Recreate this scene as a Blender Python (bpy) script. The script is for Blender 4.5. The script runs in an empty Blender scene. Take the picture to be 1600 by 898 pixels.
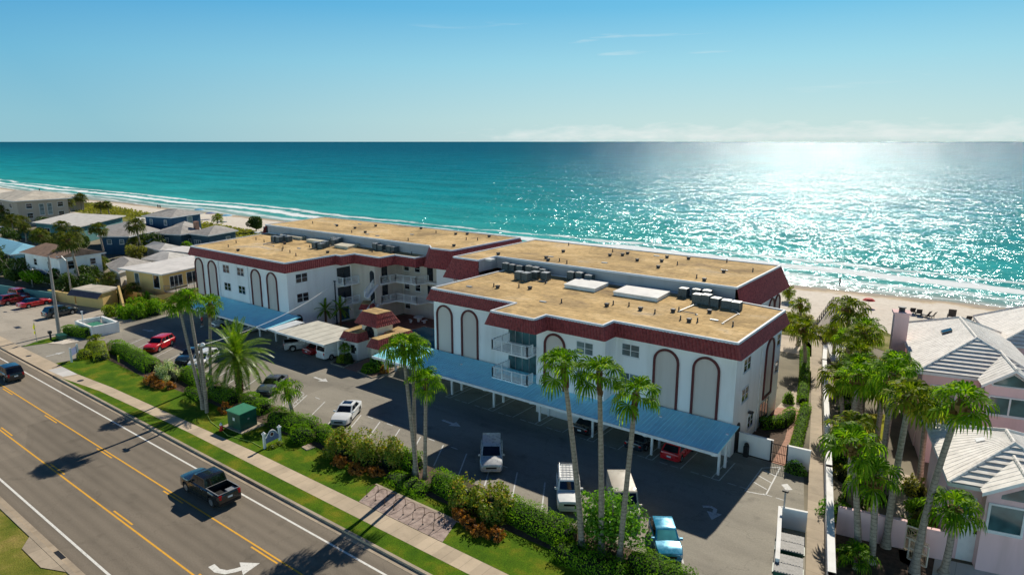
import bpy, math, random
import numpy as np
from mathutils import Vector, Matrix
R = math.radians
random.seed(7)
rng = np.random.default_rng(7)
S = bpy.context.scene
COL = S.collection
ROOT = {}          # top-level thing -> (location, rotz)

# ------------------------------------------------------------------ materials
MATS = {}
def nn(nt, t, **k):
    n = nt.nodes.new(t)
    for a, v in k.items():
        if hasattr(n, a): setattr(n, a, v)
        else: n.inputs[a].default_value = v
    return n
def ramp(nt, stops, interp='LINEAR'):
    r = nt.nodes.new('ShaderNodeValToRGB'); e = r.color_ramp.elements; r.color_ramp.interpolation = interp
    while len(e) < len(stops): e.new(0.5)
    for i, (p, c) in enumerate(stops):
        e[i].position = p
        e[i].color = (c[0], c[1], c[2], 1) if hasattr(c, '__len__') else (c, c, c, 1)
    return r
def base(name):
    m = bpy.data.materials.new(name); m.use_nodes = True
    nt = m.node_tree; b = nt.nodes['Principled BSDF']; MATS[name] = m
    return m, nt, b
def mat(name, col, rough=.6, var=.12, scale=2.0, metal=0, spec=.4, bump=0, bscale=20, col2=None, coat=0, geo=False):
    """plain surface with soft two-scale mottling, optional second colour and fine bump"""
    m, nt, b = base(name); L = nt.links.new
    tc = nn(nt, 'ShaderNodeTexCoord'); src = tc.outputs['Object']
    if geo: src = nn(nt, 'ShaderNodeNewGeometry').outputs['Position']
    n1 = nn(nt, 'ShaderNodeTexNoise', **{'Scale': scale, 'Detail': 6, 'Roughness': .62}); L(src, n1.inputs['Vector'])
    a = tuple(max(0, c*(1-var*1.6)) for c in col); c2 = col2 or tuple(min(1, c*(1+var*1.2)) for c in col)
    r = ramp(nt, [(.3, a), (.52, col), (.74, c2)]); L(n1.outputs['Fac'], r.inputs['Fac'])
    L(r.outputs['Color'], b.inputs['Base Color'])
    b.inputs['Roughness'].default_value = rough; b.inputs['Metallic'].default_value = metal
    b.inputs['Specular IOR Level'].default_value = spec
    if coat: b.inputs['Coat Weight'].default_value = coat; b.inputs['Coat Roughness'].default_value = .06
    if bump:
        n2 = nn(nt, 'ShaderNodeTexNoise', **{'Scale': bscale, 'Detail': 4}); L(src, n2.inputs['Vector'])
        bm = nn(nt, 'ShaderNodeBump', **{'Strength': bump, 'Distance': .03}); L(n2.outputs['Fac'], bm.inputs['Height']); L(bm.outputs['Normal'], b.inputs['Normal'])
    return m
def leafmat(name, stops, trans=.35, rough=.5, spec=.3):
    m, nt, b = base(name); L = nt.links.new
    g = nn(nt, 'ShaderNodeNewGeometry'); tc = nn(nt, 'ShaderNodeTexCoord')
    n1 = nn(nt, 'ShaderNodeTexNoise', **{'Scale': 1.1, 'Detail': 3}); L(tc.outputs['Object'], n1.inputs['Vector'])
    mx = nn(nt, 'ShaderNodeMath', operation='MULTIPLY_ADD'); L(g.outputs['Random Per Island'], mx.inputs[0]); mx.inputs[1].default_value = .6
    sc = nn(nt, 'ShaderNodeMath', operation='MULTIPLY'); L(n1.outputs['Fac'], sc.inputs[0]); sc.inputs[1].default_value = .45; L(sc.outputs[0], mx.inputs[2])
    r = ramp(nt, stops); L(mx.outputs[0], r.inputs['Fac'])
    L(r.outputs['Color'], b.inputs['Base Color']); b.inputs['Roughness'].default_value = rough; b.inputs['Specular IOR Level'].default_value = spec
    t = nn(nt, 'ShaderNodeBsdfTranslucent'); hs = nn(nt, 'ShaderNodeMix', data_type='RGBA', blend_type='MULTIPLY'); hs.inputs[0].default_value = 1
    L(r.outputs['Color'], hs.inputs[6]); hs.inputs[7].default_value = (1.9, 1.9, .7, 1); L(hs.outputs[2], t.inputs['Color'])
    ms = nn(nt, 'ShaderNodeMixShader'); ms.inputs[0].default_value = trans
    L(b.outputs[0], ms.inputs[1]); L(t.outputs[0], ms.inputs[2]); L(ms.outputs[0], nt.nodes['Material Output'].inputs[0])
    return m
def paint(name, col, rough=.35, metal=.0):
    m, nt, b = base(name)
    b.inputs['Base Color'].default_value = (*col, 1); b.inputs['Roughness'].default_value = rough; b.inputs['Metallic'].default_value = metal
    b.inputs['Coat Weight'].default_value = .8; b.inputs['Coat Roughness'].default_value = .05
    L = nt.links.new; tc = nn(nt, 'ShaderNodeTexCoord'); n = nn(nt, 'ShaderNodeTexNoise', **{'Scale': 3.0, 'Detail': 5}); L(tc.outputs['Object'], n.inputs['Vector'])
    r = ramp(nt, [(.35, rough*.8), (.7, min(1, rough*1.4))]); L(n.outputs['Fac'], r.inputs['Fac']); L(r.outputs['Color'], b.inputs['Roughness'])
    return m
def glass(name, col=(.02, .03, .04), rough=.05, spec=.8):
    m, nt, b = base(name); L = nt.links.new
    tc = nn(nt, 'ShaderNodeTexCoord'); n = nn(nt, 'ShaderNodeTexNoise', **{'Scale': .7, 'Detail': 2}); L(tc.outputs['Object'], n.inputs['Vector'])
    r = ramp(nt, [(.35, tuple(c*.55 for c in col)), (.65, tuple(c*1.4 for c in col))]); L(n.outputs['Fac'], r.inputs['Fac']); L(r.outputs['Color'], b.inputs['Base Color'])
    b.inputs['Roughness'].default_value = rough; b.inputs['Specular IOR Level'].default_value = spec
    return m

def asphalt(name, col, crack=.5, stain=.5, seed=0, bump=.25, track=.02):
    m, nt, b = base(name); L = nt.links.new
    P = nn(nt, 'ShaderNodeNewGeometry').outputs['Position']
    mp = nn(nt, 'ShaderNodeMapping'); mp.inputs['Location'].default_value = (seed, seed*2, 0); mp.inputs['Scale'].default_value = (.35, 1, 1); L(P, mp.inputs['Vector'])
    big = nn(nt, 'ShaderNodeTexNoise', **{'Scale': .28, 'Detail': 7, 'Roughness': .6}); L(mp.outputs[0], big.inputs['Vector'])
    fine = nn(nt, 'ShaderNodeTexNoise', **{'Scale': 9, 'Detail': 5, 'Roughness': .8}); L(P, fine.inputs['Vector'])
    r1 = ramp(nt, [(.25, tuple(c*(1-.45*stain) for c in col)), (.5, col), (.8, tuple(c*(1+.3*stain) for c in col))]); L(big.outputs['Fac'], r1.inputs['Fac'])
    r2 = ramp(nt, [(.3, .82), (.7, 1.15)]); L(fine.outputs['Fac'], r2.inputs['Fac'])
    mul = nn(nt, 'ShaderNodeMix', data_type='RGBA', blend_type='MULTIPLY'); mul.inputs[0].default_value = 1; L(r1.outputs[0], mul.inputs[6]); L(r2.outputs[0], mul.inputs[7])
    vo = nn(nt, 'ShaderNodeTexVoronoi', feature='DISTANCE_TO_EDGE', Scale=.16); 
    wob = nn(nt, 'ShaderNodeTexNoise', **{'Scale': .9, 'Detail': 5}); L(P, wob.inputs['Vector'])
    ad = nn(nt, 'ShaderNodeMix', data_type='VECTOR'); ad.inputs[0].default_value = .5; L(P, ad.inputs[4]); 
    sc = nn(nt, 'ShaderNodeVectorMath', operation='SCALE'); L(wob.outputs['Color'], sc.inputs[0]); sc.inputs[3].default_value = 2.4
    va = nn(nt, 'ShaderNodeVectorMath', operation='ADD'); L(P, va.inputs[0]); L(sc.outputs[0], va.inputs[1]); L(va.outputs[0], vo.inputs['Vector'])
    r3 = ramp(nt, [(0, 1-.45*crack), (.006, 1)]); L(vo.outputs['Distance'], r3.inputs['Fac'])
    m2 = nn(nt, 'ShaderNodeMix', data_type='RGBA', blend_type='MULTIPLY'); m2.inputs[0].default_value = 1; L(mul.outputs[2], m2.inputs[6]); L(r3.outputs[0], m2.inputs[7])
    sp = nn(nt, 'ShaderNodeSeparateXYZ'); L(P, sp.inputs[0]); wv = nn(nt, 'ShaderNodeMath', operation='PINGPONG'); L(sp.outputs[1], wv.inputs[0]); wv.inputs[1].default_value = .92
    tr = ramp(nt, [(.1, 1+track*.5), (.5, 1-track), (.9, 1+track*.4)]); L(wv.outputs[0], tr.inputs['Fac'])
    oil = nn(nt, 'ShaderNodeTexNoise', **{'Scale': .55, 'Detail': 3}); L(P, oil.inputs['Vector']); ro = ramp(nt, [(.60, 1), (.74, 1-.42*stain)]); L(oil.outputs['Fac'], ro.inputs['Fac'])
    vp = nn(nt, 'ShaderNodeTexVoronoi', feature='F1', distance='CHEBYCHEV', Scale=.085); L(mp.outputs[0], vp.inputs['Vector']); rp = ramp(nt, [(.0, .84), (.5, 1.0), (1, 1.08)]); L(vp.outputs['Color'], rp.inputs['Fac'])
    last = m2.outputs[2]
    for q in (tr, ro, rp):
        mm = nn(nt, 'ShaderNodeMix', data_type='RGBA', blend_type='MULTIPLY'); mm.inputs[0].default_value = 1; L(last, mm.inputs[6]); L(q.outputs[0], mm.inputs[7]); last = mm.outputs[2]
    L(last, b.inputs['Base Color']); b.inputs['Roughness'].default_value = .85; b.inputs['Specular IOR Level'].default_value = .25
    bm = nn(nt, 'ShaderNodeBump', **{'Strength': bump, 'Distance': .02}); L(fine.outputs['Fac'], bm.inputs['Height']); L(bm.outputs['Normal'], b.inputs['Normal'])
    return m
def slabs(name, col, step=1.5, axis=0, var=.2):
    """concrete pavement: mottled, with joints every `step` metres"""
    m, nt, b = base(name); L = nt.links.new
    P = nn(nt, 'ShaderNodeNewGeometry').outputs['Position']
    n1 = nn(nt, 'ShaderNodeTexNoise', **{'Scale': .8, 'Detail': 8, 'Roughness': .7}); L(P, n1.inputs['Vector'])
    r1 = ramp(nt, [(.25, tuple(c*(1-var*1.5) for c in col)), (.5, col), (.78, tuple(min(1, c*(1+var)) for c in col))]); L(n1.outputs['Fac'], r1.inputs['Fac'])
    sp = nn(nt, 'ShaderNodeSeparateXYZ'); L(P, sp.inputs[0])
    md = nn(nt, 'ShaderNodeMath', operation='PINGPONG'); L(sp.outputs[axis], md.inputs[0]); md.inputs[1].default_value = step/2
    r2 = ramp(nt, [(0, .55), (.025, 1)]); L(md.outputs[0], r2.inputs['Fac'])
    fl = nn(nt, 'ShaderNodeMath', operation='DIVIDE'); L(sp.outputs[axis], fl.inputs[0]); fl.inputs[1].default_value = step
    f2 = nn(nt, 'ShaderNodeMath', operation='ROUND'); L(fl.outputs[0], f2.inputs[0])
    wn = nn(nt, 'ShaderNodeTexWhiteNoise', noise_dimensions='1D'); L(f2.outputs[0], wn.inputs['W'])
    r4 = ramp(nt, [(0, .86), (1, 1.08)]); L(wn.outputs['Value'], r4.inputs['Fac'])
    x = nn(nt, 'ShaderNodeMix', data_type='RGBA', blend_type='MULTIPLY'); x.inputs[0].default_value = 1; L(r1.outputs[0], x.inputs[6]); L(r2.outputs[0], x.inputs[7])
    y = nn(nt, 'ShaderNodeMix', data_type='RGBA', blend_type='MULTIPLY'); y.inputs[0].default_value = 1; L(x.outputs[2], y.inputs[6]); L(r4.outputs[0], y.inputs[7])
    L(y.outputs[2], b.inputs['Base Color']); b.inputs['Roughness'].default_value = .85
    return m
def worn(name, col, under, amt=.5):
    m, nt, b = base(name); L = nt.links.new
    P = nn(nt, 'ShaderNodeNewGeometry').outputs['Position']
    n1 = nn(nt, 'ShaderNodeTexNoise', **{'Scale': 5, 'Detail': 8, 'Roughness': .75}); L(P, n1.inputs['Vector'])
    r1 = ramp(nt, [(.30, tuple(u*amt+c*(1-amt) for u, c in zip(under, col))), (.50, col)]); L(n1.outputs['Fac'], r1.inputs['Fac'])
    L(r1.outputs[0], b.inputs['Base Color']); b.inputs['Roughness'].default_value = .7
    return m
def stucco(name, col, rough=.85):
    """painted render with faint vertical weathering streaks"""
    m, nt, b = base(name); L = nt.links.new
    P = nn(nt, 'ShaderNodeNewGeometry').outputs['Position']
    mp = nn(nt, 'ShaderNodeMapping'); mp.inputs['Scale'].default_value = (.8, .8, .09); L(P, mp.inputs['Vector'])
    n1 = nn(nt, 'ShaderNodeTexNoise', **{'Scale': .8, 'Detail': 7, 'Roughness': .6}); L(mp.outputs[0], n1.inputs['Vector'])
    r1 = ramp(nt, [(.27, tuple(c*q for c, q in zip(col, (.84,.83,.80)))), (.5, col), (.8, tuple(min(1, c*1.02) for c in col))]); L(n1.outputs['Fac'], r1.inputs['Fac'])
    L(r1.outputs[0], b.inputs['Base Color']); b.inputs['Roughness'].default_value = rough; b.inputs['Specular IOR Level'].default_value = .2
    n2 = nn(nt, 'ShaderNodeTexNoise', **{'Scale': 14, 'Detail': 3}); L(P, n2.inputs['Vector'])
    bm = nn(nt, 'ShaderNodeBump', **{'Strength': .15, 'Distance': .02}); L(n2.outputs['Fac'], bm.inputs['Height']); L(bm.outputs['Normal'], b.inputs['Normal'])
    return m

# ------------------------------------------------------------------ mesh builder
class MB:
    def __init__(s): s.v = []; s.f = []; s.m = []
    def add(s, vs, fs, mi=0):
        o = len(s.v); s.v += [tuple(map(float, p)) for p in vs]; s.f += [tuple(o+i for i in f) for f in fs]; s.m += [mi]*len(fs); return s
    def box(s, x0, x1, y0, y1, z0, z1, mi=0):
        return s.add([(x0,y0,z0),(x1,y0,z0),(x1,y1,z0),(x0,y1,z0),(x0,y0,z1),(x1,y0,z1),(x1,y1,z1),(x0,y1,z1)],
                     [(3,2,1,0),(4,5,6,7),(0,1,5,4),(1,2,6,5),(2,3,7,6),(3,0,4,7)], mi)
    def obox(s, c, sz, rz=0, mi=0):
        x, y, z = [d/2 for d in sz]; ca, sa = math.cos(rz), math.sin(rz)
        vs = [(c[0]+a*x*ca-b*y*sa, c[1]+a*x*sa+b*y*ca, c[2]+q*z) for q in (-1,1) for a, b in ((-1,-1),(1,-1),(1,1),(-1,1))]
        return s.add(vs, [(3,2,1,0),(4,5,6,7),(0,1,5,4),(1,2,6,5),(2,3,7,6),(3,0,4,7)], mi)
    def poly(s, pts, mi=0): return s.add(pts, [tuple(range(len(pts)))], mi)
    def flat(s, pts, z, mi=0): return s.poly([(p[0], p[1], z) for p in ccw(pts)], mi)
    def prism(s, pts, z0, z1, mi=0, top=None):
        pts = ccw(pts); n = len(pts); 
        return s.add([(p[0],p[1],z0) for p in pts]+[(p[0],p[1],z1) for p in pts],
                     [tuple(reversed(range(n))), tuple(range(n, 2*n))]+[(i,(i+1)%n,n+(i+1)%n,n+i) for i in range(n)], mi)
    def walls(s, pts, z0, z1, mi=0, closed=True):
        n = len(pts)
        return s.add([(p[0],p[1],z0) for p in pts]+[(p[0],p[1],z1) for p in pts],
                     [(i,(i+1)%n,n+(i+1)%n,n+i) for i in range(n if closed else n-1)], mi)
    def loft(s, A, B, mi=0, capa=True, capb=True):
        n = len(A); fs = [(i,(i+1)%n,n+(i+1)%n,n+i) for i in range(n)]
        if capa: fs.append(tuple(reversed(range(n))))
        if capb: fs.append(tuple(range(n, 2*n)))
        return s.add(list(A)+list(B), fs, mi)
    def tube(s, path, rad, n=8, mi=0, cap=True):
        P = [Vector(p) for p in path]; k = len(P)
        rad = rad if hasattr(rad, '__len__') else [rad]*k
        vs = []; 
        for i, p in enumerate(P):
            t = (P[min(i+1,k-1)]-P[max(i-1,0)]).normalized()
            u = t.cross(Vector((0,0,1))); u = Vector((1,0,0)) if u.length < .05 else u.normalized(); w = t.cross(u).normalized()
            if abs(t.z) > .95: u = Vector((1,0,0)); u = (u - t*u.dot(t)).normalized(); w = t.cross(u)
            vs += [p+(u*math.cos(2*math.pi*j/n)+w*math.sin(2*math.pi*j/n))*rad[i] for j in range(n)]
        fs = [(i*n+j, i*n+(j+1)%n, (i+1)*n+(j+1)%n, (i+1)*n+j) for i in range(k-1) for j in range(n)]
        if cap: fs += [tuple(reversed(range(n))), tuple(range((k-1)*n, k*n))]
        return s.add(vs, fs, mi)
    def cyl(s, c, r, z0, z1, n=12, r1=None, mi=0): return s.tube([(c[0],c[1],z0),(c[0],c[1],z1)], [r, r if r1 is None else r1], n, mi)
    def ell(s, c, r, seg=12, rings=7, mi=0):
        vs = [(c[0],c[1],c[2]-r[2])]; 
        for i in range(1, rings):
            a = -math.pi/2+math.pi*i/rings
            vs += [(c[0]+r[0]*math.cos(a)*math.cos(2*math.pi*j/seg), c[1]+r[1]*math.cos(a)*math.sin(2*math.pi*j/seg), c[2]+r[2]*math.sin(a)) for j in range(seg)]
        vs.append((c[0],c[1],c[2]+r[2])); t = len(vs)-1
        fs = [(0,1+(j+1)%seg,1+j) for j in range(seg)]
        for i in range(rings-2): fs += [(1+i*seg+j,1+i*seg+(j+1)%seg,1+(i+1)*seg+(j+1)%seg,1+(i+1)*seg+j) for j in range(seg)]
        fs += [(t,1+(rings-2)*seg+j,1+(rings-2)*seg+(j+1)%seg) for j in range(seg)]
        return s.add(vs, fs, mi)
    def build(s, name, mats, parent=None, world=True, smooth=False, angle=40):
        me = bpy.data.meshes.new(name); vs = s.v
        if parent is not None and world:
            r = parent
            while r.parent: r = r.parent
            (lx, ly, lz), a = ROOT[r.name]; ca, sa = math.cos(a), math.sin(a)
            vs = [((x-lx)*ca+(y-ly)*sa, -(x-lx)*sa+(y-ly)*ca, z-lz) for x, y, z in vs]
        me.from_pydata(vs, [], s.f)
        for m in (mats if isinstance(mats, (list, tuple)) else [mats]): me.materials.append(MATS[m] if isinstance(m, str) else m)
        if any(s.m): me.polygons.foreach_set('material_index', s.m)
        if smooth:
            me.polygons.foreach_set('use_smooth', [True]*len(me.polygons)); me.set_sharp_from_angle(angle=R(angle))
        me.update(); return link(name, me, parent)
def ccw(p):
    a = sum(p[i][0]*p[(i+1)%len(p)][1]-p[(i+1)%len(p)][0]*p[i][1] for i in range(len(p)))
    return list(p) if a > 0 else list(reversed(p))
def link(name, me, parent=None):
    o = bpy.data.objects.new(name, me); COL.objects.link(o)
    if parent is not None: o.parent = parent
    return o
def tag(o, label, cat, group=None):
    o['label'] = label; o['category'] = cat
    if group: o['group'] = group
    return o
def thing(name, label, cat, loc=(0,0,0), rz=0, group=None):
    o = bpy.data.objects.new(name, None); COL.objects.link(o); o.empty_display_size = .3
    o.location = loc; o.rotation_euler = (0,0,rz); ROOT[o.name] = (tuple(loc), rz)
    return tag(o, label, cat, group)
def struct(o, kind='structure'): o['kind'] = kind; return o
def copy_tree(o, loc, rz=0, sc=1, label=None, group=None, parent=None):
    c = o.copy(); COL.objects.link(c)
    if parent is None:
        c.location = loc; c.rotation_euler = (0,0,rz); c.scale = (sc,sc,sc) if not hasattr(sc,'__len__') else sc
        if label: c['label'] = label
        if group: c['group'] = group
    else: c.parent = parent
    for ch in list(o.children): copy_tree(ch, None, parent=c)
    return c
def npmesh(name, V, F, mats, parent=None, mi=None, smooth=False):
    """numpy mesh: V (n,3), F (m,k) all quads or all tris"""
    me = bpy.data.meshes.new(name); me.vertices.add(len(V)); me.vertices.foreach_set('co', np.asarray(V, np.float32).ravel())
    F = np.asarray(F, np.int32); k = F.shape[1]
    me.loops.add(F.size); me.loops.foreach_set('vertex_index', F.ravel())
    me.polygons.add(len(F)); me.polygons.foreach_set('loop_start', np.arange(0, F.size, k, dtype=np.int32)); me.polygons.foreach_set('loop_total', np.full(len(F), k, np.int32))
    for m in (mats if isinstance(mats, (list, tuple)) else [mats]): me.materials.append(MATS[m])
    if mi is not None: me.polygons.foreach_set('material_index', np.asarray(mi, np.int32))
    if smooth: me.polygons.foreach_set('use_smooth', np.ones(len(F), bool))
    me.update(calc_edges=True); me.validate(); return link(name, me, parent)
# ------------------------------------------------------------------ palette
asphalt('road_asphalt', (.225,.188,.143), crack=.45, stain=.5, bump=.3, track=.11)
asphalt('lot_asphalt', (.29,.265,.217), crack=.55, stain=.7, seed=11)
asphalt('old_lot', (.42,.37,.30), crack=.5, stain=.5, seed=23)
slabs('sidewalk_slabs', (.54,.43,.30), 1.6, 0, .14)
slabs('new_slab', (.60,.58,.55), 3.1, 0, .06)
slabs('kerb_concrete', (.42,.34,.245), 3.0, 0)
slabs('path_slabs', (.42,.34,.245), 2.6, 1, .18)
mat('patio_concrete', (.50,.41,.31), .85, .15, .5, geo=True)
mat('brick_paver', (.42,.22,.15), .85, .2, 3, geo=True, bump=.3)
mat('rack_pad', (.36,.27,.23), .85, .35, 2.2, geo=True, col2=(.5,.40,.34), bump=.4)
mat('court_tile', (.24,.10,.075), .8, .2, 1.5, geo=True)
mat('soil', (.10,.065,.045), .95, .35, 3, geo=True)
mat('town_ground', (.23,.20,.14), .95, .35, .12, geo=True, col2=(.30,.27,.20))
worn('white_line', (.78,.76,.70), (.16,.15,.13), .6)
worn('lot_line', (.62,.62,.60), (.12,.11,.10), .75)
worn('yellow_line', (.80,.40,.02), (.2,.15,.08), .5)
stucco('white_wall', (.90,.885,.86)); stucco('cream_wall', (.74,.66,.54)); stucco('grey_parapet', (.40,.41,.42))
stucco('pink_wall', (.86,.58,.57)); stucco('yellow_wall', (.72,.50,.20)); stucco('beige_wall', (.45,.37,.30)); stucco('arch_grey', (.66,.58,.52))
stucco('blue_siding', (.035,.095,.17)); stucco('dark_blue_siding', (.05,.10,.14)); stucco('light_blue_wall', (.26,.55,.70)); stucco('teal_wall', (.09,.23,.24)); stucco('grey_wall', (.36,.37,.36))

m, nt, b = base('roof_gravel'); L = nt.links.new      # gravel roof: ochre with grey wind-scoured patches, stains and sheet seams
P = nn(nt, 'ShaderNodeNewGeometry').outputs['Position']
mp = nn(nt, 'ShaderNodeMapping'); mp.inputs['Scale'].default_value = (.55,1,1); L(P, mp.inputs['Vector'])
n1 = nn(nt, 'ShaderNodeTexNoise', **{'Scale': .23, 'Detail': 9, 'Roughness': .68, 'Distortion': .5}); L(mp.outputs[0], n1.inputs['Vector'])
n2 = nn(nt, 'ShaderNodeTexNoise', **{'Scale': 1.6, 'Detail': 7, 'Roughness': .75}); L(P, n2.inputs['Vector'])
r1 = ramp(nt, [(.26,(.26,.19,.125)),(.40,(.46,.325,.165)),(.50,(.62,.43,.20)),(.60,(.72,.52,.27)),(.72,(.55,.45,.33))]); L(n1.outputs['Fac'], r1.inputs['Fac'])
r2 = ramp(nt, [(.28,.62),(.5,1),(.72,1.22)]); L(n2.outputs['Fac'], r2.inputs['Fac'])
x = nn(nt, 'ShaderNodeMix', data_type='RGBA', blend_type='MULTIPLY'); x.inputs[0].default_value = 1; L(r1.outputs[0], x.inputs[6]); L(r2.outputs[0], x.inputs[7])
br = nn(nt, 'ShaderNodeTexBrick', **{'Scale': .30, 'Mortar Size': .008, 'Color1': (1,1,1,1), 'Color2': (.93,.93,.93,1), 'Mortar': (.55,.53,.50,1), 'Mortar Smooth': .5}); L(P, br.inputs['Vector'])
y = nn(nt, 'ShaderNodeMix', data_type='RGBA', blend_type='MULTIPLY'); y.inputs[0].default_value = .85; L(x.outputs[2], y.inputs[6]); L(br.outputs['Color'], y.inputs[7])
pn = nn(nt, 'ShaderNodeTexNoise', **{'Scale': .085, 'Detail': 5, 'Roughness': .55, 'Distortion': 1.2}); L(P, pn.inputs['Vector']); pr = ramp(nt, [(.30,.62),(.42,.90),(.46,.80),(.50,1.0),(.7,1.06)]); L(pn.outputs['Fac'], pr.inputs['Fac'])   # ponding stains with a tide mark
z = nn(nt, 'ShaderNodeMix', data_type='RGBA', blend_type='MULTIPLY'); z.inputs[0].default_value = 1; L(y.outputs[2], z.inputs[6]); L(pr.outputs[0], z.inputs[7])
L(z.outputs[2], b.inputs['Base Color']); b.inputs['Roughness'].default_value = .95; b.inputs['Specular IOR Level'].default_value = .1
n3 = nn(nt, 'ShaderNodeTexNoise', **{'Scale': 8, 'Detail': 4}); L(P, n3.inputs['Vector'])
bm = nn(nt, 'ShaderNodeBump', **{'Strength': .6, 'Distance': .05}); L(n3.outputs['Fac'], bm.inputs['Height']); L(bm.outputs['Normal'], b.inputs['Normal'])
mat('barrel_tile', (.36,.066,.055), .55, .35, 4, spec=.45)
mat('maroon_trim', (.115,.022,.022), .6, .1)
mat('fascia_white', (.74,.77,.80), .6, .06)
mat('white_trim', (.80,.80,.79), .5, .05)
mat('canopy_metal', (.36,.86,1.0), .38, .06, .8, spec=.5)
mat('beige_metal', (.60,.58,.50), .6, .10, .7)
mat('white_metal', (.80,.82,.82), .45, .08, .8)
mat('dark_metal', (.045,.045,.05), .5, .2, 6, metal=.3)
mat('ac_metal', (.10,.13,.14), .5, .3, 5, metal=.2)
mat('galv_metal', (.42,.43,.44), .45, .15, 5, metal=.6)
mat('pole_concrete', (.33,.30,.27), .8, .15, 3)
mat('wood_pole', (.20,.15,.11), .9, .2, 3)
mat('weathered_wood', (.36,.32,.27), .9, .25, 3)
mat('hatch_white', (.74,.73,.70), .7, .1, .8)
mat('hatch_cream', (.60,.55,.42), .7, .12, .8)
mat('shingle_grey', (.36,.335,.31), .9, .2, 1.2, bump=.4); mat('shingle_light', (.54,.515,.48), .9, .15, .6); mat('shingle_brown', (.26,.165,.115), .9, .25, 1.0, bump=.4)
mat('roof_sand', (.56,.50,.41), .9, .2, .5); mat('roof_white', (.66,.63,.60), .8, .12, .5)
mat('green_box', (.012,.085,.055), .45, .2, 2); mat('green_top', (.05,.24,.14), .5, .1, 2)
mat('dumpster_lid', (.22,.215,.21), .6, .25, 4); mat('black', (.012,.012,.014), .6, .2, 4); mat('rubber', (.018,.018,.02), .85, .2, 6)
mat('red_plastic', (.60,.02,.015), .45, .1, 3); mat('awning_purple', (.09,.075,.10), .7, .2, 3)
mat('sign_blue', (.20,.24,.42), .5, .1, 3); mat('sign_yellow', (.60,.62,.02), .5, .05, 3)
mat('trunk_grey', (.33,.275,.215), .95, .25, 5, bump=.8, bscale=9)
def ringed(name):          # leaf-scar rings round a palm trunk
    m = MATS[name]; nt = m.node_tree; b = nt.nodes['Principled BSDF']; L = nt.links.new; src = b.inputs['Base Color'].links[0].from_socket
    tc = nn(nt, 'ShaderNodeTexCoord'); sp = nn(nt, 'ShaderNodeSeparateXYZ'); L(tc.outputs['Object'], sp.inputs[0]); n = nn(nt, 'ShaderNodeTexNoise', **{'Scale': 4, 'Detail': 3}); L(tc.outputs['Object'], n.inputs['Vector'])
    a = nn(nt, 'ShaderNodeMath', operation='MULTIPLY_ADD'); L(n.outputs['Fac'], a.inputs[0]); a.inputs[1].default_value = .14; L(sp.outputs[2], a.inputs[2])
    w = nn(nt, 'ShaderNodeMath', operation='PINGPONG'); L(a.outputs[0], w.inputs[0]); w.inputs[1].default_value = .13; r = ramp(nt, [(0,.55),(.25,1),(1,1.1)])
    d = nn(nt, 'ShaderNodeMath', operation='DIVIDE'); L(w.outputs[0], d.inputs[0]); d.inputs[1].default_value = .13; L(d.outputs[0], r.inputs['Fac'])
    x = nn(nt, 'ShaderNodeMix', data_type='RGBA', blend_type='MULTIPLY'); x.inputs[0].default_value = 1; L(src, x.inputs[6]); L(r.outputs[0], x.inputs[7]); L(x.outputs[2], b.inputs['Base Color'])
ringed('trunk_grey'); mat('trunk_brown', (.17,.085,.04), .95, .3, 6, bump=.8, bscale=9)
mat('skin', (.45,.26,.18), .6, .05); mat('shirt_red', (.55,.02,.04), .8, .1); mat('shorts_dark', (.03,.035,.05), .8, .1); mat('white_cloth', (.8,.8,.8), .8, .05); mat('hair_brown', (.04,.025,.015), .7, .1)
mat('sling_dark', (.05,.045,.045), .7, .1); mat('umbrella_blue', (.12,.40,.60), .7, .05); mat('umbrella_red', (.65,.05,.04), .7, .05)
mat('hose_green', (.35,.45,.05), .5, .1); mat('wood_slat', (.55,.42,.27), .8, .15, 4)
glass('pane_dark', (.012,.018,.026)); glass('pane_teal', (.05,.12,.125), .08); glass('pane_blind', (.16,.22,.235), .15); glass('car_glass', (.008,.011,.015), .03)
glass('sunshade', (.16,.55,.50), .2)
paint('paint_black', (.010,.012,.013), .25); paint('paint_navy', (.012,.025,.035), .25); paint('paint_red', (.62,.016,.022), .3); paint('paint_darkred', (.30,.010,.014), .3)
paint('paint_white', (.80,.81,.80), .3); paint('paint_silver', (.52,.53,.53), .3, .3); paint('paint_blue', (.02,.27,.45), .28, .2); paint('paint_grey', (.10,.115,.13), .3, .3); paint('paint_beige', (.46,.41,.33), .4)
m, nt, b = base('rim'); b.inputs['Base Color'].default_value = (.45,.46,.47,1); b.inputs['Metallic'].default_value = .8; b.inputs['Roughness'].default_value = .35
m, nt, b = base('head_lens'); b.inputs['Base Color'].default_value = (.75,.77,.78,1); b.inputs['Roughness'].default_value = .1
m, nt, b = base('tail_lens'); b.inputs['Base Color'].default_value = (.45,.01,.012,1); b.inputs['Roughness'].default_value = .15
m, nt, b = base('plate'); b.inputs['Base Color'].default_value = (.7,.73,.72,1); b.inputs['Roughness'].default_value = .5
leafmat('hedge_leaf', [(.0,(.05,.125,.006)),(.4,(.11,.235,.010)),(.75,(.18,.34,.016)),(1,(.28,.43,.03))], rough=.65, spec=.1)
leafmat('yellow_hedge', [(.0,(.06,.12,.008)),(.5,(.20,.28,.012)),(1,(.42,.42,.02))])
leafmat('oleander_leaf', [(.0,(.05,.11,.010)),(.4,(.14,.23,.02)),(.68,(.30,.31,.03)),(.86,(.42,.24,.06)),(1,(.55,.32,.16))])
leafmat('varieg_leaf', [(.0,(.06,.15,.04)),(.45,(.20,.30,.12)),(.7,(.55,.60,.42)),(1,(.75,.76,.62))])
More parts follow.
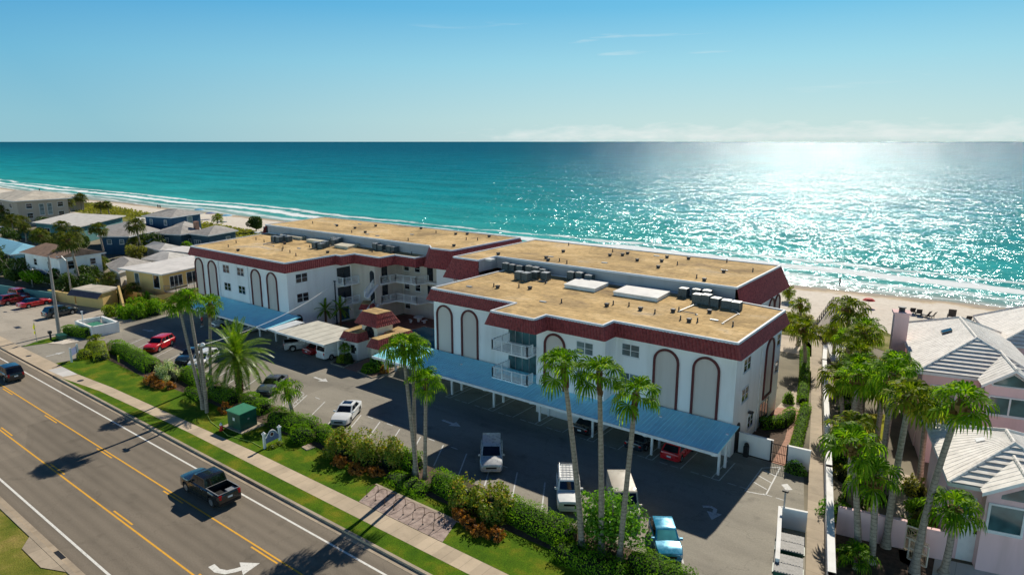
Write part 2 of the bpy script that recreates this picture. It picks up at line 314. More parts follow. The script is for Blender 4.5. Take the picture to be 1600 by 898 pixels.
leafmat('croton_leaf', [(.0,(.06,.07,.010)),(.35,(.20,.085,.015)),(.7,(.40,.15,.025)),(1,(.55,.38,.08))])
leafmat('fig_leaf', [(.0,(.03,.09,.01)),(.5,(.10,.25,.02)),(.9,(.20,.42,.04)),(1,(.46,.48,.22))], rough=.35)
leafmat('tree_leaf', [(.0,(.014,.036,.006)),(.5,(.040,.085,.012)),(1,(.11,.16,.022))], trans=.28)
leafmat('dune_leaf', [(.0,(.09,.10,.02)),(.5,(.22,.23,.04)),(1,(.36,.34,.09))])
leafmat('fan_leaf', [(.0,(.014,.050,.004)),(.35,(.065,.16,.006)),(.7,(.17,.31,.012)),(1,(.44,.48,.05))], trans=.46, rough=.6, spec=.12)
leafmat('olive_fan_leaf', [(.0,(.018,.045,.005)),(.35,(.075,.13,.008)),(.7,(.20,.25,.016)),(1,(.50,.38,.07))], trans=.44, rough=.6, spec=.12)
leafmat('far_palm_leaf', [(.0,(.02,.036,.008)),(.45,(.065,.095,.014)),(.8,(.14,.14,.03)),(1,(.32,.22,.08))], trans=.35, rough=.6, spec=.1)
leafmat('dead_leaf', [(.0,(.10,.055,.02)),(.5,(.24,.14,.05)),(1,(.38,.25,.10))], trans=.25)
leafmat('date_leaf', [(.0,(.03,.08,.006)),(.5,(.10,.20,.012)),(1,(.30,.38,.03))], trans=.35, rough=.4)

# lawn: mown turf with drier patches
def lawn(name, c0, c1, c2):
    m, nt, b = base(name); L = nt.links.new
    P = nn(nt, 'ShaderNodeNewGeometry').outputs['Position']
    n1 = nn(nt, 'ShaderNodeTexNoise', **{'Scale': .45, 'Detail': 6, 'Roughness': .6}); L(P, n1.inputs['Vector'])
    n2 = nn(nt, 'ShaderNodeTexNoise', **{'Scale': 11, 'Detail': 4, 'Roughness': .8}); L(P, n2.inputs['Vector'])
    r = ramp(nt, [(.3, c0), (.50, c1), (.66, c2)]); L(n1.outputs['Fac'], r.inputs['Fac'])
    r2 = ramp(nt, [(.3, .5), (.7, 1.4)]); L(n2.outputs['Fac'], r2.inputs['Fac'])
    x = nn(nt, 'ShaderNodeMix', data_type='RGBA', blend_type='MULTIPLY'); x.inputs[0].default_value = 1; L(r.outputs[0], x.inputs[6]); L(r2.outputs[0], x.inputs[7])
    L(x.outputs[2], b.inputs['Base Color']); b.inputs['Roughness'].default_value = .9; b.inputs['Specular IOR Level'].default_value = .1
    bm = nn(nt, 'ShaderNodeBump', **{'Strength': .8, 'Distance': .06}); L(n2.outputs['Fac'], bm.inputs['Height']); L(bm.outputs['Normal'], b.inputs['Normal'])
lawn('lawn_turf', (.040,.110,.003), (.085,.165,.004), (.19,.20,.012))
lawn('verge_turf', (.10,.14,.012), (.20,.20,.03), (.32,.25,.07))
lawn('dune_turf', (.10,.11,.02), (.22,.22,.05), (.40,.34,.16))

# sand, darker and wet towards the water
m, nt, b = base('sand'); L = nt.links.new
P = nn(nt, 'ShaderNodeNewGeometry').outputs['Position']; sp = nn(nt, 'ShaderNodeSeparateXYZ'); L(P, sp.inputs[0])
n1 = nn(nt, 'ShaderNodeTexNoise', **{'Scale': .12, 'Detail': 7, 'Roughness': .65}); L(P, n1.inputs['Vector'])
n2 = nn(nt, 'ShaderNodeTexNoise', **{'Scale': 1.3, 'Detail': 5, 'Roughness': .7}); L(P, n2.inputs['Vector'])
r = ramp(nt, [(.3,(.54,.47,.385)),(.5,(.66,.585,.49)),(.7,(.74,.67,.57))]); L(n2.outputs['Fac'], r.inputs['Fac'])
wet = nn(nt, 'ShaderNodeMath', operation='MULTIPLY_ADD'); L(n1.outputs['Fac'], wet.inputs[0]); wet.inputs[1].default_value = .7; 
zz = nn(nt, 'ShaderNodeMath', operation='MULTIPLY'); L(sp.outputs[2], zz.inputs[0]); zz.inputs[1].default_value = 1.0; L(zz.outputs[0], wet.inputs[2])
r2 = ramp(nt, [(.0,(.50,.46,.42)),(.05,(.60,.50,.36)),(.11,(.80,.70,.54)),(.2,(1,1,1))])
sh = nn(nt, 'ShaderNodeMath', operation='ADD'); L(wet.outputs[0], sh.inputs[0]); sh.inputs[1].default_value = .50; L(sh.outputs[0], r2.inputs['Fac'])
x = nn(nt, 'ShaderNodeMix', data_type='RGBA', blend_type='MULTIPLY'); x.inputs[0].default_value = 1; L(r.outputs[0], x.inputs[6]); L(r2.outputs[0], x.inputs[7]); L(x.outputs[2], b.inputs['Base Color'])
b.inputs['Roughness'].default_value = .9
bm = nn(nt, 'ShaderNodeBump', **{'Strength': .5, 'Distance': .2}); L(n2.outputs['Fac'], bm.inputs['Height']); L(bm.outputs['Normal'], b.inputs['Normal'])

# sea: turquoise shallows to deep teal, breaking foam by the shore, wind waves that catch the sun
def sea_material():
    m, nt, b = base('sea_water'); L = nt.links.new
    def math_(op, a, c=None, d=None):
        n = nn(nt, 'ShaderNodeMath', operation=op)
        for i, q in enumerate((a, c, d)):
            if q is None: continue
            if hasattr(q, 'node'): L(q, n.inputs[i])
            else: n.inputs[i].default_value = q
        return n.outputs[0]
    P = nn(nt, 'ShaderNodeNewGeometry').outputs['Position']; sp = nn(nt, 'ShaderNodeSeparateXYZ'); L(P, sp.inputs[0])
    def noise(scale, sx, sy, detail=4, rough=.6):
        mp = nn(nt, 'ShaderNodeMapping'); mp.inputs['Scale'].default_value = (sx, sy, 1); L(P, mp.inputs['Vector'])
        n = nn(nt, 'ShaderNodeTexNoise', **{'Scale': scale, 'Detail': detail, 'Roughness': rough}); L(mp.outputs[0], n.inputs['Vector']); return n.outputs['Fac']
    wander = noise(.03, .5, .3, 5)
    d = math_('SUBTRACT', sp.outputs[1], 140.0)                       # metres off the beach
    d = math_('ADD', d, math_('MULTIPLY', math_('SUBTRACT', wander, .5), 22.0))
    lg = math_('DIVIDE', math_('LOGARITHM', math_('MAXIMUM', d, 1.0), 10.0), 4.0)   # 1 m -> 0, 10 km -> 1
    col = ramp(nt, [(.0,(.34,.38,.33)),(.20,(.18,.36,.33)),(.28,(.055,.33,.300)),(.40,(.018,.300,.290)),(.53,(.006,.240,.268)),(.66,(.002,.158,.215)),(.80,(.001,.106,.168)),(1,(.001,.092,.152))]); L(lg, col.inputs['Fac'])
    streak = noise(.05, .25, 1.0, 5, .65)
    rs = ramp(nt, [(.3,.72),(.5,1),(.72,1.28)]); L(streak, rs.inputs['Fac'])
    cm = nn(nt, 'ShaderNodeMix', data_type='RGBA', blend_type='MULTIPLY'); cm.inputs[0].default_value = 1; L(col.outputs[0], cm.inputs[6]); L(rs.outputs[0], cm.inputs[7])
    # foam: two or three broken lines parallel to the shore
    lace = noise(.55, .45, 1.0, 7, .7); lump = noise(.10, .35, 1.0, 4)
    def line(at, w, lo, hi):
        a = math_('SUBTRACT', 1.0, math_('DIVIDE', math_('ABSOLUTE', math_('SUBTRACT', d, at)), w))
        v = math_('ADD', math_('MULTIPLY', a, .9), math_('ADD', math_('MULTIPLY', lace, .9), math_('MULTIPLY', lump, .7)))
        r = ramp(nt, [(lo, 0), (hi, 1)]); L(math_('DIVIDE', v, 2.2), r.inputs['Fac']); return r.outputs[0]
    foam = math_('MAXIMUM', line(17.5, 8.0, .57, .68), math_('MAXIMUM', math_('MULTIPLY', line(7.5, 6.5, .60, .76), .8), math_('MAXIMUM', math_('MULTIPLY', line(27.0, 8.0, .65, .75), .9), math_('MULTIPLY', line(.5, 2.6, .60, .74), .7))))
    fm = nn(nt, 'ShaderNodeMix', data_type='RGBA'); L(foam, fm.inputs[0]); L(cm.outputs[2], fm.inputs[6]); fm.inputs[7].default_value = (.80,.84,.84,1)
    L(fm.outputs[2], b.inputs['Base Color'])
    # waves: facet slopes from several wavelengths, so that some are resolved at every distance
    def slope(scale, sx, amp, det=2):
        mp = nn(nt, 'ShaderNodeMapping'); mp.inputs['Scale'].default_value = (sx, 1, 1); L(P, mp.inputs['Vector'])
        n = nn(nt, 'ShaderNodeTexNoise', **{'Scale': scale, 'Detail': det, 'Roughness': .55}); L(mp.outputs[0], n.inputs['Vector'])
        s = nn(nt, 'ShaderNodeVectorMath', operation='SUBTRACT'); L(n.outputs['Color'], s.inputs[0]); s.inputs[1].default_value = (.5,.5,.5)
        k = nn(nt, 'ShaderNodeVectorMath', operation='MULTIPLY'); L(s.outputs[0], k.inputs[0]); k.inputs[1].default_value = (amp*1.12, amp*.92, 0); return k.outputs[0]
    def vadd(a, c):
        n = nn(nt, 'ShaderNodeVectorMath', operation='ADD'); L(a, n.inputs[0])
        if hasattr(c, 'node'): L(c, n.inputs[1])
        else: n.inputs[1].default_value = c
        return n.outputs[0]
    s = vadd(vadd(slope(3.2,.8,1.25), slope(1.1,.75,1.35)), vadd(slope(.38,.75,.85), slope(.11,.65,.50)))
    lean = nn(nt, 'ShaderNodeCombineXYZ'); lr = ramp(nt, [(.42, .07), (.62, .155), (.80, .18)]); L(lg, lr.inputs['Fac']); L(math_('MULTIPLY', lr.outputs[0], -1.0), lean.inputs[1]); L(math_('MULTIPLY', lr.outputs[0], .20), lean.inputs[0]); lean.inputs[2].default_value = 1.0   # shoreward wave faces
    nv = nn(nt, 'ShaderNodeVectorMath', operation='NORMALIZE'); L(vadd(s, lean.outputs[0]), nv.inputs[0])
    b.inputs['Roughness'].default_value = .9; b.inputs['Specular IOR Level'].default_value = 0
    gl = nn(nt, 'ShaderNodeBsdfGlossy'); gl.inputs['Roughness'].default_value = .14; gl.inputs['Color'].default_value = (.75,.92,1,1); L(nv.outputs[0], gl.inputs['Normal'])
    far = ramp(nt, [(0, .10), (.45, .095), (.70, .085), (1, .082)]); L(lg, far.inputs['Fac'])
    fac = math_('MULTIPLY', far.outputs[0], math_('SUBTRACT', 1.0, foam))
    ms = nn(nt, 'ShaderNodeMixShader'); L(fac, ms.inputs[0]); L(b.outputs[0], ms.inputs[1]); L(gl.outputs[0], ms.inputs[2]); L(ms.outputs[0], nt.nodes['Material Output'].inputs[0])
sea_material()
m, nt, b = base('pool_water'); b.inputs['Base Color'].default_value = (.02,.20,.28,1); b.inputs['Roughness'].default_value = .06

# ------------------------------------------------------------------ camera, sun, sky
H = 27.0
cam = bpy.data.cameras.new('camera'); co = bpy.data.objects.new('camera', cam); COL.objects.link(co)
co.location = (0, 0, H); co.rotation_euler = (R(90-12.4), 0, R(37.1)); cam.sensor_width = 36; cam.lens = 23.29; cam.clip_end = 200000; cam.clip_start = .5
S.camera = co
SUN_AZ, SUN_EL = 12.5, 39.0          # azimuth measured from +Y towards -X
sl = bpy.data.lights.new('sun', 'SUN'); sl.energy = 5.0; sl.angle = R(.53); sl.color = (1, .93, .80)
so = bpy.data.objects.new('sun', sl); COL.objects.link(so); so.location = (0,0,80)
sd = Vector((-math.sin(R(SUN_AZ))*math.cos(R(SUN_EL)), math.cos(R(SUN_AZ))*math.cos(R(SUN_EL)), math.sin(R(SUN_EL))))
so.rotation_euler = sd.to_track_quat('Z', 'Y').to_euler()
W = bpy.data.worlds.new('World'); S.world = W; W.use_nodes = True; nt = W.node_tree; L = nt.links.new
bg = nt.nodes['Background']
sky = nn(nt, 'ShaderNodeTexSky', sky_type='NISHITA'); sky.sun_disc = False; sky.sun_elevation = R(SUN_EL); sky.sun_rotation = R(-SUN_AZ)
sky.air_density = 1.3; sky.dust_density = .3; sky.ozone_density = 3.0
tc = nn(nt, 'ShaderNodeTexCoord'); sp = nn(nt, 'ShaderNodeSeparateXYZ'); L(tc.outputs['Generated'], sp.inputs[0])
# clear low sky over the gulf: pale haze at the waterline to blue higher up (values are divided by the background strength)
K = .12
g = ramp(nt, [(0,(.29,.545,.635)),(.03,(.265,.545,.655)),(.108,(.160,.480,.69)),(.18,(.066,.355,.66)),(.26,(.030,.27,.60)),(.38,(.003,.085,.34)),(.52,(.0005,.020,.10)),(1,(.0002,.012,.07))]); L(sp.outputs[2], g.inputs['Fac'])
gs = nn(nt, 'ShaderNodeVectorMath', operation='SCALE'); L(g.outputs[0], gs.inputs[0]); gs.inputs[3].default_value = 1/K
# glow towards the sun's side
dt = nn(nt, 'ShaderNodeVectorMath', operation='DOT_PRODUCT'); L(tc.outputs['Generated'], dt.inputs[0]); dt.inputs[1].default_value = sd
gl = ramp(nt, [(.0, (1,1,1)), (.45, (1,1,1)), (.83, (2.1,1.40,1.16)), (1, (2.6,1.7,1.3))]); L(dt.outputs['Value'], gl.inputs['Fac'])
gm = nn(nt, 'ShaderNodeMix', data_type='RGBA', blend_type='MULTIPLY'); gm.inputs[0].default_value = 1; L(gs.outputs[0], gm.inputs[6]); L(gl.outputs[0], gm.inputs[7])
mixs = nn(nt, 'ShaderNodeMix', data_type='RGBA'); f = ramp(nt, [(.20, .97), (.75, .96)]); L(sp.outputs[2], f.inputs['Fac']); L(f.outputs[0], mixs.inputs[0])
L(sky.outputs[0], mixs.inputs[6]); L(gm.outputs[2], mixs.inputs[7])
# haze added low in the sky opposite the sun to fill the shaded walls
ad_ = nn(nt, 'ShaderNodeVectorMath', operation='DOT_PRODUCT'); L(tc.outputs['Generated'], ad_.inputs[0]); ad_.inputs[1].default_value = (math.sin(R(SUN_AZ)), -math.cos(R(SUN_AZ)), 0)
ar = ramp(nt, [(.02, 0), (.40, 1)]); L(ad_.outputs['Value'], ar.inputs['Fac']); az_ = ramp(nt, [(0, 1), (.13, 1), (.27, 0)]); L(sp.outputs[2], az_.inputs['Fac'])
am = nn(nt, 'ShaderNodeMath', operation='MULTIPLY'); L(ar.outputs[0], am.inputs[0]); L(az_.outputs[0], am.inputs[1])
hz = nn(nt, 'ShaderNodeMix', data_type='RGBA', blend_type='ADD'); L(am.outputs[0], hz.inputs[0]); L(mixs.outputs[2], hz.inputs[6]); hz.inputs[7].default_value = (1.02/K, 1.30/K, 1.25/K, 1)
# low cumulus line on the horizon and a few high wisps
mp = nn(nt, 'ShaderNodeMapping'); mp.inputs['Scale'].default_value = (1, 1, 4.5); L(tc.outputs['Generated'], mp.inputs['Vector'])
cn = nn(nt, 'ShaderNodeTexNoise', **{'Scale': 24, 'Detail': 8, 'Roughness': .62}); L(mp.outputs[0], cn.inputs['Vector'])
band = ramp(nt, [(.0, .75), (.010, .9), (.030, .52), (.048, .0)]); L(sp.outputs[2], band.inputs['Fac'])
side = nn(nt, 'ShaderNodeVectorMath', operation='DOT_PRODUCT'); L(tc.outputs['Generated'], side.inputs[0]); side.inputs[1].default_value = (math.sin(R(-8)), math.cos(R(-8)), 0)
sr = ramp(nt, [(.72, .0), (.90, 1)]); L(side.outputs['Value'], sr.inputs['Fac'])
c1 = nn(nt, 'ShaderNodeMath', operation='MULTIPLY'); L(band.outputs[0], c1.inputs[0]); L(sr.outputs[0], c1.inputs[1])
c2 = nn(nt, 'ShaderNodeMath', operation='ADD'); L(c1.outputs[0], c2.inputs[0]); L(cn.outputs['Fac'], c2.inputs[1])
c3 = ramp(nt, [(.98, 0), (1.0, .0)]); 
c4 = nn(nt, 'ShaderNodeMapRange'); L(c2.outputs[0], c4.inputs[0]); c4.inputs[1].default_value = 1.10; c4.inputs[2].default_value = 1.50; c4.inputs[3].default_value = 0; c4.inputs[4].default_value = .62
mp2 = nn(nt, 'ShaderNodeMapping'); mp2.inputs['Scale'].default_value = (1.6, 1.6, 22); mp2.inputs['Rotation'].default_value = (0, R(3), 0); L(tc.outputs['Generated'], mp2.inputs['Vector'])
wn = nn(nt, 'ShaderNodeTexNoise', **{'Scale': 2.6, 'Detail': 7, 'Roughness': .55, 'Distortion': .6}); L(mp2.outputs[0], wn.inputs['Vector'])
wr = nn(nt, 'ShaderNodeMapRange'); L(wn.outputs['Fac'], wr.inputs[0]); wr.inputs[1].default_value = .64; wr.inputs[2].default_value = .80; wr.inputs[4].default_value = .5
hi = ramp(nt, [(.05, 0), (.10, 1), (.5, 0)]); L(sp.outputs[2], hi.inputs['Fac'])
wm = nn(nt, 'ShaderNodeMath', operation='MULTIPLY'); L(wr.outputs[0], wm.inputs[0]); L(hi.outputs[0], wm.inputs[1])
wm2 = nn(nt, 'ShaderNodeMath', operation='MULTIPLY'); L(wm.outputs[0], wm2.inputs[0]); L(sr.outputs[0], wm2.inputs[1])
cl = nn(nt, 'ShaderNodeMath', operation='MAXIMUM'); L(c4.outputs[0], cl.inputs[0]); L(wm2.outputs[0], cl.inputs[1])
fin = nn(nt, 'ShaderNodeMix', data_type='RGBA'); L(cl.outputs[0], fin.inputs[0]); L(hz.outputs[2], fin.inputs[6]); fin.inputs[7].default_value = (.86/K, .90/K, .88/K, 1)
L(fin.outputs[2], bg.inputs['Color']); bg.inputs['Strength'].default_value = K
S.view_settings.view_transform = 'Standard'; S.view_settings.look = 'None'; S.view_settings.exposure = 0
S.cycles.use_denoising = True; S.cycles.sample_clamp_indirect = 4.0; S.cycles.max_bounces = 6; S.cycles.transparent_max_bounces = 6
try: S.cycles.denoiser = 'OPENIMAGEDENOISE'
except Exception: pass

# ------------------------------------------------------------------ setting: ground, sea, roads
def grid_y(xs, ys, zf, name, m):
    V = [(x, y, zf(x, y)) for y in ys for x in xs]; n = len(xs)
    F = [(j*n+i, j*n+i+1, (j+1)*n+i+1, (j+1)*n+i) for j in range(len(ys)-1) for i in range(n-1)]
    b = MB(); b.v = V; b.f = F; b.m = [0]*len(F); return struct(b.build(name, m, smooth=True))
def zbeach(x, y):
    wob = 1.6*math.sin(x*.021)+1.1*math.sin(x*.057+1.3)
    t = y-103-wob
    if t < 0: return -.03
    if t < 20: return -.03-.10*(t/20)+.10*math.sin(x*.4+y*.9)*min(1,t/8)*.4
    return -.13-(t-20)*.052
xs = sorted(set([-6000,-3000,-1500,-900]+list(range(-700,121,12))+[200,400,900,2000,6000]))
grid_y(xs, [103,105,107,109,111,113,116,119,122,125,128,131,134,137,140,144,148,153,160,175], zbeach, 'beach', 'sand')
g_ = MB(); g_.poly([(-6000,-3000,-.03),(6000,-3000,-.03),(6000,103,-.03),(-6000,103,-.03)]); struct(g_.build('ground', 'town_ground'))
xs = [-90000,-30000,-8000,-2500,-1000,-500,-250,-100,0,100,300,900,2500,8000,30000,90000]
grid_y(xs, [128,150,200,300,500,900,1600,3000,6000,12000,25000,50000,120000], lambda x, y: -.95, 'sea', 'sea_water')
def sheet(name, m, pts, z): b = MB(); b.flat(pts, z); return struct(b.build(name, m))
def rect(x0,x1,y0,y1): return [(x0,y0),(x1,y0),(x1,y1),(x0,y1)]
sheet('road', 'road_asphalt', rect(-700,120,13.35,26.05), .0)
# verge on the near side of the road, kerb and inlet
sheet('grass_verge', 'verge_turf', rect(-700,120,-40,12.75), .10)
k = MB()
k.box(-700,120,12.72,13.0,-.02,.15); k.box(-700,120,12.999,13.40,-.02,.012)
k.box(-87.6,120,26.40,26.62,-.02,.17); k.box(-700,120,26.0,26.40,-.02,.012); k.box(-700,-103.8,26.40,26.62,-.02,.13)
struct(k.build('kerb', 'kerb_concrete'))
b = MB(); b.poly([(-51.8,12.7,.138),(-50.6,11.9,.138),(-47.2,11.9,.138),(-45.4,12.7,.138)]); struct(b.build('inlet_apron', 'kerb_concrete'))
# roadside verge, sidewalk, lawn
sheet('roadside_grass', 'lawn_turf', [(-88.6,26.62),(120,26.62),(120,28.1),(-60,28.1),(-78,27.75),(-85,26.95)], .11)
sheet('sidewalk', 'sidewalk_slabs', [(-700,26.62),(-103.8,26.4),(-88,26.42),(-85.2,26.8),(-78,27.6),(-60,28.1),(120,28.1),(120,29.6),(-50,29.6),(-57.4,29.4),(-78,28.9),(-86,28.35),(-103.8,28.2),(-700,28.2)], .115)
sheet('new_sidewalk_slab', 'new_slab', [(-90.4,26.75),(-86.4,26.95),(-86.0,28.33),(-90.4,28.3)], .121)
sheet('lawn', 'lawn_turf', [(-92.6,28.36),(-86,28.36),(-78,28.9),(-57.4,29.4),(-50,29.6),(30,29.6),(30,33.6),(-12,33.6),(-40,33.6),(-60,34.2),(-78,34.0),(-91.6,34.2)], .12)
sheet('planting_bed', 'soil', [(-12.6,33.4),(-12.6,36.6),(-30,37.0),(-60,36.8),(-76,36.6),(-92.4,36.9),(-96.6,36.2),(-96.4,32.6),(-92.2,31.4),(-90,32.9),(-78,32.6),(-66,33.1),(-47,33.4)], .126)
sheet('parking_lot', 'lot_asphalt', [(-104.6,28.24),(-92.9,28.24),(-92.2,31),(-96.5,32.5),(-96.7,36.4),(-92,36.9),(-60,36.8),(-12.4,36.5),(-12.0,30),(-3,30),(-5.9,38.3),(-7.6,41.1),(-12.4,60),(-16,60),(-16,58),(-57,58),(-66,58),(-106,58),(-106,44)], .02)
sheet('neighbour_lot', 'old_lot', [(-600,28.2),(-104.4,28.22),(-104,36),(-106.2,44),(-118,44),(-132,42),(-150,40),(-600,44)], .014)
sheet('grass_island', 'lawn_turf', [(-104.2,28.3),(-103.3,31.3),(-102.3,33.2),(-106.4,34.2),(-105.6,30.6)], .05)
sheet('sand_patch', 'sand', [(-103.2,31.0),(-101.0,32.2),(-100.8,34.6),(-103.6,34.2)], .056)
# beach access path, patio and lawns between the buildings
sheet('beach_path', 'path_slabs', [(-4.3,26.7),(-3.0,26.7),(-6.45,41.9),(-12.0,66),(-19.1,97),(-20.4,97),(-13.2,66),(-12.0,60.5),(-7.6,41.1)], .085)
sheet('patio', 'patio_concrete', [(-17,66),(-14.9,68.9),(-16.3,76),(-20.9,96),(-25,96),(-26,88),(-17,88)], .03)
sheet('brick_walk', 'brick_paver', [(-17.0,68.2),(-14.8,69.1),(-13.1,61),(-12.7,55.4),(-13.8,55.4),(-14.2,60.7),(-15.2,66.5),(-17,66)], .036)
sheet('side_bed', 'soil', [(-17,55.4),(-13.8,55.4),(-14.2,60.7),(-15.2,66.5),(-17,66)], .028)
sheet('bike_pad', 'rack_pad', [(-37.1,29.62),(-28.4,29.62),(-29.3,32.1),(-37.9,32.1)], .132)
b = MB(); b.box(-38.1,-29.1,32.1,32.3,.1,.14); struct(b.build('pad_kerb', 'kerb_concrete'))
sheet('courtyard', 'court_tile', [(-80,62),(-53,58.2),(-53,66),(-59,72),(-74,74)], .04)
b = MB(); b.flat([(-68.4,61.6),(-53.2,58.9),(-53.2,64.4),(-61,68.0),(-68.0,68.2)], .06); struct(b.build('pool_water', 'pool_water'))
b = MB(); b.walls([(-68.5,61.5),(-53.1,58.8),(-53.1,64.5),(-61,68.1),(-68.1,68.3)], .04, .12); struct(b.build('pool_coping', 'patio_concrete'))
sheet('dune_ground', 'dune_turf', [(-345,106),(-330,131),(-310,124),(-262,117),(-225,110),(-165,108),(-120,106),(-112,90),(-160,92),(-200,100),(-283,104)], .004)
sheet('dune_ground', 'dune_turf', [(-26,96),(-21.6,97),(-18,100),(-12,97),(-5,92),(-8,100),(-14,109),(-22,108),(-30,104)], .004)
sheet('garden_ground', 'town_ground', [(-5.8,39.5),(-9.2,54),(-16,83),(30,92),(30,51),(.4,48.9),(-7.2,47.2)], .0)
lawn('yellow_lawn', (.16,.20,.01), (.28,.28,.015), (.36,.32,.03)); sheet('garden_lawn', 'yellow_lawn', [(-9.6,72),(-7.7,73),(-6.9,66),(-8.4,64.5)], .02)
sheet('garden_walk', 'patio_concrete', [(-5.4,60),(-4.0,60),(-2.6,51),(-1.9,46),(-3,46.4),(-4.1,52)], .02)
sheet('driveway', 'new_slab', [(-1.2,48.2),(8,50.5),(10,30),(2,29.6),(-1,38)], .03)
sheet('front_yard', 'soil', [(-6.6,41.9),(-7.1,47.2),(-1.2,48.2),(-1,38),(-5.6,37.6)], .02)

# painted markings
def stripe(b, p, q, w, z, mi=0):
    a = math.atan2(q[1]-p[1], q[0]-p[0]); n = (-math.sin(a)*w/2, math.cos(a)*w/2)
    b.poly([(p[0]-n[0],p[1]-n[1],z),(q[0]-n[0],q[1]-n[1],z),(q[0]+n[0],q[1]+n[1],z),(p[0]+n[0],p[1]+n[1],z)], mi)
b = MB(); stripe(b, (-700,24.95), (120,24.95), .16, .005); stripe(b, (-700,14.3), (120,14.3), .16, .005); struct(b.build('edge_marking', 'white_line'))
b = MB()
stripe(b, (-700,17.55), (120,17.55), .13, .005); stripe(b, (-700,21.75), (120,21.75), .13, .005)
for i in range(-14, 12):
    x0 = -50.9+12.3*i
    stripe(b, (x0,17.82), (x0+3.05,17.82), .13, .005); stripe(b, (x0,21.48), (x0+3.05,21.48), .13, .005)
struct(b.build('lane_marking', 'yellow_line'))
def arc_arrow(b, pts, w, z, head):
    for p, q in zip(pts[:-1], pts[1:]): pass
    L_, R_ = [], []
    for i, p in enumerate(pts):
        q0, q1 = pts[max(i-1,0)], pts[min(i+1,len(pts)-1)]; a = math.atan2(q1[1]-q0[1], q1[0]-q0[0])
        L_.append((p[0]-math.sin(a)*w/2, p[1]+math.cos(a)*w/2, z)); R_.append((p[0]+math.sin(a)*w/2, p[1]-math.cos(a)*w/2, z))
    for i in range(len(pts)-1): b.poly([R_[i], R_[i+1], L_[i+1], L_[i]])
    p = pts[-1]; a = math.atan2(p[1]-pts[-2][1], p[0]-pts[-2][0])+head[2]
    b.poly([(p[0]-math.sin(a)*-head[0], p[1]+math.cos(a)*-head[0], z), (p[0]+math.cos(a)*head[1], p[1]+math.sin(a)*head[1], z), (p[0]-math.sin(a)*head[0], p[1]+math.cos(a)*head[0], z)])
b = MB(); arc_arrow(b, [(-38.8,18.75),(-38.0,18.7),(-37.4,18.95),(-37.1,19.4),(-36.95,19.75)], .42, .006, (.75,1.15,0)); struct(b.build('turn_arrow', 'white_line'))
b = MB()
arc_arrow(b, [(-42.6,44.85),(-41.2,44.8)], .30, .026, (.55,1.1,0)); arc_arrow(b, [(-63.0,44.8),(-61.6,44.8)], .30, .026, (.55,1.1,0))
arc_arrow(b, [(-15.9,45.0),(-15.4,45.35),(-15.0,45.2),(-14.9,44.7)], .30, .026, (.55,1.1,0)); arc_arrow(b, [(-99.9,42.1),(-98.7,42.4)], .28, .026, (.5,1.0,.15))
arc_arrow(b, [(-96.9,28.7),(-97.05,30.0)], .22, .026, (.45,1.0,0))
struct(b.build('lot_arrow', 'lot_line'))
b = MB()
for x in [-27.5,-30.3,-33.1,-35.9,-38.7,-41.6,-44.4,-47.2,-50.0,-52.9,-55.8,-59.4,-60.4,-68.1,-71.0,-73.8,-76.6,-79.4,-82.2,-84.9,-87.7,-90.5,-93.3,-95.8]:
    stripe(b, (x,40.8), (x+2.05,37.4), .11, .026)
stripe(b, (-58.9,40.8), (-56.9,37.5), .11, .026); stripe(b, (-15.8,40.2), (-14.3,37.5), .12, .026); stripe(b, (-18.2,40.6), (-16.6,37.6), .11, .026); stripe(b, (-21,40.8), (-19.2,37.6), .11, .026); stripe(b, (-24.2,40.8), (-22.4,37.6), .11, .026)
for i in range(5): stripe(b, (-59.4+.4*i+.1,40.4-.66*i), (-58.6+.4*i,40.1-.66*i), .09, .026)
for x in range(-92, -18, 3): 
    if random.random() < .75: stripe(b, (x*.94-5.0,40.95), (x*.94-4.2,40.95), .1, .026)
for i in range(7):     # carport stalls: paired brackets round each post
    x = -46.25+5.92*i
    if x > -15: break
    stripe(b, (x-.32,49.6), (x-.32,53.4), .09, .026); stripe(b, (x+.32,49.6), (x+.32,53.4), .09, .026); stripe(b, (x-.32,49.6), (x+.32,49.6), .09, .0262)
    if i < 5: stripe(b, (x+2.9,49.6), (x+2.9,53.4), .09, .026)
    for d in (1.0, 2.0, 3.8, 4.8): stripe(b, (x+d,49.65), (x+d+.7,49.65), .09, .026)
for i in range(6):
    x = -100.2+5.92*i; stripe(b, (x-.3,48.9), (x-.3,52), .09, .026); stripe(b, (x+.3,48.9), (x+.3,52), .09, .026)
hx = [(-14.1,49.2),(-12.6,49.6),(-13.0,55.0),(-14.2,53.9)]
for p, q in zip(hx, hx[1:]+hx[:1]): stripe(b, p, q, .11, .026)
for y in (50.6, 51.9, 53.2): stripe(b, (-14.05,y+.5), (-12.8,y-.1), .1, .0262)
b.flat([(-12.1,52.0),(-11.75,52.45),(-11.15,51.7),(-11.55,51.3)], .026)
struct(b.build('stall_marking', 'lot_line'))
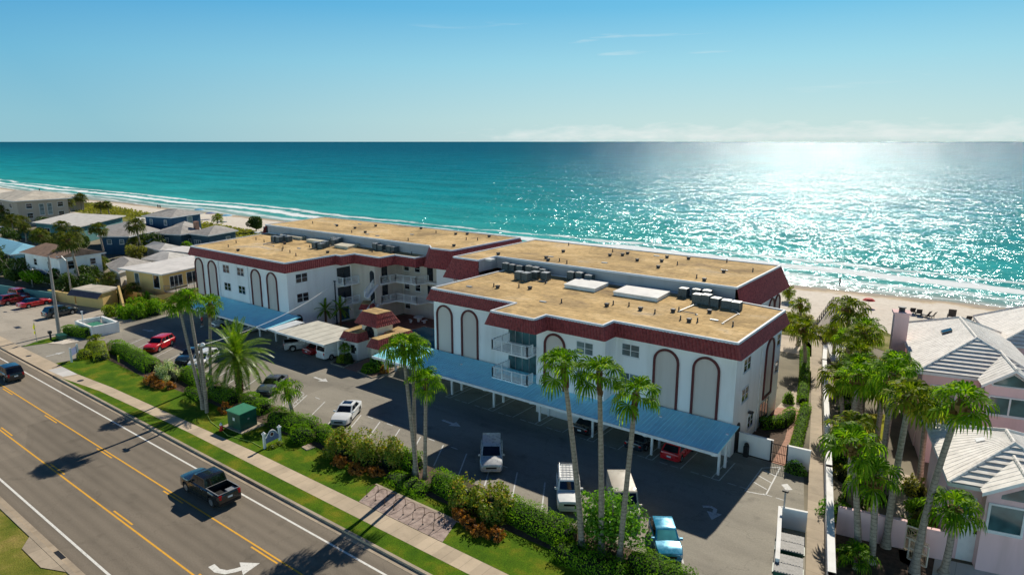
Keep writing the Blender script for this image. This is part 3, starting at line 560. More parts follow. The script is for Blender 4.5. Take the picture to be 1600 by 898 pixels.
# ------------------------------------------------------------------ architectural helpers
def offset(poly, d):
    """mitred offset of a counter-clockwise polygon, outwards for d > 0"""
    n = len(poly); out = []
    for i in range(n):
        p0, p, p1 = Vector(poly[i-1]), Vector(poly[i]), Vector(poly[(i+1) % n])
        a, c = (p-p0).normalized(), (p1-p).normalized(); na, nc = Vector((a.y,-a.x)), Vector((c.y,-c.x))
        m = (na+nc); m = m/max(.3, m.dot(na)) if m.length > 1e-6 else na
        out.append((p.x+m.x*d, p.y+m.y*d))
    return out
def tiles(b, T0, T1, B0, B1, zt, zb, rows=4, pitch=.34):
    """one sloping face of barrel tiles as real ribs, stepped course by course"""
    L_ = max((Vector(T1)-Vector(T0)).length, (Vector(B1)-Vector(B0)).length)
    if L_ < .05: return
    k = max(1, round(L_/pitch)); n = k*4+1
    al = (Vector((*B1,0))-Vector((*B0,0))).normalized(); nrm = Vector((al.y,-al.x,0))
    sl = Vector((*B0,zb))-Vector((*T0,zt)); nr = al.cross(-sl).normalized(); nr = -nr if nr.dot(nrm) < 0 else nr
    prof = [0, .06, .085, .06]
    o = len(b.v); vs = []
    for r in range(rows):
        for t, ex in ((r/rows, 0), ((r+1)/rows, .05)):
            for i in range(n):
                u = i/(n-1); P_ = Vector((T0[0]+(T1[0]-T0[0])*u, T0[1]+(T1[1]-T0[1])*u, zt)); Q = Vector((B0[0]+(B1[0]-B0[0])*u, B0[1]+(B1[1]-B0[1])*u, zb))
                vs.append(P_+(Q-P_)*t+nr*(prof[i % 4]+ex))
    fs = []
    for r in range(rows*2-1):
        for i in range(n-1): fs.append((r*n+i, (r+1)*n+i, (r+1)*n+i+1, r*n+i+1))
    b.add(vs, fs)
def block_roof(root, T, zt, zb, out, skip=(), deck='roof_gravel'):
    """flat roof with white fascia, barrel-tile mansard and soffit for a roof outline T"""
    T = ccw(T); n = len(T); Mo = offset(T, out)
    b = MB()
    for i in range(n):
        if i in skip: continue
        tiles(b, T[i], T[(i+1)%n], Mo[i], Mo[(i+1)%n], zt-.22, zb)
    b.build('mansard', 'barrel_tile', root)
    for i in range(n):   # hip ridges
        if i in skip or (i-1) % n in skip: continue
        b = MB(); b.tube([(*T[i], zt-.2), (*Mo[i], zb+.02)], .09, 6); b.build('hip_ridge', 'barrel_tile', root, smooth=True)
    I = offset(T, -.13); O = offset(T, .06); b = MB(); m = n
    b.add([(*p,zt-.23) for p in O]+[(*p,zt) for p in O]+[(*p,zt) for p in I]+[(*p,zt-.15) for p in I],
          [f for i in range(m) for f in ((i,(i+1)%m,m+(i+1)%m,m+i),(m+i,m+(i+1)%m,2*m+(i+1)%m,2*m+i),(2*m+i,2*m+(i+1)%m,3*m+(i+1)%m,3*m+i))])
    b.build('fascia', 'fascia_white', root)
    b = MB(); b.flat(I, zt-.12); b.build('flat_roof', deck, root)
    b = MB(); b.poly([(*p, zb-.01) for p in reversed(offset(T, out-.05))]); b.build('soffit', 'white_trim', root)
def frame(c, a):
    ca, sa = math.cos(a), math.sin(a)
    return lambda u, z, n: (c[0]-sa*u+ca*n, c[1]+ca*u+sa*n, c[2]+z)
FR, RT = R(-90), 0.0      # outward normals: -Y (front), +X (right)
def fbox(b, F, u0, u1, z0, z1, n0, n1, mi=0):
    b.add([F(u0,z0,n0),F(u1,z0,n0),F(u1,z0,n1),F(u0,z0,n1),F(u0,z1,n0),F(u1,z1,n0),F(u1,z1,n1),F(u0,z1,n1)],
          [(0,1,2,3),(7,6,5,4),(3,2,6,7),(1,0,4,5),(2,1,5,6),(0,3,7,4)], mi)
def window(root, c, a, w, h, cols=2, rows=2, pane='pane_dark', fr='white_trim', t=.07, name='window', sill=True):
    F = frame(c, a); b = MB()
    fbox(b,F,-w/2,w/2,-t,0,.0,.06); fbox(b,F,-w/2,w/2,h,h+t,.0,.06); fbox(b,F,-w/2-t,-w/2,-t,h+t,.0,.06); fbox(b,F,w/2,w/2+t,-t,h+t,.0,.06)
    for i in range(1, cols): u = -w/2+w*i/cols; fbox(b,F,u-t*.55,u+t*.55,0,h,.004,.055)
    for i in range(1, rows): z = h*i/rows; fbox(b,F,-w/2,w/2,z-.02,z+.02,.006,.045)
    if sill: fbox(b,F,-w/2-.12,w/2+.12,-t-.06,-t,.0,.11)
    o = b.build(name, fr, root)
    p = MB(); p.poly([F(-w/2,0,.02),F(w/2,0,.02),F(w/2,h,.02),F(-w/2,h,.02)]); p.build('pane', pane, o)
    return o
def archpts(w, h, k=18):
    r = w/2; return [(-r,0),(r,0)]+[(r*math.cos(math.pi*i/k), h-r+r*math.sin(math.pi*i/k)) for i in range(k+1)]
def arch_panel(root, c, a, w=2.1, h=5.8, fill='arch_grey', trim='maroon_trim', name='arch_panel', t=.20):
    F = frame(c, a); pts = archpts(w, h)
    b = MB(); b.poly([F(u,z,.012) for u, z in pts]); o = b.build(name, fill, root)
    P2 = offset([(u,z) for u, z in pts], t); b = MB(); n = len(pts)
    A = [F(u,z,.0) for u,z in pts]; A2 = [F(u,z,.15) for u,z in pts]; B2 = [F(u,z,.15) for u,z in P2]; B = [F(u,z,.0) for u,z in P2]
    b.add(A+A2+B2+B, [f for i in range(n) for f in ((i,(i+1)%n,n+(i+1)%n,n+i),(n+i,n+(i+1)%n,2*n+(i+1)%n,2*n+i),(2*n+i,2*n+(i+1)%n,3*n+(i+1)%n,3*n+i))])
    b.build('arch_trim', trim, o); return o
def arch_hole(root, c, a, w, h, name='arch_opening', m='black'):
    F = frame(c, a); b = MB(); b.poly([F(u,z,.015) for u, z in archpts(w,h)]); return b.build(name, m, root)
def railing(parent, path, z, h=1.05, step=.16, m='white_metal', name='railing'):
    b = MB()
    for p, q in zip(path[:-1], path[1:]):
        p, q = (*p, z) if len(p) == 2 else p, (*q, z) if len(q) == 2 else q
        d = Vector(q)-Vector(p); L_ = Vector((d.x,d.y)).length; n = max(2, round(L_/step))
        b.tube([Vector(p)+Vector((0,0,h)), Vector(q)+Vector((0,0,h))], .05, 4); b.tube([Vector(p)+Vector((0,0,.12)), Vector(q)+Vector((0,0,.12))], .04, 4)
        for i in range(n+1):
            s = Vector(p)+d*(i/n); r = .05 if i in (0, n) or i % 8 == 0 else .019
            b.box(s.x-r, s.x+r, s.y-r, s.y+r, s.z+(.0 if r > .02 else .12), s.z+h)
    return b.build(name, m, parent)
def balcony(root, pts, z, edge, name='balcony'):
    b = MB(); b.prism(pts, z-.2, z); o = b.build(name, 'white_trim', root); railing(o, edge, z+.001); return o
def vents(root, spots, z, sc=1):
    for x, y, k in spots:
        b = MB()
        if k == 0: b.cyl((x,y), .07*sc, z, z+.45*sc, 8); b.cyl((x,y), .11*sc, z, z+.06, 8)
        elif k == 1: b.box(x-.16,x+.16,y-.16,y+.16,z,z+.2); b.box(x-.2,x+.2,y-.2,y+.2,z+.2,z+.34)
        else: b.box(x-.4,x+.4,y-.12,y+.12,z,z+.1)
        b.build('roof_vent', 'dark_metal' if k < 2 else 'galv_metal', root)
def roof_hatch(root, pts, z, m, h=.35):
    b = MB(); b.prism(pts, z, z+h); b.prism(offset(ccw(pts), .07), z+h+.002, z+h+.09); return b.build('roof_hatch', m, root)
def rspots(n, x0, x1, y0, y1, seed, bad=()):
    r = random.Random(seed); out = []
    while len(out) < n:
        x, y = r.uniform(x0,x1), r.uniform(y0,y1)
        if all(not (a-.5 < x < c+.5 and d-.5 < y < e+.5) for a, c, d, e in bad) and all((x-p[0])**2+(y-p[1])**2 > 1.2 for p in out): out.append((x, y, r.choice([0,0,1,1,1,2])))
    return out

stucco('court_wall', (.72,.64,.55))
# ------------------------------------------------------------------ the condominium: right block
ZR = 10.48
cr = thing('condo_building', 'white condo block on the right with two stacked balconies under a maroon tile mansard', 'building', (-35,62,0))
T = [(-52.4,53.9),(-40.3,53.9),(-40.3,49.8),(-35.0,49.8),(-35.0,51.8),(-28.7,51.8),(-28.7,53.8),(-16.95,53.8),(-16.95,67.7),(-22.2,68.62),(-52.4,68.62)]
block_roof(cr, T, 10.6, 9.16, .42, skip=(8,9))
T2 = [(-58.9,64.9),(-54.6,64.9),(-54.6,68.7),(-22.2,68.65),(-22.2,84.6),(-59.4,84.6)]
block_roof(cr, T2, 12.05, 9.25, 1.0, skip=(1,2))
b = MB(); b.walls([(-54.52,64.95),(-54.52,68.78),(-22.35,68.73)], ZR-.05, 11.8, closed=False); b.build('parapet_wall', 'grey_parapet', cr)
b = MB(); W1 = [(-52.4,54.2),(-36.4,54.2),(-36.4,52.2),(-28.6,52.2),(-28.6,54.2),(-17.05,54.2),(-17.05,67.6),(-21.9,67.6),(-21.9,84.3),(-58.6,84.3),(-58.6,65.3),(-52.4,65.3)]
b.walls(W1, 0, 9.3); b.build('wall', 'white_wall', cr)
for x, y in ((-50.7,54.2),(-46.9,54.2),(-34.2,52.2),(-23.4,54.2),(-19.65,54.2)): arch_panel(cr, (x,y,2.72), FR)
arch_panel(cr, (-17.05,63.8,2.85), RT, 2.2, 5.6); arch_panel(cr, (-21.9,80.9,2.85), RT, 1.9, 5.6); arch_panel(cr, (-21.9,85.0-1.7,2.85), RT, 1.9, 5.6)
for x, y in ((-30.8,52.2),(-27.0,54.2)):
    for z in (7.3, 4.45): window(cr, (x,y,z), FR, 1.75, 1.12, 2, 2, 'pane_blind')
window(cr, (-43.0,54.2,7.95), FR, .9, .9, 1, 2, 'pane_teal')
for z in (6.15, 3.15):
    window(cr, (-39.6,54.2,z), FR, 3.6, 2.15, 4, 1, 'pane_teal', 'galv_metal', .05, 'sliding_door', False)
    balcony(cr, [(-41.3,51.1),(-36.75,51.1),(-36.75,54.15),(-41.3,54.15)], z-.1, [(-41.25,54.1),(-41.25,51.15),(-36.8,51.15),(-36.8,52.1)])
for z in (7.25, 4.45): window(cr, (-17.05,57.0,z), RT, 1.8, 1.15, 2, 2)
window(cr, (-17.05,59.2,1.15), RT, 1.5, 1.1, 2, 2); window(cr, (-17.05,63.3,.35), RT, 2.8, 2.0, 3, 1, 'pane_dark', 'galv_metal', .05)
for y, z in ((66.6,7.2),(66.6,4.4),(75,4.4),(75,7.2)): window(cr, (-17.05 if y < 68 else -21.9,y,z), RT, 1.1, 1.1, 1, 2)
arch_hole(cr, (-17.05,55.75,0.02), RT, 1.35, 2.7)
b = MB(); b.tube([(-16.97,61.0,0),(-16.97,61.0,9.1)], .05, 6); b.build('downpipe', 'white_trim', cr)
b = MB(); b.box(-17.0,-16.6,58.2,58.7,2.75,2.9); b.build('wall_lamp', 'dark_metal', cr)
vents(cr, [(-46.4,58.6,1),(-43.1,60.4,1),(-44.6,60.3,0),(-47.2,58.9,0),(-36.6,57.0,0),(-32.1,58.6,1),(-31.9,59.6,0),(-28.6,59.2,1),(-38.4,56.2,2),(-25.7,60.5,1),(-25.4,61.2,0),(-26.9,58.9,0),(-23.0,58.0,1),(-23.9,58.1,0),(-22.3,58.3,0),(-19.2,59.0,0),(-22.7,62.4,1),(-30.3,60.0,0),(-49.5,57.2,2),(-40.9,64.9,0),(-43.4,64.0,0),(-21.3,59.9,2)], ZR)
vents(cr, rspots(26, -57.5, -23.5, 69.8, 83.4, 3), 11.93)
hs = [[(-40.4,63.5),(-36.4,63.5),(-36.8,67.4),(-41.0,67.4)],[(-34.0,63.5),(-28.8,63.5),(-29.1,67.4),(-34.3,67.4)]]
for h_ in hs: roof_hatch(cr, h_, ZR, 'hatch_white')
roof_hatch(cr, rect(-54.1,-53.2,65.8,66.6), ZR+1.4, 'hatch_white', .15)

# ------------------------------------------------------------------ left block
cl_ = thing('condo_building', 'white condo block on the left with stacked courtyard walkways and maroon mansard', 'building', (-88,65,0))
T = [(-105.3,53.2),(-79.8,53.2),(-79.8,61.9),(-78.45,61.9),(-78.45,64.3),(-72.75,64.3),(-72.75,67.3),(-68.5,67.3),(-68.5,70.1),(-109.5,70.1)]
block_roof(cl_, T, 10.6, 9.16, .42, skip=(8,))
T2 = [(-110.4,70.15),(-68.2,70.0),(-66.6,68.6),(-62.6,68.8),(-62.6,84.9),(-112,84.9)]
block_roof(cl_, T2, 12.05, 9.25, 1.0, skip=(0,))
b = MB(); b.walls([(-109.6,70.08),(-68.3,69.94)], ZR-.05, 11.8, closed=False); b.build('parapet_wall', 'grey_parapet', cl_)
b = MB(); b.walls([(-62.9,72.0),(-62.9,84.5),(-109,84.5),(-105.2,53.6),(-80.2,53.6),(-80.2,65.0)], 0, 9.3, closed=False); b.build('wall', 'white_wall', cl_)
b = MB(); b.walls([(-80.2,65.0),(-74.8,65.0),(-74.8,66.2),(-76.3,66.2),(-76.3,72.0),(-62.9,72.0)], 0, 9.3, closed=False); b.build('courtyard_wall', 'court_wall', cl_)
b = MB(); b.box(-66.4,-63.0,69.4,71.98,0,9.25); b.build('stair_wall', 'white_wall', cl_)
for x in (-104.0,-100.0,-87.9,-83.85): arch_panel(cl_, (x,53.6,2.72), FR, 2.15)
for x in (-95.9,-91.9):
    for z in (7.25, 4.45): window(cl_, (x,53.6,z), FR, 1.75, 1.15, 2, 2)
for x in (-98.0,-89.9): b = MB(); b.tube([(x,53.5,2.5),(x,53.5,9.1)], .06, 6); b.build('downpipe', 'white_trim', cl_)
for z in (7.35, 4.5): window(cl_, (-80.2,56.0,z), RT, 1.9, 1.2, 2, 2)
arch_hole(cl_, (-80.2,55.0,0.1), RT, 1.5, 2.6)
for z in (6.15, 3.15):
    window(cl_, (-80.2,63.5,z), RT, 2.4, 2.2, 2, 1, 'pane_dark', 'dark_metal', .05, 'sliding_door', False)
    balcony(cl_, [(-80.15,62.1),(-78.3,62.1),(-78.3,64.95),(-80.15,64.95)], z-.1, [(-80.1,62.15),(-78.35,62.15),(-78.35,64.9)])
    sl_ = [(-76.25,66.25),(-75.2,65.7),(-74.5,65.9),(-74.2,68.6),(-70.1,68.9),(-69.6,71),(-66.45,71.0),(-66.45,71.95),(-76.25,71.95)]
    b = MB(); b.prism(sl_, z-.25, z-.02); w_ = b.build('walkway', 'white_trim', cl_)
    railing(w_, [(-75.2,65.75),(-74.55,65.95),(-74.25,68.6),(-70.15,68.9),(-69.65,71.0)], z, 1.05, .2)
    for x in (-75.3,-72.9): window(cl_, (x,72.0,z+1.0), FR, 1.05, 1.1, 1, 2)
    window(cl_, (-70.2,72.0,z), FR, 1.1, 2.1, 1, 1, 'pane_dark', 'dark_metal', .05, 'door', False)
    window(cl_, (-76.3,68.2,z), RT, 1.0, 2.1, 1, 1, 'pane_dark', 'dark_metal', .05, 'door', False)
    arch_hole(cl_, (-75.5,65.0,z+.1), FR, 1.0, 1.9, 'arch_opening', 'pane_dark')
    # outside stair flight with its own rail
    b = MB(); n_ = 12
    for i in range(n_): 
        t = i/n_; b.obox((-75.0+1.7*t, 65.4-3.6*t, z-.2-2.7*t*.42), (.9,.36,.2), R(-25))
    st = b.build('stair_flight', 'white_trim', cl_)
    railing(st, [(-75.4,65.5,z-.1),(-73.7,61.9,z-1.25)], z, 1.0, .2)
window(cl_, (-75.3,72.0,1.0), FR, 1.1, 1.2, 1, 2); window(cl_, (-80.2,63.3,.3), RT, 1.6, 1.9, 1, 1, 'pane_teal', 'light_blue_wall', .08, 'door', False)
for h_ in ([(-103.4,68.5),(-97.0,68.2),(-98.2,69.9),(-104.2,69.9)],[(-94.4,67.4),(-90.2,67.6),(-91.4,69.9),(-95.4,69.9)],[(-85.9,66.5),(-82.6,66.5),(-83.9,69.9),(-87.2,69.9)]): roof_hatch(cl_, h_, ZR, 'hatch_cream')
roof_hatch(cl_, rect(-112.4,-111,69,69.9), 10.4, 'hatch_white', .1)
vents(cl_, rspots(15, -103.5, -81, 55, 65, 5), ZR); vents(cl_, rspots(20, -109, -64, 71.5, 83.6, 6), 11.93); vents(cl_, [(-77.5,67,0),(-74.4,68.3,1),(-71.2,69.2,0)], ZR)

def conduit(root, pts, z, r=.05):
    b = MB(); b.tube([(x,y,z+.12) for x, y in pts], r, 5)
    for x, y in pts: b.box(x-.1,x+.1,y-.1,y+.1,z,z+.08)
    b.build('roof_conduit', 'galv_metal', root)
conduit(cr, [(-46.5,67.5),(-46.3,64.6),(-43.6,64.5)], ZR); conduit(cr, [(-41,67.6),(-35.2,67.7),(-28,67.6)], ZR); conduit(cr, [(-25,64.8),(-25.2,61.0),(-23.4,60.8)], ZR); conduit(cr, [(-21.2,64.7),(-20.2,63.5),(-20.2,59.2)], ZR, .04)
conduit(cl_, [(-97.8,64.2),(-97.6,61.4),(-94.6,61.3)], ZR); conduit(cl_, [(-107.4,70.6-1.2),(-100,69.2),(-97.4,66)], ZR); conduit(cl_, [(-86.8,65.2),(-86.6,68.0)], ZR); conduit(cl_, [(-75.2,69.0),(-81.8,69.1),(-87.6,69.4)], ZR, .04)
# ------------------------------------------------------------------ gatehouse between the blocks
gh = thing('gatehouse', 'small white gatehouse with square maroon tiled tower and fan light over the courtyard entrance', 'gatehouse', (-63,53,0))
tw = [(-64.6,53.6),(-61.6,53.5),(-61.4,55.9),(-64.6,55.9)]
def cap(root, T, zt, zb, out, deck=True):
    T = ccw(T); Mo = offset(T, out); n = len(T); b = MB()
    for i in range(n): tiles(b, T[i], T[(i+1)%n], Mo[i], Mo[(i+1)%n], zt, zb, 3)
    b.build('mansard', 'barrel_tile', root)
    for i in range(n): b = MB(); b.tube([(*T[i],zt+.02),(*Mo[i],zb+.03)], .09, 6); b.build('hip_ridge', 'barrel_tile', root, smooth=True)
    b = MB(); b.prism(offset(T,.05), zt-.05, zt+.07); b.build('flat_roof', 'roof_gravel', root)
    b = MB(); b.poly([(*p, zb) for p in reversed(Mo)]); b.build('soffit', 'white_trim', root)
cap(gh, offset(ccw(tw), -.12), 5.95, 4.45, .75)
b = MB(); b.walls(ccw(tw), 0, 4.5); b.build('tower_wall', 'cream_wall', gh)
lw = [(-66.0,51.7),(-63.6,51.9),(-63.6,53.55),(-64.7,53.7),(-64.7,54.9),(-66.4,54.9)]
cap(gh, offset(ccw(lw), -.1), 3.5, 2.45, .45); b = MB(); b.walls(ccw(lw), 0, 2.5); b.build('wall', 'white_wall', gh)
rw = [(-60.7,51.6),(-59.3,51.6),(-59.3,57.2),(-62.0,57.4),(-61.35,54.4),(-60.7,54.4)]
cap(gh, offset(ccw(rw), -.1), 3.5, 2.45, .45); b = MB(); b.walls(ccw(rw), 0, 2.5); b.build('wall', 'cream_wall', gh)
o = arch_hole(gh, (-63.1,53.5,2.75), FR, 1.75, 1.55, 'fan_light', 'pane_dark'); F = frame((-63.1,53.5,2.75), FR); b = MB()
for i in range(9): a = math.pi*i/8; b.tube([F(.25*math.cos(a),.68+.25*math.sin(a),.04), F(.84*math.cos(a),.68+.84*math.sin(a),.04)], .025, 4)
b.build('fan_bars', 'dark_metal', o)
arch_hole(gh, (-62.2,53.5,.02), FR, 1.5, 2.3, 'gateway'); window(gh, (-64.4,51.83,1.0), R(-85), .5, .9, 1, 1, 'pane_dark', 'dark_metal', .05)
b = MB(); b.obox((-63.9,51.7,1.5), (.25,.2,.4)); b.build('wall_lamp', 'dark_metal', gh)
b = MB(); b.prism([(-77.3,64.6),(-75.6,62.6),(-73.9,63.6),(-75.6,65.4)], 0, 2.6); b.build('wall', 'white_wall', gh)
cap(gh, [(-77.0,64.4),(-75.6,62.9),(-74.3,63.6),(-75.6,65.1)], 3.4, 2.6, .4)
sheet('entry_walk', 'brick_paver', [(-62.8,48.9),(-60.4,48.9),(-61,53.4),(-63.3,53.4)], .034)
for pts in ([(-65.4,49.0),(-62.8,49.0),(-63.4,51.6),(-66.0,51.6)],[(-60.3,49.0),(-57.3,48.6),(-56.8,50.4),(-57.2,52.5),(-60.5,51.5)]):
    b = MB(); b.prism(pts, .02, .14); struct(b.build('bed_kerb', 'kerb_concrete')); b = MB(); b.flat(offset(ccw(pts), -.15), .145); struct(b.build('planting_bed', 'soil'))

# ------------------------------------------------------------------ carports
def carport(label, x0, x1, yf, yb, zf, zb, posts, m='canopy_metal', rib=.40, yp=50.5, inner=None):
    t = thing('carport', label, 'carport', ((x0+x1)/2, yf, 0))
    b = MB(); b.add([(x0,yf,zf),(x1,yf,zf),(x1,yb,zb),(x0,yb,zb),(x0,yf,zf-.06),(x1,yf,zf-.06),(x1,yb,zb-.06),(x0,yb,zb-.06)], [(0,1,2,3),(7,6,5,4),(4,5,1,0),(5,6,2,1),(6,7,3,2),(7,4,0,3)])
    n = round((x1-x0)/rib)
    for i in range(n+1):
        x = x0+.03+(x1-x0-.06)*i/n
        b.add([(x-.035,yf+.01,zf+.001),(x+.035,yf+.01,zf+.001),(x+.018,yf+.01,zf+.04),(x-.018,yf+.01,zf+.04),(x-.035,yb-.01,zb+.001),(x+.035,yb-.01,zb+.001),(x+.018,yb-.01,zb+.04),(x-.018,yb-.01,zb+.04)], [(0,1,2,3),(7,6,5,4),(1,5,6,2),(3,7,4,0),(2,6,7,3)])
    b.build('canopy', m, t)
    b = MB(); b.box(x0-.03,x1+.03,yf-.10,yf-.002,zf-.20,zf+.05); b.box(x0-.08,x0-.002,yf,yb,zf-.16,zf+.03) if abs(zf-zb) < .05 else None; b.build('gutter', 'white_metal', t)
    for x in posts:
        b = MB(); b.box(x-.09,x+.09,yp-.09,yp+.09,0,zf-.05); b.box(x-.07,x+.07,yf,yb-.1,zf-.32,zf-.21); b.box(x-.2,x+.2,yf+.1,yf+.32,zf-.34,zf-.2); b.build('post', 'white_metal', t)
        if inner:
            b = MB(); b.box(x-.1,x+.1,inner-.1,inner+.1,0,zb-.1); b.build('post', 'white_metal', t)
    return t
carport('long ribbed white metal carport along the front of the right condo block', -57.3, -16.35, 48.85, 53.95, 2.66, 3.2, [-57.0,-52.2,-46.4,-40.55,-34.75,-28.75,-22.75,-16.75], inner=52.1)
carport('ribbed metal carport shaded blue along the front of the left condo block', -99.6, -77.2, 47.95, 53.4, 2.66, 3.2, [-99.3,-94.6,-88.95,-83,-79.1])
carport('flat beige metal carport beside the gatehouse, over a pickup and a white van', -75.2, -65.2, 48.1, 54.7, 2.68, 2.72, [-74.8,-72.6,-68.7,-65.6], 'beige_metal', 1.6)
carport('short white metal carport link beside the beige carport roof', -77.15, -75.3, 48.2, 52.6, 2.7, 2.9, [-76.2], 'white_metal', .5)

# ------------------------------------------------------------------ roof-top air conditioners
def ac_unit(label, x, y, z, s=.85, h=.95, rz=0, group=None):
    t = thing('air_conditioner', label, 'air conditioner', (x,y,z), rz, group)
    b = MB(); q = s/2
    for zz in np.linspace(.12, h-.1, 9): b.box(-q,q,-q,q,zz,zz+.055)
    b.box(-q+.03,q-.03,-q+.03,q-.03,.05,h-.02)
    for i in (-1,1):
        for j in (-1,1): b.box(i*q-.04,i*q+.04,j*q-.04,j*q+.04,0,h)
    b.build('cabinet', 'ac_metal', t, world=False)
    b = MB(); b.box(-q-.02,q+.02,-q-.02,q+.02,h,h+.05); b.cyl((0,0), q*.72, h+.05, h+.09, 14); b.build('fan_grille', 'galv_metal', t, world=False)
    return t
def ac_row(pts, label, group, z=ZR):
    f = None
    for i, (x, y) in enumerate(pts):
        if f is None: f = ac_unit(label, x, y, z, group=group)
        else: copy_tree(f, (x, y, z), random.uniform(-.15,.15), (1,1,random.uniform(.85,1.12)), label, group)
ac_row([(-52.2,67.9),(-51.1,67.9),(-50.0,68.0),(-48.5,68.0),(-47.4,67.9),(-46.3,67.9)], 'grey air conditioner in the back row at the right roof left end', 'air conditioners in the back row, right roof left end')
ac_row([(-47.4,64.2),(-46.2,64.0),(-46.0,65.6),(-44.6,65.8)], 'grey air conditioner in the front group of four, right roof left end', 'air conditioners in the front group, right roof left end')
ac_row([(-42.2,68.0),(-41.0,68.0),(-39.7,68.0)], 'grey air conditioner behind the smaller white roof hatch', 'air conditioners behind the smaller hatch')
ac_row([(-27.5,67.4),(-26.2,67.9),(-25.0,67.7)], 'grey air conditioner of three against the parapet, right roof end', 'air conditioners against the parapet, right roof end')
ac_row([(-25.2,65.6),(-24.2,65.4),(-23.1,65.2),(-22.0,65.2),(-21.0,65.2)], 'grey air conditioner in the row of five at the right roof end', 'row of five air conditioners, right roof end')
ac_row([(-111.2,70.9),(-110.0,70.9),(-108.9,71.0),(-107.8,71.0)], 'dark air conditioner at the left roof far corner', 'air conditioners at the left roof corner')
ac_row([(-98.8,64.3),(-97.6,64.4),(-98.2,65.6),(-97.0,65.7)], 'dark air conditioner in the front left cluster on the left roof', 'front left cluster on the left roof')
ac_row([(-87.7,64.3),(-86.5,64.5),(-87.0,65.6)], 'dark air conditioner in the middle cluster on the left roof', 'middle cluster on the left roof')
ac_row([(-89.3,69.2),(-88.2,69.2),(-87.9,68.2)], 'dark air conditioner between the cream hatches on the left roof', 'air conditioners between the cream hatches')
ac_row([(-79.0,69.2),(-77.8,69.2),(-76.0,69.3),(-75.0,69.3)], 'dark air conditioner by the parapet above the courtyard walkways', 'air conditioners above the walkways')
# ------------------------------------------------------------------ foliage
def leaf_quads(P, N, size, rg, spread=.8, asp=.55):
    """one small folded leaf quad per point, loosely facing N"""
    n = len(P); N = N+rg.normal(0, spread, (n,3)); N /= np.linalg.norm(N, axis=1, keepdims=True)
    t = rg.normal(0,1,(n,3)); t -= N*(t*N).sum(1, keepdims=True); t /= np.linalg.norm(t, axis=1, keepdims=True); s = np.cross(N, t)
    a = (size*rg.uniform(.65,1.35,n))[:,None]
    V = np.stack([P-t*a*.5, P+s*a*asp*.5+N*a*.06, P+t*a*.5, P-s*a*asp*.5+N*a*.06], 1).reshape(-1,3)
    F = np.arange(4*n).reshape(n,4)
    return V, F
def noise3(P, rg, f=1.0):
    ph = rg.uniform(0, 6.28, (6,)); k = rg.normal(0, 1, (6,3))*f
    return sum(np.sin(P@k[i]+ph[i]) for i in range(6))/6
def merge(parts):
    V, F, Mi, o = [], [], [], 0
    for v, f, m in parts: V.append(v); F.append(f+o); Mi.append(np.full(len(f), m)); o += len(v)
    return np.concatenate(V), np.concatenate(F), np.concatenate(Mi)
def hull_quads(fn, nu, nv):
    """closed-ish quad shell from a parametric surface fn(u,v)"""
    V = np.array([fn(i/nu, j/(nv-1)) for j in range(nv) for i in range(nu)]); F = np.array([(j*nu+i, j*nu+(i+1)%nu, (j+1)*nu+(i+1)%nu, (j+1)*nu+i) for j in range(nv-1) for i in range(nu)])
    return V, F
def shrub(name, label, cat, loc, r, leaf='hedge_leaf', n=1500, size=.16, group=None, seed=None, power=2.0, lumpy=.16, flat_bottom=True, spread=.8, stems=None):
    """bushy plant: leaf-sized faces over a lumpy ellipsoid (power > 2 gives a clipped, boxier outline) with a dark core"""
    rg = np.random.default_rng(seed if seed is not None else int(abs(loc[0]*131+loc[1]*17)) + 1)
    D = rg.normal(0,1,(n,3)); D[:,2] = np.abs(D[:,2])-.25*rg.random(n); D /= np.linalg.norm(D, axis=1, keepdims=True)
    q = (np.abs(D)**power).sum(1)**(-1/power)
    rad = q*(1+lumpy*noise3(D*3, rg, 1.0)+.10*noise3(D*3, rg, 2.6)); rad *= 1-.28*rg.random(n)**3
    R_ = np.array(r); P = D*rad[:,None]*R_; P[:,2] = np.maximum(P[:,2], -R_[2]*.0+.04)
    V, F = leaf_quads(P, D, size, rg, spread)
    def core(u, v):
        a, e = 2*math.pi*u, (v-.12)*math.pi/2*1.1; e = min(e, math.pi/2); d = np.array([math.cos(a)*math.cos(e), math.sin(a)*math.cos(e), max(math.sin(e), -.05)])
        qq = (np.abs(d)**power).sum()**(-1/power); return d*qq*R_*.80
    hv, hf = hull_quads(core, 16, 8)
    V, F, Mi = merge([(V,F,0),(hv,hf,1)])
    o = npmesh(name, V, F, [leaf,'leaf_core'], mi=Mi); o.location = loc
    tag(o, label, cat, group); return o
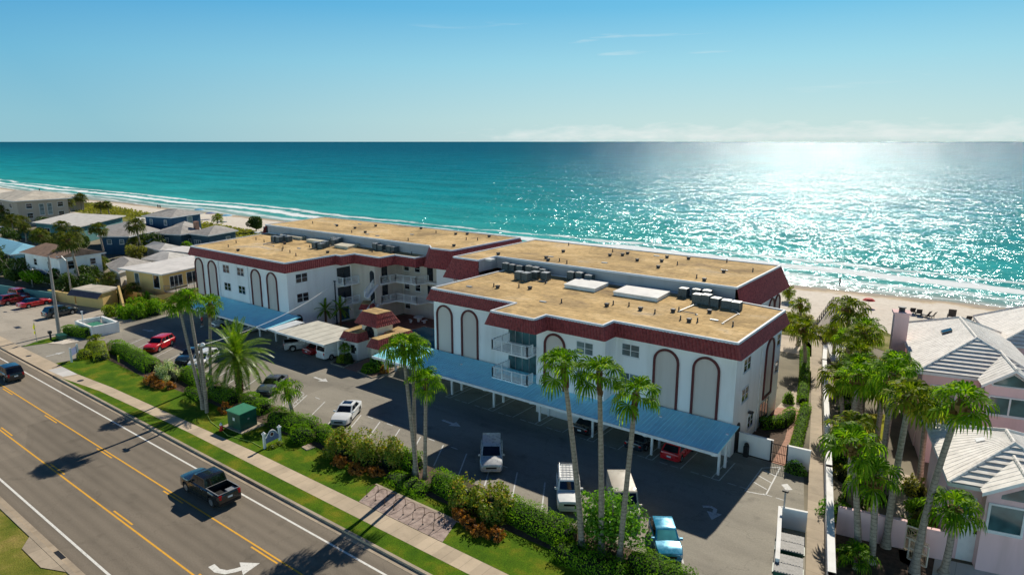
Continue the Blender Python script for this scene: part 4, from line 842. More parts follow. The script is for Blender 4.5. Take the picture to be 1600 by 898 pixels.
def bush(name, label, cat, loc, r, leaf='oleander_leaf', n=3200, size=.19, group=None, seed=None, clumps=16):
    rg = np.random.default_rng(seed if seed is not None else int(abs(loc[0]*131+loc[1]*17))+1); R_ = np.array(r); Ps, Ns = [], []
    for i in range(clumps):
        a, e = rg.uniform(0,6.28), np.arcsin(rg.uniform(.0,1)); d = np.array([math.cos(a)*math.cos(e), math.sin(a)*math.cos(e), math.sin(e)]); c = d*R_*rg.uniform(.35,.82); q = R_*rg.uniform(.22,.42); m = n//clumps
        D = rg.normal(0,1,(m,3)); D[:,2] += .25; D /= np.linalg.norm(D,axis=1,keepdims=True); Ps.append(c+D*q*(1-.5*rg.random((m,1))**2)); Ns.append(D*.6+d)
    k = n//9; a = rg.uniform(0,6.28,k//9); 
    for ai in a:                                   # upright sprigs that break the outline
        rr = rg.uniform(.2,.9); b0 = np.array([math.cos(ai)*rr*R_[0], math.sin(ai)*rr*R_[1], R_[2]*math.sqrt(1-rr*rr)*.8]); dr = np.array([math.cos(ai)*.35, math.sin(ai)*.35, 1.])*rg.uniform(.25,.55)*R_[2]*.5
        t = rg.random((9,1)); Ps.append(b0+dr*t+rg.normal(0,.05,(9,3))); Ns.append(np.tile(dr,(9,1))+rg.normal(0,.5,(9,3)))
    P = np.concatenate(Ps); P[:,2] = np.maximum(P[:,2], .05); N = np.concatenate(Ns); V, F = leaf_quads(P, N/np.linalg.norm(N,axis=1,keepdims=True), size, rg, .6)
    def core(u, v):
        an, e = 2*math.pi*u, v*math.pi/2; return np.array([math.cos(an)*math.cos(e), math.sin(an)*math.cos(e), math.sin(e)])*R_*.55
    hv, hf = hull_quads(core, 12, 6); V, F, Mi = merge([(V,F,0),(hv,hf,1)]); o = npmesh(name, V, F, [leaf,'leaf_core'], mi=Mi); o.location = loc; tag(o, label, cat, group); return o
def hedge(name, label, path, w, h, leaf='hedge_leaf', size=.125, dens=115, group=None, z0=.12, power=5.5, lumpy=.05, cat='hedge'):
    """clipped hedge: rounded box section swept along a path, covered in small leaves"""
    rg = np.random.default_rng(int(abs(path[0][0]*97+path[0][1]*31))+3)
    P = [np.array([*p, 0.]) for p in path]; seg = [np.linalg.norm(P[i+1]-P[i]) for i in range(len(P)-1)]; Ltot = sum(seg)
    def at(s):
        for i, l in enumerate(seg):
            if s <= l or i == len(seg)-1:
                d = (P[i+1]-P[i])/l; return P[i]+d*min(max(s,-w),l+w if i == len(seg)-1 else l), d
            s -= l
    n = int((Ltot+w)*(w+2*h)*dens); o = P[0]*.5+P[-1]*.5; pts, nor = [], []
    for _ in range(n):
        s = rg.uniform(-w*.5, Ltot+w*.5); a = rg.uniform(-.12, math.pi+.12)
        c, d = at(s); side = np.array([-d[1], d[0], 0])
        e = 0 if 0 <= s <= Ltot else (abs(s) if s < 0 else s-Ltot)/(w*.5)
        shr = (1-min(e,1)**power)**(1/power)
        ca, sa = math.cos(a), max(math.sin(a), 0); q = (abs(ca)**power+abs(sa)**power)**(-1/power)
        k = q*(1-.2*rg.random()**3); endf = rg.random()**.5 if e > .8 else 1
        hh = h*(1+lumpy*math.sin(s*1.7+path[0][0])+lumpy*.6*math.sin(s*4.1))
        pts.append(c+side*ca*k*w*.5*max(shr,.25)*endf+np.array([0,0,sa*k*hh*(.35+.65*max(shr,.3))*1.0])); v = side*ca+np.array([0,0,sa])+ (d*(1 if s > Ltot else -1)*1.2 if e > 0 else 0); nor.append(v)
    pts = np.array(pts); pts += rg.normal(0,.035,pts.shape); pts[:,2] = np.maximum(pts[:,2], .03); pts -= o; nor = np.array(nor)
    V, F = leaf_quads(pts, nor/np.linalg.norm(nor,axis=1,keepdims=True), size, rg, .32, .75)
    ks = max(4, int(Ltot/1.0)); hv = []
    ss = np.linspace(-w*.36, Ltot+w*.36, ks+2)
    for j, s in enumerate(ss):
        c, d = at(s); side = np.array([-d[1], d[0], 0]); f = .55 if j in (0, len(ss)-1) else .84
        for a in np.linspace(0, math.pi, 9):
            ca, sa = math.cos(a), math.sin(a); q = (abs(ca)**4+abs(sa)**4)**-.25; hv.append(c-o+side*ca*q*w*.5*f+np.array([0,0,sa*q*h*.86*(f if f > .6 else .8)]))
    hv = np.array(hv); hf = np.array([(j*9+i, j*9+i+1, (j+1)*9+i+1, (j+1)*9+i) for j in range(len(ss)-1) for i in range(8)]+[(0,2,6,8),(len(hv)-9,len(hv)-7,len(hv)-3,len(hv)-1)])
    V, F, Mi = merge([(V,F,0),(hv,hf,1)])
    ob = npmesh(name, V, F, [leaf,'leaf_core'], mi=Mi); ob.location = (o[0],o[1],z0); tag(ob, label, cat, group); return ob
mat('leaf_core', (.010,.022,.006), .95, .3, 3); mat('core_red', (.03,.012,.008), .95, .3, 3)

def fan_crown(seed, nleaf=34, R0=1.0, stiff=.5, nseg=15, droop=.5, low=-55):
    """fan palm crown: petioles ending in pleated, split, drooping fans. Returns (V, F) of quads"""
    rg = np.random.default_rng(seed); V, F = [], []
    def quad(a, b_, c, d): o = len(V); V.extend([a,b_,c,d]); F.append((o,o+1,o+2,o+3))
    for i in range(nleaf):
        t = (i+.5)/nleaf; el = R(82-(82-low)*t**.85+rg.uniform(-9,9)); az = i*2.39996+rg.uniform(-.3,.3)
        d = np.array([math.cos(az)*math.cos(el), math.sin(az)*math.cos(el), math.sin(el)]); up = np.array([0,0,1.])
        s = np.cross(d, up); s /= max(np.linalg.norm(s),1e-6); nu = np.cross(s, d)
        lp = R0*rg.uniform(.50,.74)*(.45+.55*min(1,i/9)); sag = .10+.12*t
        b0 = np.zeros(3); b1 = d*lp*.55; b2 = d*lp+up*-sag*lp
        wd = .018*R0+.01
        quad(b0-s*wd, b0+s*wd, b1+s*wd, b1-s*wd); quad(b1-s*wd, b1+s*wd, b2+s*wd*.8, b2-s*wd*.8)
        d2 = d+up*(-.12-.55*t*droop); d2 /= np.linalg.norm(d2); s2 = s; n2 = np.cross(s2, d2); n2 /= np.linalg.norm(n2); n2 = n2 if n2[2] > 0 else -n2
        Rl = R0*rg.uniform(.48,.62); roll = rg.uniform(-.45,.45); s2, n2 = s2*math.cos(roll)+n2*math.sin(roll), n2*math.cos(roll)-s2*math.sin(roll)
        span = R(112)+rg.uniform(-.15,.15); fall = droop*(.55+.55*t)*rg.uniform(.8,1.25)
        for j in range(nseg):
            u = (j+.5)/nseg*2-1; a = u*span; e = d2*math.cos(a)+s2*math.sin(a); pe = -d2*math.sin(a)+s2*math.cos(a)
            L_ = Rl*(1-.18*abs(u)**2)*rg.uniform(.88,1.06); fold = n2*(.055 if j % 2 else -.055)*L_
            w1 = L_*.52*math.tan(span/nseg)*1.04
            m_ = b2+e*L_*.52+n2*(.10*L_*(1-abs(u)))+fold; k_ = b2+e*L_*.82+up*(-fall*L_*.22)+fold*.6
            tip = b2+e*L_*.92+up*(-fall*L_*rg.uniform(.50,.85))
            quad(b2, m_-pe*w1, m_+fold*.2, m_+pe*w1); quad(m_-pe*w1, k_-pe*w1*.85, k_+pe*w1*.85, m_+pe*w1); quad(k_-pe*w1*.85, tip-pe*w1*.12, tip+pe*w1*.12, k_+pe*w1*.85)
    return np.array(V), np.array(F)
def skirt(seed, n, R0, length):
    rg = np.random.default_rng(seed); V, F = [], []
    for i in range(n):
        az = rg.uniform(0, 6.28); z = -rg.uniform(.0, length*.55); L_ = length*rg.uniform(.35,.6); out = R0*rg.uniform(.16,.42)
        d = np.array([math.cos(az), math.sin(az), 0]); s = np.array([-d[1], d[0], 0])
        p0 = d*.1+np.array([0,0,z]); p1 = d*out+np.array([0,0,z-L_*.35]); p2 = d*out*.85+np.array([0,0,z-L_]); w = R0*rg.uniform(.05,.14)
        o = len(V); V.extend([p0-s*.02,p0+s*.02,p1+s*w,p1-s*w,p1-s*w,p1+s*w,p2+s*w*.6,p2-s*w*.6]); F += [(o,o+1,o+2,o+3),(o+4,o+5,o+6,o+7)]
    return np.array(V), np.array(F)
CROWN = {}
def crown_mesh(key, seed, leaf, **k):
    V, F = fan_crown(seed, **k); o = npmesh('tmp', V, F, leaf); me = o.data; me.name = 'crown'; bpy.data.objects.remove(o); CROWN[key] = me
for i in range(4): crown_mesh('a%d' % i, 40+i, 'fan_leaf', nleaf=18, R0=1.0, droop=.85, low=-26, nseg=15)
for i in range(3): crown_mesh('b%d' % i, 60+i, 'olive_fan_leaf', nleaf=21, R0=1.0, droop=.85, nseg=13, low=-38)
for i in range(3): crown_mesh('d%d' % i, 80+i, 'far_palm_leaf', nleaf=26, R0=1.0, droop=.8, nseg=11, low=-40)
for i in range(2): crown_mesh('c%d' % i, 70+i, 'olive_fan_leaf', nleaf=22, R0=1.0, droop=.4, nseg=9)
for i in range(2):
    V, F = skirt(90+i, 60, 1.0, 1.0); o = npmesh('tmp', V, F, 'dead_leaf'); me = o.data; me.name = 'frond_skirt'; bpy.data.objects.remove(o); CROWN['s%d' % i] = me
def palm(label, base, top, R0, kind='a', r=(.19,.125), group=None, skirt_s=.0, brown=1.2, bow=.0, cat='palm tree', name='fan_palm', z0=None):
    x, y = base; zb = .1 if z0 is None else z0
    t = thing(name, label, cat, (x,y,zb), 0, group)
    tx, ty, tz = top[0]-x, top[1]-y, top[2]-zb; n = 12; b = MB(); path, rad = [], []
    perp = Vector((-ty, tx, 0)); perp = perp.normalized() if perp.length > .01 else Vector((1,0,0))
    fl = random.Random(int(abs(x*100)))
    for i in range(n+1):
        s = i/n; e = s**1.25; w = bow*math.sin(math.pi*s)
        path.append((tx*e+perp.x*w, ty*e+perp.y*w, tz*s)); rad.append((r[0]+(r[1]-r[0])*s**.7)*(1+.55*max(0,.06-s)/.06)*(1+fl.uniform(-.03,.03)))
    b.tube(path, rad, 10); b.build('trunk', 'trunk_grey', t, world=False, smooth=True)
    if brown > 0:
        b = MB(); k = max(.55, 1-brown/max(tz,.5)); pts = []; rr = []
        for i in range(5):
            s = k+(1-k)*i/4; e = s**1.25; w = bow*math.sin(math.pi*s); pts.append((tx*e+perp.x*w, ty*e+perp.y*w, tz*s+.05)); rr.append((r[1]*1.15)*(1+.25*i/4)*(1 if i < 4 else .55))
        b.tube(pts, rr, 9)
        for i in range(26):
            s = random.uniform(0,1); j = min(3, int(s*4)); c = Vector(pts[j]).lerp(Vector(pts[j+1]), s*4-j); a = random.uniform(0,6.28); q = r[1]*1.4
            b.obox((c.x+math.cos(a)*q, c.y+math.sin(a)*q, c.z), (.05,.09,.22), a)
        b.build('boot_sheath', 'trunk_brown', t, world=False, smooth=False)
    key = random.choice([k for k in CROWN if k[0] == kind]); o = link('crown', CROWN[key], t); o.location = (tx, ty, tz-.08); q = R0*1.0
    o.rotation_euler = (random.uniform(-.08,.08), random.uniform(-.08,.08), random.uniform(0,6.28)); o.scale = (q,q,q*random.uniform(.9,1.05))
    if skirt_s > 0:
        o = link('frond_skirt', CROWN['s%d' % random.randrange(2)], t); o.location = (tx,ty,tz-.05); o.rotation_euler = (0,0,random.uniform(0,6)); o.scale = (R0*.8,R0*.8,skirt_s)
    return t

# --- tall slender palms by the parking lot
G3 = 'three tall palms by the right end hedge'
palm('leftmost of the three tall leaning palms in front of the right condo block', (-20.2,34.5), (-21.4,33.6,13.4), 1.75, 'a', (.22,.14), G3, 0, 1.6, .15)
palm('middle of the three tall palms in front of the right condo block', (-19.0,35.0), (-19.4,34.7,13.0), 1.75, 'a', (.22,.14), G3, 0, 1.6, .1)
palm('rightmost of the three tall palms in front of the right condo block, leaning right', (-17.6,34.9), (-17.1,35.3,12.0), 1.75, 'a', (.21,.14), G3, 0, 1.7, -.1)
G3 = 'three palms by the bike pad'
palm('tallest left palm of the three behind the bike pad', (-36.3,35.0), (-36.95,34.6,11.4), 1.65, 'a', (.20,.13), G3, 0, 1.2, .1)
palm('second palm of the three behind the bike pad, crown facing the white carport', (-36.75,35.3), (-36.5,35.3,11.2), 1.65, 'a', (.20,.13), G3, 0, 1.2, .0)
palm('shortest right palm of the three behind the bike pad', (-35.6,35.3), (-35.4,35.5,8.7), 1.55, 'a', (.18,.12), G3, 0, 1.2, .0)
G3 = 'three palms by the wood pole'
palm('left leaning palm with its base at the wood utility pole', (-64.0,31.9), (-65.2,31.1,11.2), 1.6, 'a', (.20,.13), G3, 0, .6, .2)
palm('middle palm right behind the wood utility pole', (-64.5,32.4), (-65.0,32.0,11.9), 1.6, 'a', (.20,.13), G3, 0, .6, .1)
palm('straight palm behind the white parked car near the left carport', (-70.5,36.3), (-69.9,36.8,9.6), 1.6, 'a', (.20,.13), G3, 1.6, .8, .0)
palm('short palm with a brown trunk in the hedge by the white sedan', (-54.4,36.0), (-54.9,35.6,3.4), 1.55, 'a', (.20,.17), None, 0, 3, .0)
palm('tiny palm at the entrance sign hedge', (-96.3,34.5), (-96.4,34.5,1.2), 1.1, 'c', (.10,.08), None, 0, .8, .0)
# --- palms of the pink villa
PV = [((-13.1,82.3),(-13.7,81.9,8.6),2.5,'b',.9,'tallest palm at the beach end of the path, left of the pink chimney'),((-10.7,79.0),(-11.2,78.7,7.2),2.4,'a',.9,'dense green palm just left of the pink chimney'),
 ((-10.4,66.6),(-11.1,66.0,5.6),2.2,'b',.8,'leftmost garden palm overhanging the concrete path beside the white wall'),((-8.7,66.1),(-9.5,65.5,7.0),2.3,'a',.8,'garden palm behind the yellow lawn, left of centre in the group'),
 ((-9.6,69.0),(-10.2,68.6,7.3),2.2,'b',.8,'palm at the back of the garden group between the wall and the villa'),((-2.1,45.4),(-1.0,46.3,11.9),2.1,'a',1.2,'tall palm leaning right across the lower pink house roof'),
 ((-5.3,45.2),(-6.3,44.4,8.3),2.2,'a',1.0,'palm nearest the low white wall in front of the pink garden wall'),((-4.5,45.0),(-4.9,44.7,6.4),2.1,'a',1.0,'palm with hanging fronds in front of the pink garden wall'),
 ((-.6,46.5),(-.6,46.4,4.9),2.0,'a',.5,'short palm in front of the white garage door'),((-4.0,47.4),(-3.75,47.5,11.2),2.0,'b',1.2,'slim curved palm left of the slatted garden gate'),
 ((-5.7,56.4),(-5.8,56.4,9.6),2.2,'a',1.0,'palm in the middle of the garden in front of the villa eave'),((-7.1,63.2),(-7.1,63.1,7.0),2.2,'b',1.0,'palm beside the yellow lawn in the villa garden'),((-3.2,58.5),(-3.4,58.2,7.4),2.0,'b',1.0,'palm close to the villa wall above the low porch roof')]
PV += [((-10.3,73.2),(-10.6,73.0,8.2),2.1,'b',.9,'palm by the wall just below the tall beach end palms'),((-12.0,76.5),(-12.3,76.2,6.6),2.0,'a',.8,'lower palm at the wall below the sun deck'),((-8.3,59.6),(-8.6,59.4,8.0),2.1,'a',1.0,'palm at the white wall in front of the yellow lawn'),((-6.2,61.0),(-6.0,61.0,9.0),2.1,'a',1.0,'tall garden palm left of the villa corner'),((-9.0,63.4),(-9.3,63.2,6.2),1.9,'b',.8,'shorter palm leaning over the white wall'),((-7.0,51.5),(-7.3,51.2,6.6),2.0,'b',.9,'palm at the white wall behind the pink garden wall')]
for (bx, by), tp, R0, kd, sk, lb in PV: palm(lb, (bx,by), tp, R0*.9, kd, (.24,.17), 'palms in the pink villa garden', sk, 1.0, random.uniform(-.25,.25))
SB = [((-17.8,82.7),(-18.3,82.3,5.2),1.9,'stout sabal palm between the patio and the concrete path'),((-23.9,104.9),(-24.1,104.8,3.0),1.6,'small sabal palm in the dune scrub right of the condo'),((-29.2,118.3),(-29.3,118.2,2.0),1.3,'farthest little palm at the dune edge behind the right condo corner'),((-21.0,92.0),(-21.5,91.6,3.5),1.6,'sabal palm at the beach end of the patio'),((-16.2,90.5),(-16.4,90.2,3.6),1.6,'bushy sabal palm by the start of the boardwalk')]
for (bx, by), tp, R0, lb in SB: palm(lb, (bx,by), tp, R0, 'b', (.22,.19), 'sabal palms by the beach path', .8, 1.5)
# --- palms among the left houses
LP = [((-166.8,72.2),(-167.4,71.8,7.8),2.7,'tall brownish palm in front of the two storey blue house'),((-165.3,63.4),(-165.9,63.0,7.9),2.5,'palm in front of the long grey roof, left of the blue house'),((-155.2,53.0),(-156.1,52.4,7.6),2.6,'left palm of the pair over the brown roof'),((-136.2,47.5),(-137.2,47.0,9.6),2.6,'right palm of the pair over the brown roof, with a long thin trunk'),
 ((-264.7,76.0),(-265.0,75.7,4.2),3.0,'palm in front of the beige apartment wall'),((-291.5,101.5),(-291.9,101.2,4.6),3.4,'bushy palm at the right corner of the beige apartment block'),((-298.6,108.4),(-298.6,108.4,5.4),3.2,'taller palm by the beach behind the beige apartment block'),((-279.3,107.8),(-279.4,107.7,3.6),2.4,'left palm of the pair on the dune'),((-274.3,108.7),(-274.8,108.4,3.9),2.4,'right palm of the pair on the dune'),
 ((-147.8,55.2),(-147.8,55.3,3.4),2.0,'low palm in the courtyard of the white house'),((-119.7,49.8),(-119.8,49.7,2.6),1.6,'small palm in front of the yellow building'),((-167.9,71.3),(-168.2,71.1,3.4),2.3,'low palm under the tall one by the blue house'),((-216.1,63.8),(-216.1,63.8,4.2),2.2,'thin palm in front of the teal fence'),((-270.9,73.5),(-270.3,73.9,5),2.8,'palm at the left picture edge by the beige apartments'),((-246,72),(-246.3,71.8,3.2),3.0,'low round palm under the beige apartment windows')]
for (bx, by), tp, R0, lb in LP: palm(lb, (bx,by), tp, R0*.85, 'd', (.24,.18), 'palms among the houses on the left', 1.0, 1.2)
for (bx, by), tp, R0, lb in [((-176.5,62.5),(-176.8,62.2,6.4),2.2,'palm just left of the tall palm before the blue house'),((-158.5,49.8),(-158.9,49.4,8.4),2.3,'palm at the left end of the brown roof'),((-186.5,58),(-186.8,57.8,5.6),2.2,'palm in the garden below the long grey roof'),((-146.5,49.2),(-146.8,49.0,6.2),2.1,'palm against the white house front wall'),((-233,66),(-233.2,65.8,5.2),2.6,'palm at the left end of the teal fence'),((-201,68),(-201.3,67.7,5.4),2.3,'palm at the right end of the teal house'),((-168,55),(-168.3,54.7,5.0),2.1,'palm right of the light blue house'),((-125.3,48.6),(-125.5,48.4,3.8),1.7,'short palm behind the awning shop')]: palm(lb, (bx,by), tp, R0*.9, 'd', (.22,.17), 'palms among the houses on the left', 1.0, 1.2)
palm('small dark palm tree on the dune behind the left condo roof', (-212.9,117.4), (-212.7,117.5,2.4), 2.0, 'b', (.25,.2), None, .4, 1)
COURT = []
for (bx, by, h, R0, lb) in [(-79.2,59.0,2.6,1.9,'left feathery palm against the white condo wall in the courtyard'),(-77.3,60.2,2.9,2.0,'right feathery palm in the shaded courtyard bed')]: COURT.append((lb, (bx,by), h, R0))

# --- Canary date palm
def date_palm(label, base, zc, Rf, nf=70, group=None, leaf='date_leaf', name='date_palm', rt=.42):
    t = thing(name, label, 'palm tree', (*base,.1), 0, group); rg = np.random.default_rng(5)
    b = MB(); b.tube([(0,0,0),(.02,0,zc*.3),(0,.02,zc*.7),(0,0,zc)], [rt*.85,rt*.8,rt*.95,rt*1.15], 12)
    for i in range(90):
        a = i*2.4; z = .2+(zc-.3)*i/90; b.obox((math.cos(a)*rt*.9, math.sin(a)*rt*.9, z), (.10,.16,.12), a)
    b.build('trunk', 'trunk_brown', t, world=False)
    V, F = [], []
    for i in range(nf):
        q = (i+.5)/nf; el = R(84-112*q+rg.uniform(-6,6)); az = i*2.39996; L_ = Rf*rg.uniform(.9,1.08); k = 18
        d = np.array([math.cos(az)*math.cos(el), math.sin(az)*math.cos(el), math.sin(el)]); s = np.array([-math.sin(az), math.cos(az), 0]); P = [np.array([0,0,zc])]; dd = d.copy()
        for j in range(k):
            dd = dd+np.array([0,0,-.055-.03*(j/k)]); dd /= np.linalg.norm(dd); P.append(P[-1]+dd*L_/k)
        for j in range(k):
            o = len(V); w = .035*(1-j/k)+.008; V += [P[j]-s*w,P[j]+s*w,P[j+1]+s*w*.9,P[j+1]-s*w*.9]; F.append((o,o+1,o+2,o+3))
            if j < 1: continue
            f = (P[j+1]-P[j])/np.linalg.norm(P[j+1]-P[j]); up = np.cross(s, f); up = up if up[2] > 0 else -up
            ll = Rf*.155*math.sin(math.pi*min(1,(j+1.6)/(k+2.2)))**.6
            for sg in (-1,1):
                for sub in (0,.5):
                    c = P[j]+f*sub*L_/k; tip = c+(s*sg*.78+f*.55+up*.30)*ll*rg.uniform(.85,1.1)+np.array([0,0,-.10*ll]); m = (c+tip)/2; pw = f*.055
                    o = len(V); V += [c, m-pw, tip, m+pw]; F.append((o,o+1,o+2,o+3))
    npmesh('crown', np.array(V), np.array(F), leaf, t); return t
for lb, bxy, h, R0 in COURT: date_palm(lb, bxy, h, R0, 18, 'courtyard palms', name='courtyard_palm', rt=.10)
date_palm('big feathery date palm with a thick dark trunk beside the parking lot', (-65.4,36.8), 4.0, 4.3)

# --- round tree and general trees
def tree(label, base, h, rc, group=None, leaf='tree_leaf', n=2600, size=.42, name='tree', trunk_r=.16, seed=1, clumps=9):
    t = thing(name, label, 'tree', (*base,.0), 0, group); rg = np.random.default_rng(seed+int(abs(base[0])))
    b = MB(); top = h-rc[2]*.9; b.tube([(0,0,0),(.05,.03,top*.6),(0,0,top+rc[2]*.6)], [trunk_r,trunk_r*.8,trunk_r*.4], 7)
    for i in range(5): a = i*1.26; b.tube([(0,0,top*.75),(math.cos(a)*rc[0]*.3,math.sin(a)*rc[1]*.3,top+rc[2]*.3),(math.cos(a)*rc[0]*.6,math.sin(a)*rc[1]*.6,top+rc[2]*.9)], [trunk_r*.5,trunk_r*.35,trunk_r*.12], 5)
    b.build('trunk', 'trunk_grey', t, world=False, smooth=True)
    Ps, Ns = [], []
    for i in range(clumps):
        d = rg.normal(0,1,3); d /= np.linalg.norm(d); c = d*np.array(rc)*rg.uniform(.35,.68); r = np.array(rc)*rg.uniform(.36,.56); m = n//clumps
        D = rg.normal(0,1,(m,3)); D /= np.linalg.norm(D,axis=1,keepdims=True); Ps.append(c+D*r*(1-.35*rg.random((m,1))**2)); Ns.append(D)
    P = np.concatenate(Ps)+np.array([0,0,h-rc[2]]); P[:,2] = np.maximum(P[:,2], .15); V, F = leaf_quads(P, np.concatenate(Ns), size, rg, .8)
    npmesh('crown', V, F, leaf, t); return t
tree('round dark tree on the dune just above the left condo roof', (-182.2,112.5), 5.0, (2.6,2.6,2.1), size=.5)
LT = [(-170,43.5,5.5,(4,3.5,2.6),'big dark green tree at the left picture edge'),(-158,45.5,4.6,(4,3,2.2),'dark green tree left of the white house'),(-176,47,5.0,(4,3.5,2.4),'leafy tree below the light blue house'),(-138.5,49.5,4.0,(3,2.6,1.9),'leafy tree in front of the white house gable'),(-131.5,46.5,3.9,(3.6,2.6,1.9),'dark bushy tree left of the awning shop'),(-143.5,46.3,3.6,(2.6,2.2,1.7),'shrubby tree at the white house corner'),(-173,75.5,4.6,(4.4,3.2,2.2),'dark tree mass between the two blue houses'),(-169,77.5,5,(3.6,3,2.3),'tree in the dark blue house yard'),(-205,66,3.2,(6,2.5,1.5),'broad green bush row by the teal fence'),(-228,63,3.0,(4,3,1.4),'green bush left of the teal fence'),(-158.6,74.5,3.0,(2.2,2,1.3),'small tree by the flat grey roof'),(-186,60.5,3.2,(5,2.4,1.5),'green garden thicket in front of the middle house'),(-152,47.2,3.5,(3,2.4,1.6),'dark shrub tree under the brown roof')]
for i, (x, y, h, rc, lb) in enumerate(LT): tree(lb, (x,y), h, rc, 'trees among the houses on the left', 'tree_leaf', 2200, .42, seed=i)
tree('large leaved fig tree at the foot of the three tall palms', (-18.9,36.2), 4.1, (3.1,1.9,1.9), None, 'fig_leaf', 4200, .26, 'fig_tree', .12, 31, 18)

XT = [(-196,62,2.6,(4,2,1.2),'low hedge trees in front of the middle roofs'),(-181,63.5,3.6,(2.6,2.2,1.7),'garden tree at the blue house front'),(-160.5,68.5,4.2,(2.6,2.2,2.0),'leafy tree right of the blue house palms'),(-149.5,64.5,2.8,(2.2,1.8,1.3),'small tree between the grey cottages'),(-152.5,57.5,3.4,(2.6,2,1.6),'tree behind the white house'),(-133,50.0,3.0,(2.2,1.8,1.4),'shrub tree left of the yellow motel'),(-150,44.5,2.8,(3,1.6,1.3),'bush row in front of the white house'),(-162.5,44,4.4,(3.4,2.6,2.1),'tree beside the teal garden wall'),(-250,70,3.2,(4,2.4,1.5),'bushes below the beige apartment windows'),(-262,71,3.6,(3.5,2.4,1.7),'bushes at the beige apartment corner'),(-128.5,47.2,2.6,(1.8,1.5,1.2),'bush at the back of the awning shop'),(-176,57,3.4,(3,2.4,1.6),'tree right of the light blue house'),(-210,75.5,3.4,(3,2,1.5),'tree at the end of the teal house')]
for i, (x, y, h, rc, lb) in enumerate(XT): tree(lb, (x,y), h, rc, 'trees among the houses on the left', ['tree_leaf','tree_leaf','dune_leaf'][i % 3], 1900, .42, seed=i+40)
MT = [(-121.5,47.4,2.4,(2.2,1.6,1.2),'low shrubs at the motel terrace wall'),(-134.5,44.5,4.2,(3,2.2,2.0),'dark tree behind the low cream wall'),(-147,43.2,3.4,(3.2,2,1.6),'dark tree mass at the teal wall, middle'),(-154,42.6,3.8,(3.2,2.2,1.8),'dark tree mass at the teal wall, left'),(-165.5,42.2,4.8,(4,2.6,2.3),'big dark tree at the left picture edge above the red cars'),(-179,44.5,5.2,(4.2,3,2.5),'tall leafy tree at the left edge below the light blue roof'),(-171,61.5,3.0,(2.6,2,1.5),'round shrub tree in the blue house yard'),(-193,69,3.6,(2.8,2.2,1.8),'tree between the teal house and the blue house'),(-159,79.5,3.4,(2.2,1.8,1.6),'tree in front of the dark grey blue house'),(-139,50.5,4.4,(2.4,2,1.9),'tree at the right corner of the white house'),(-240,76,4.6,(3.5,2.6,2.2),'tree between the beige apartments and the teal house'),(-271,72.5,4.2,(3.4,2.4,2.0),'tree under the left beige apartment windows'),(-222,62.5,2.6,(5,1.8,1.2),'shrub row in front of the teal fence')]
for i, (x, y, h, rc, lb) in enumerate(MT): tree(lb, (x,y), h, rc, 'trees among the houses on the left', ['tree_leaf','tree_leaf','hedge_leaf'][i % 3], 2000, .4, seed=i+70)
# --- hedges and shrubs along the lot
hedge('clipped_hedge', 'long clipped box hedge at the lot entrance, left of the red car', [(-91.6,35.2),(-86,34.9),(-80.6,34.3)], 2.0, 1.35)
hedge('clipped_hedge', 'clipped yellow green hedge block beside the entrance sign', [(-94.6,34.0),(-89.6,32.4)], 1.7, 1.0, 'yellow_hedge')
shrub('golden_shrub', 'bright golden shrub right behind the entrance sign', 'shrub', (-92.2,31.5,.12), (1.1,1.0,1.1), 'yellow_hedge', 1100, .15)
shrub('golden_shrub', 'golden shrub at the tiny palm behind the entrance sign', 'shrub', (-95.2,33.4,.12), (1.3,.8,1.0), 'yellow_hedge', 1000, .15)
bush('variegated_shrub', 'pale variegated shrub ringed by red crotons', 'shrub', (-75.3,33.9,.12), (2.2,1.5,2.1), 'varieg_leaf', 3600, .18)
for x, y, s in ((-76.6,32.4,.9),(-75.2,32.0,1.0),(-73.8,32.1,.9),(-72.6,32.7,.8),(-77.5,33.4,.7)): bush('croton', {-76.6:'red croton at the left front of the pale variegated shrub',-75.2:'red croton at the front centre of the pale variegated shrub',-73.8:'red croton at the right front of the pale variegated shrub',-72.6:'red croton at the right end of the variegated shrub',-77.5:'small red croton at the left end of the variegated shrub'}[x], 'shrub', (x,y,.12), (s,s*.8,s*.95), 'croton_leaf', 900, .17, 'crotons round the variegated shrub')
hedge('clipped_hedge', 'clipped hedge between the variegated shrub and the wood pole', [(-74.4,35.6),(-70.6,35.3)], 1.9, 1.25)
hedge('clipped_hedge', 'low light green hedge at the foot of the wood pole palms', [(-69.6,33.5),(-66.7,33.1)], 1.2, .55)
hedge('clipped_hedge', 'hedge clump between the wood pole and the date palm', [(-66.6,34.7),(-63.4,34.7)], 2.0, 1.3, lumpy=.12)
bush('croton', 'red croton at the left of the green transformer box', 'shrub', (-61.6,32.9,.12), (1.1,.7,.95), 'croton_leaf', 900, .17)
hedge('clipped_hedge', 'hedge clump behind the green transformer box', [(-61.0,35.3),(-58.5,35.3)], 1.9, 1.2, lumpy=.12)
hedge('clipped_hedge', 'squarish hedge round the short palm', [(-54.9,34.6),(-51.0,35.0)], 2.4, 1.25, lumpy=.08)
shrub('round_shrub', 'rounded clipped shrub at the right end of the short palm hedge', 'shrub', (-49.7,33.6,.12), (1.2,1.0,1.4), 'hedge_leaf', 1600, .14, power=3)
hedge('clipped_hedge', 'narrow hedge left of the flowering oleander, by the white sedan', [(-48.4,34.9),(-46.0,34.7)], 1.5, 1.2)
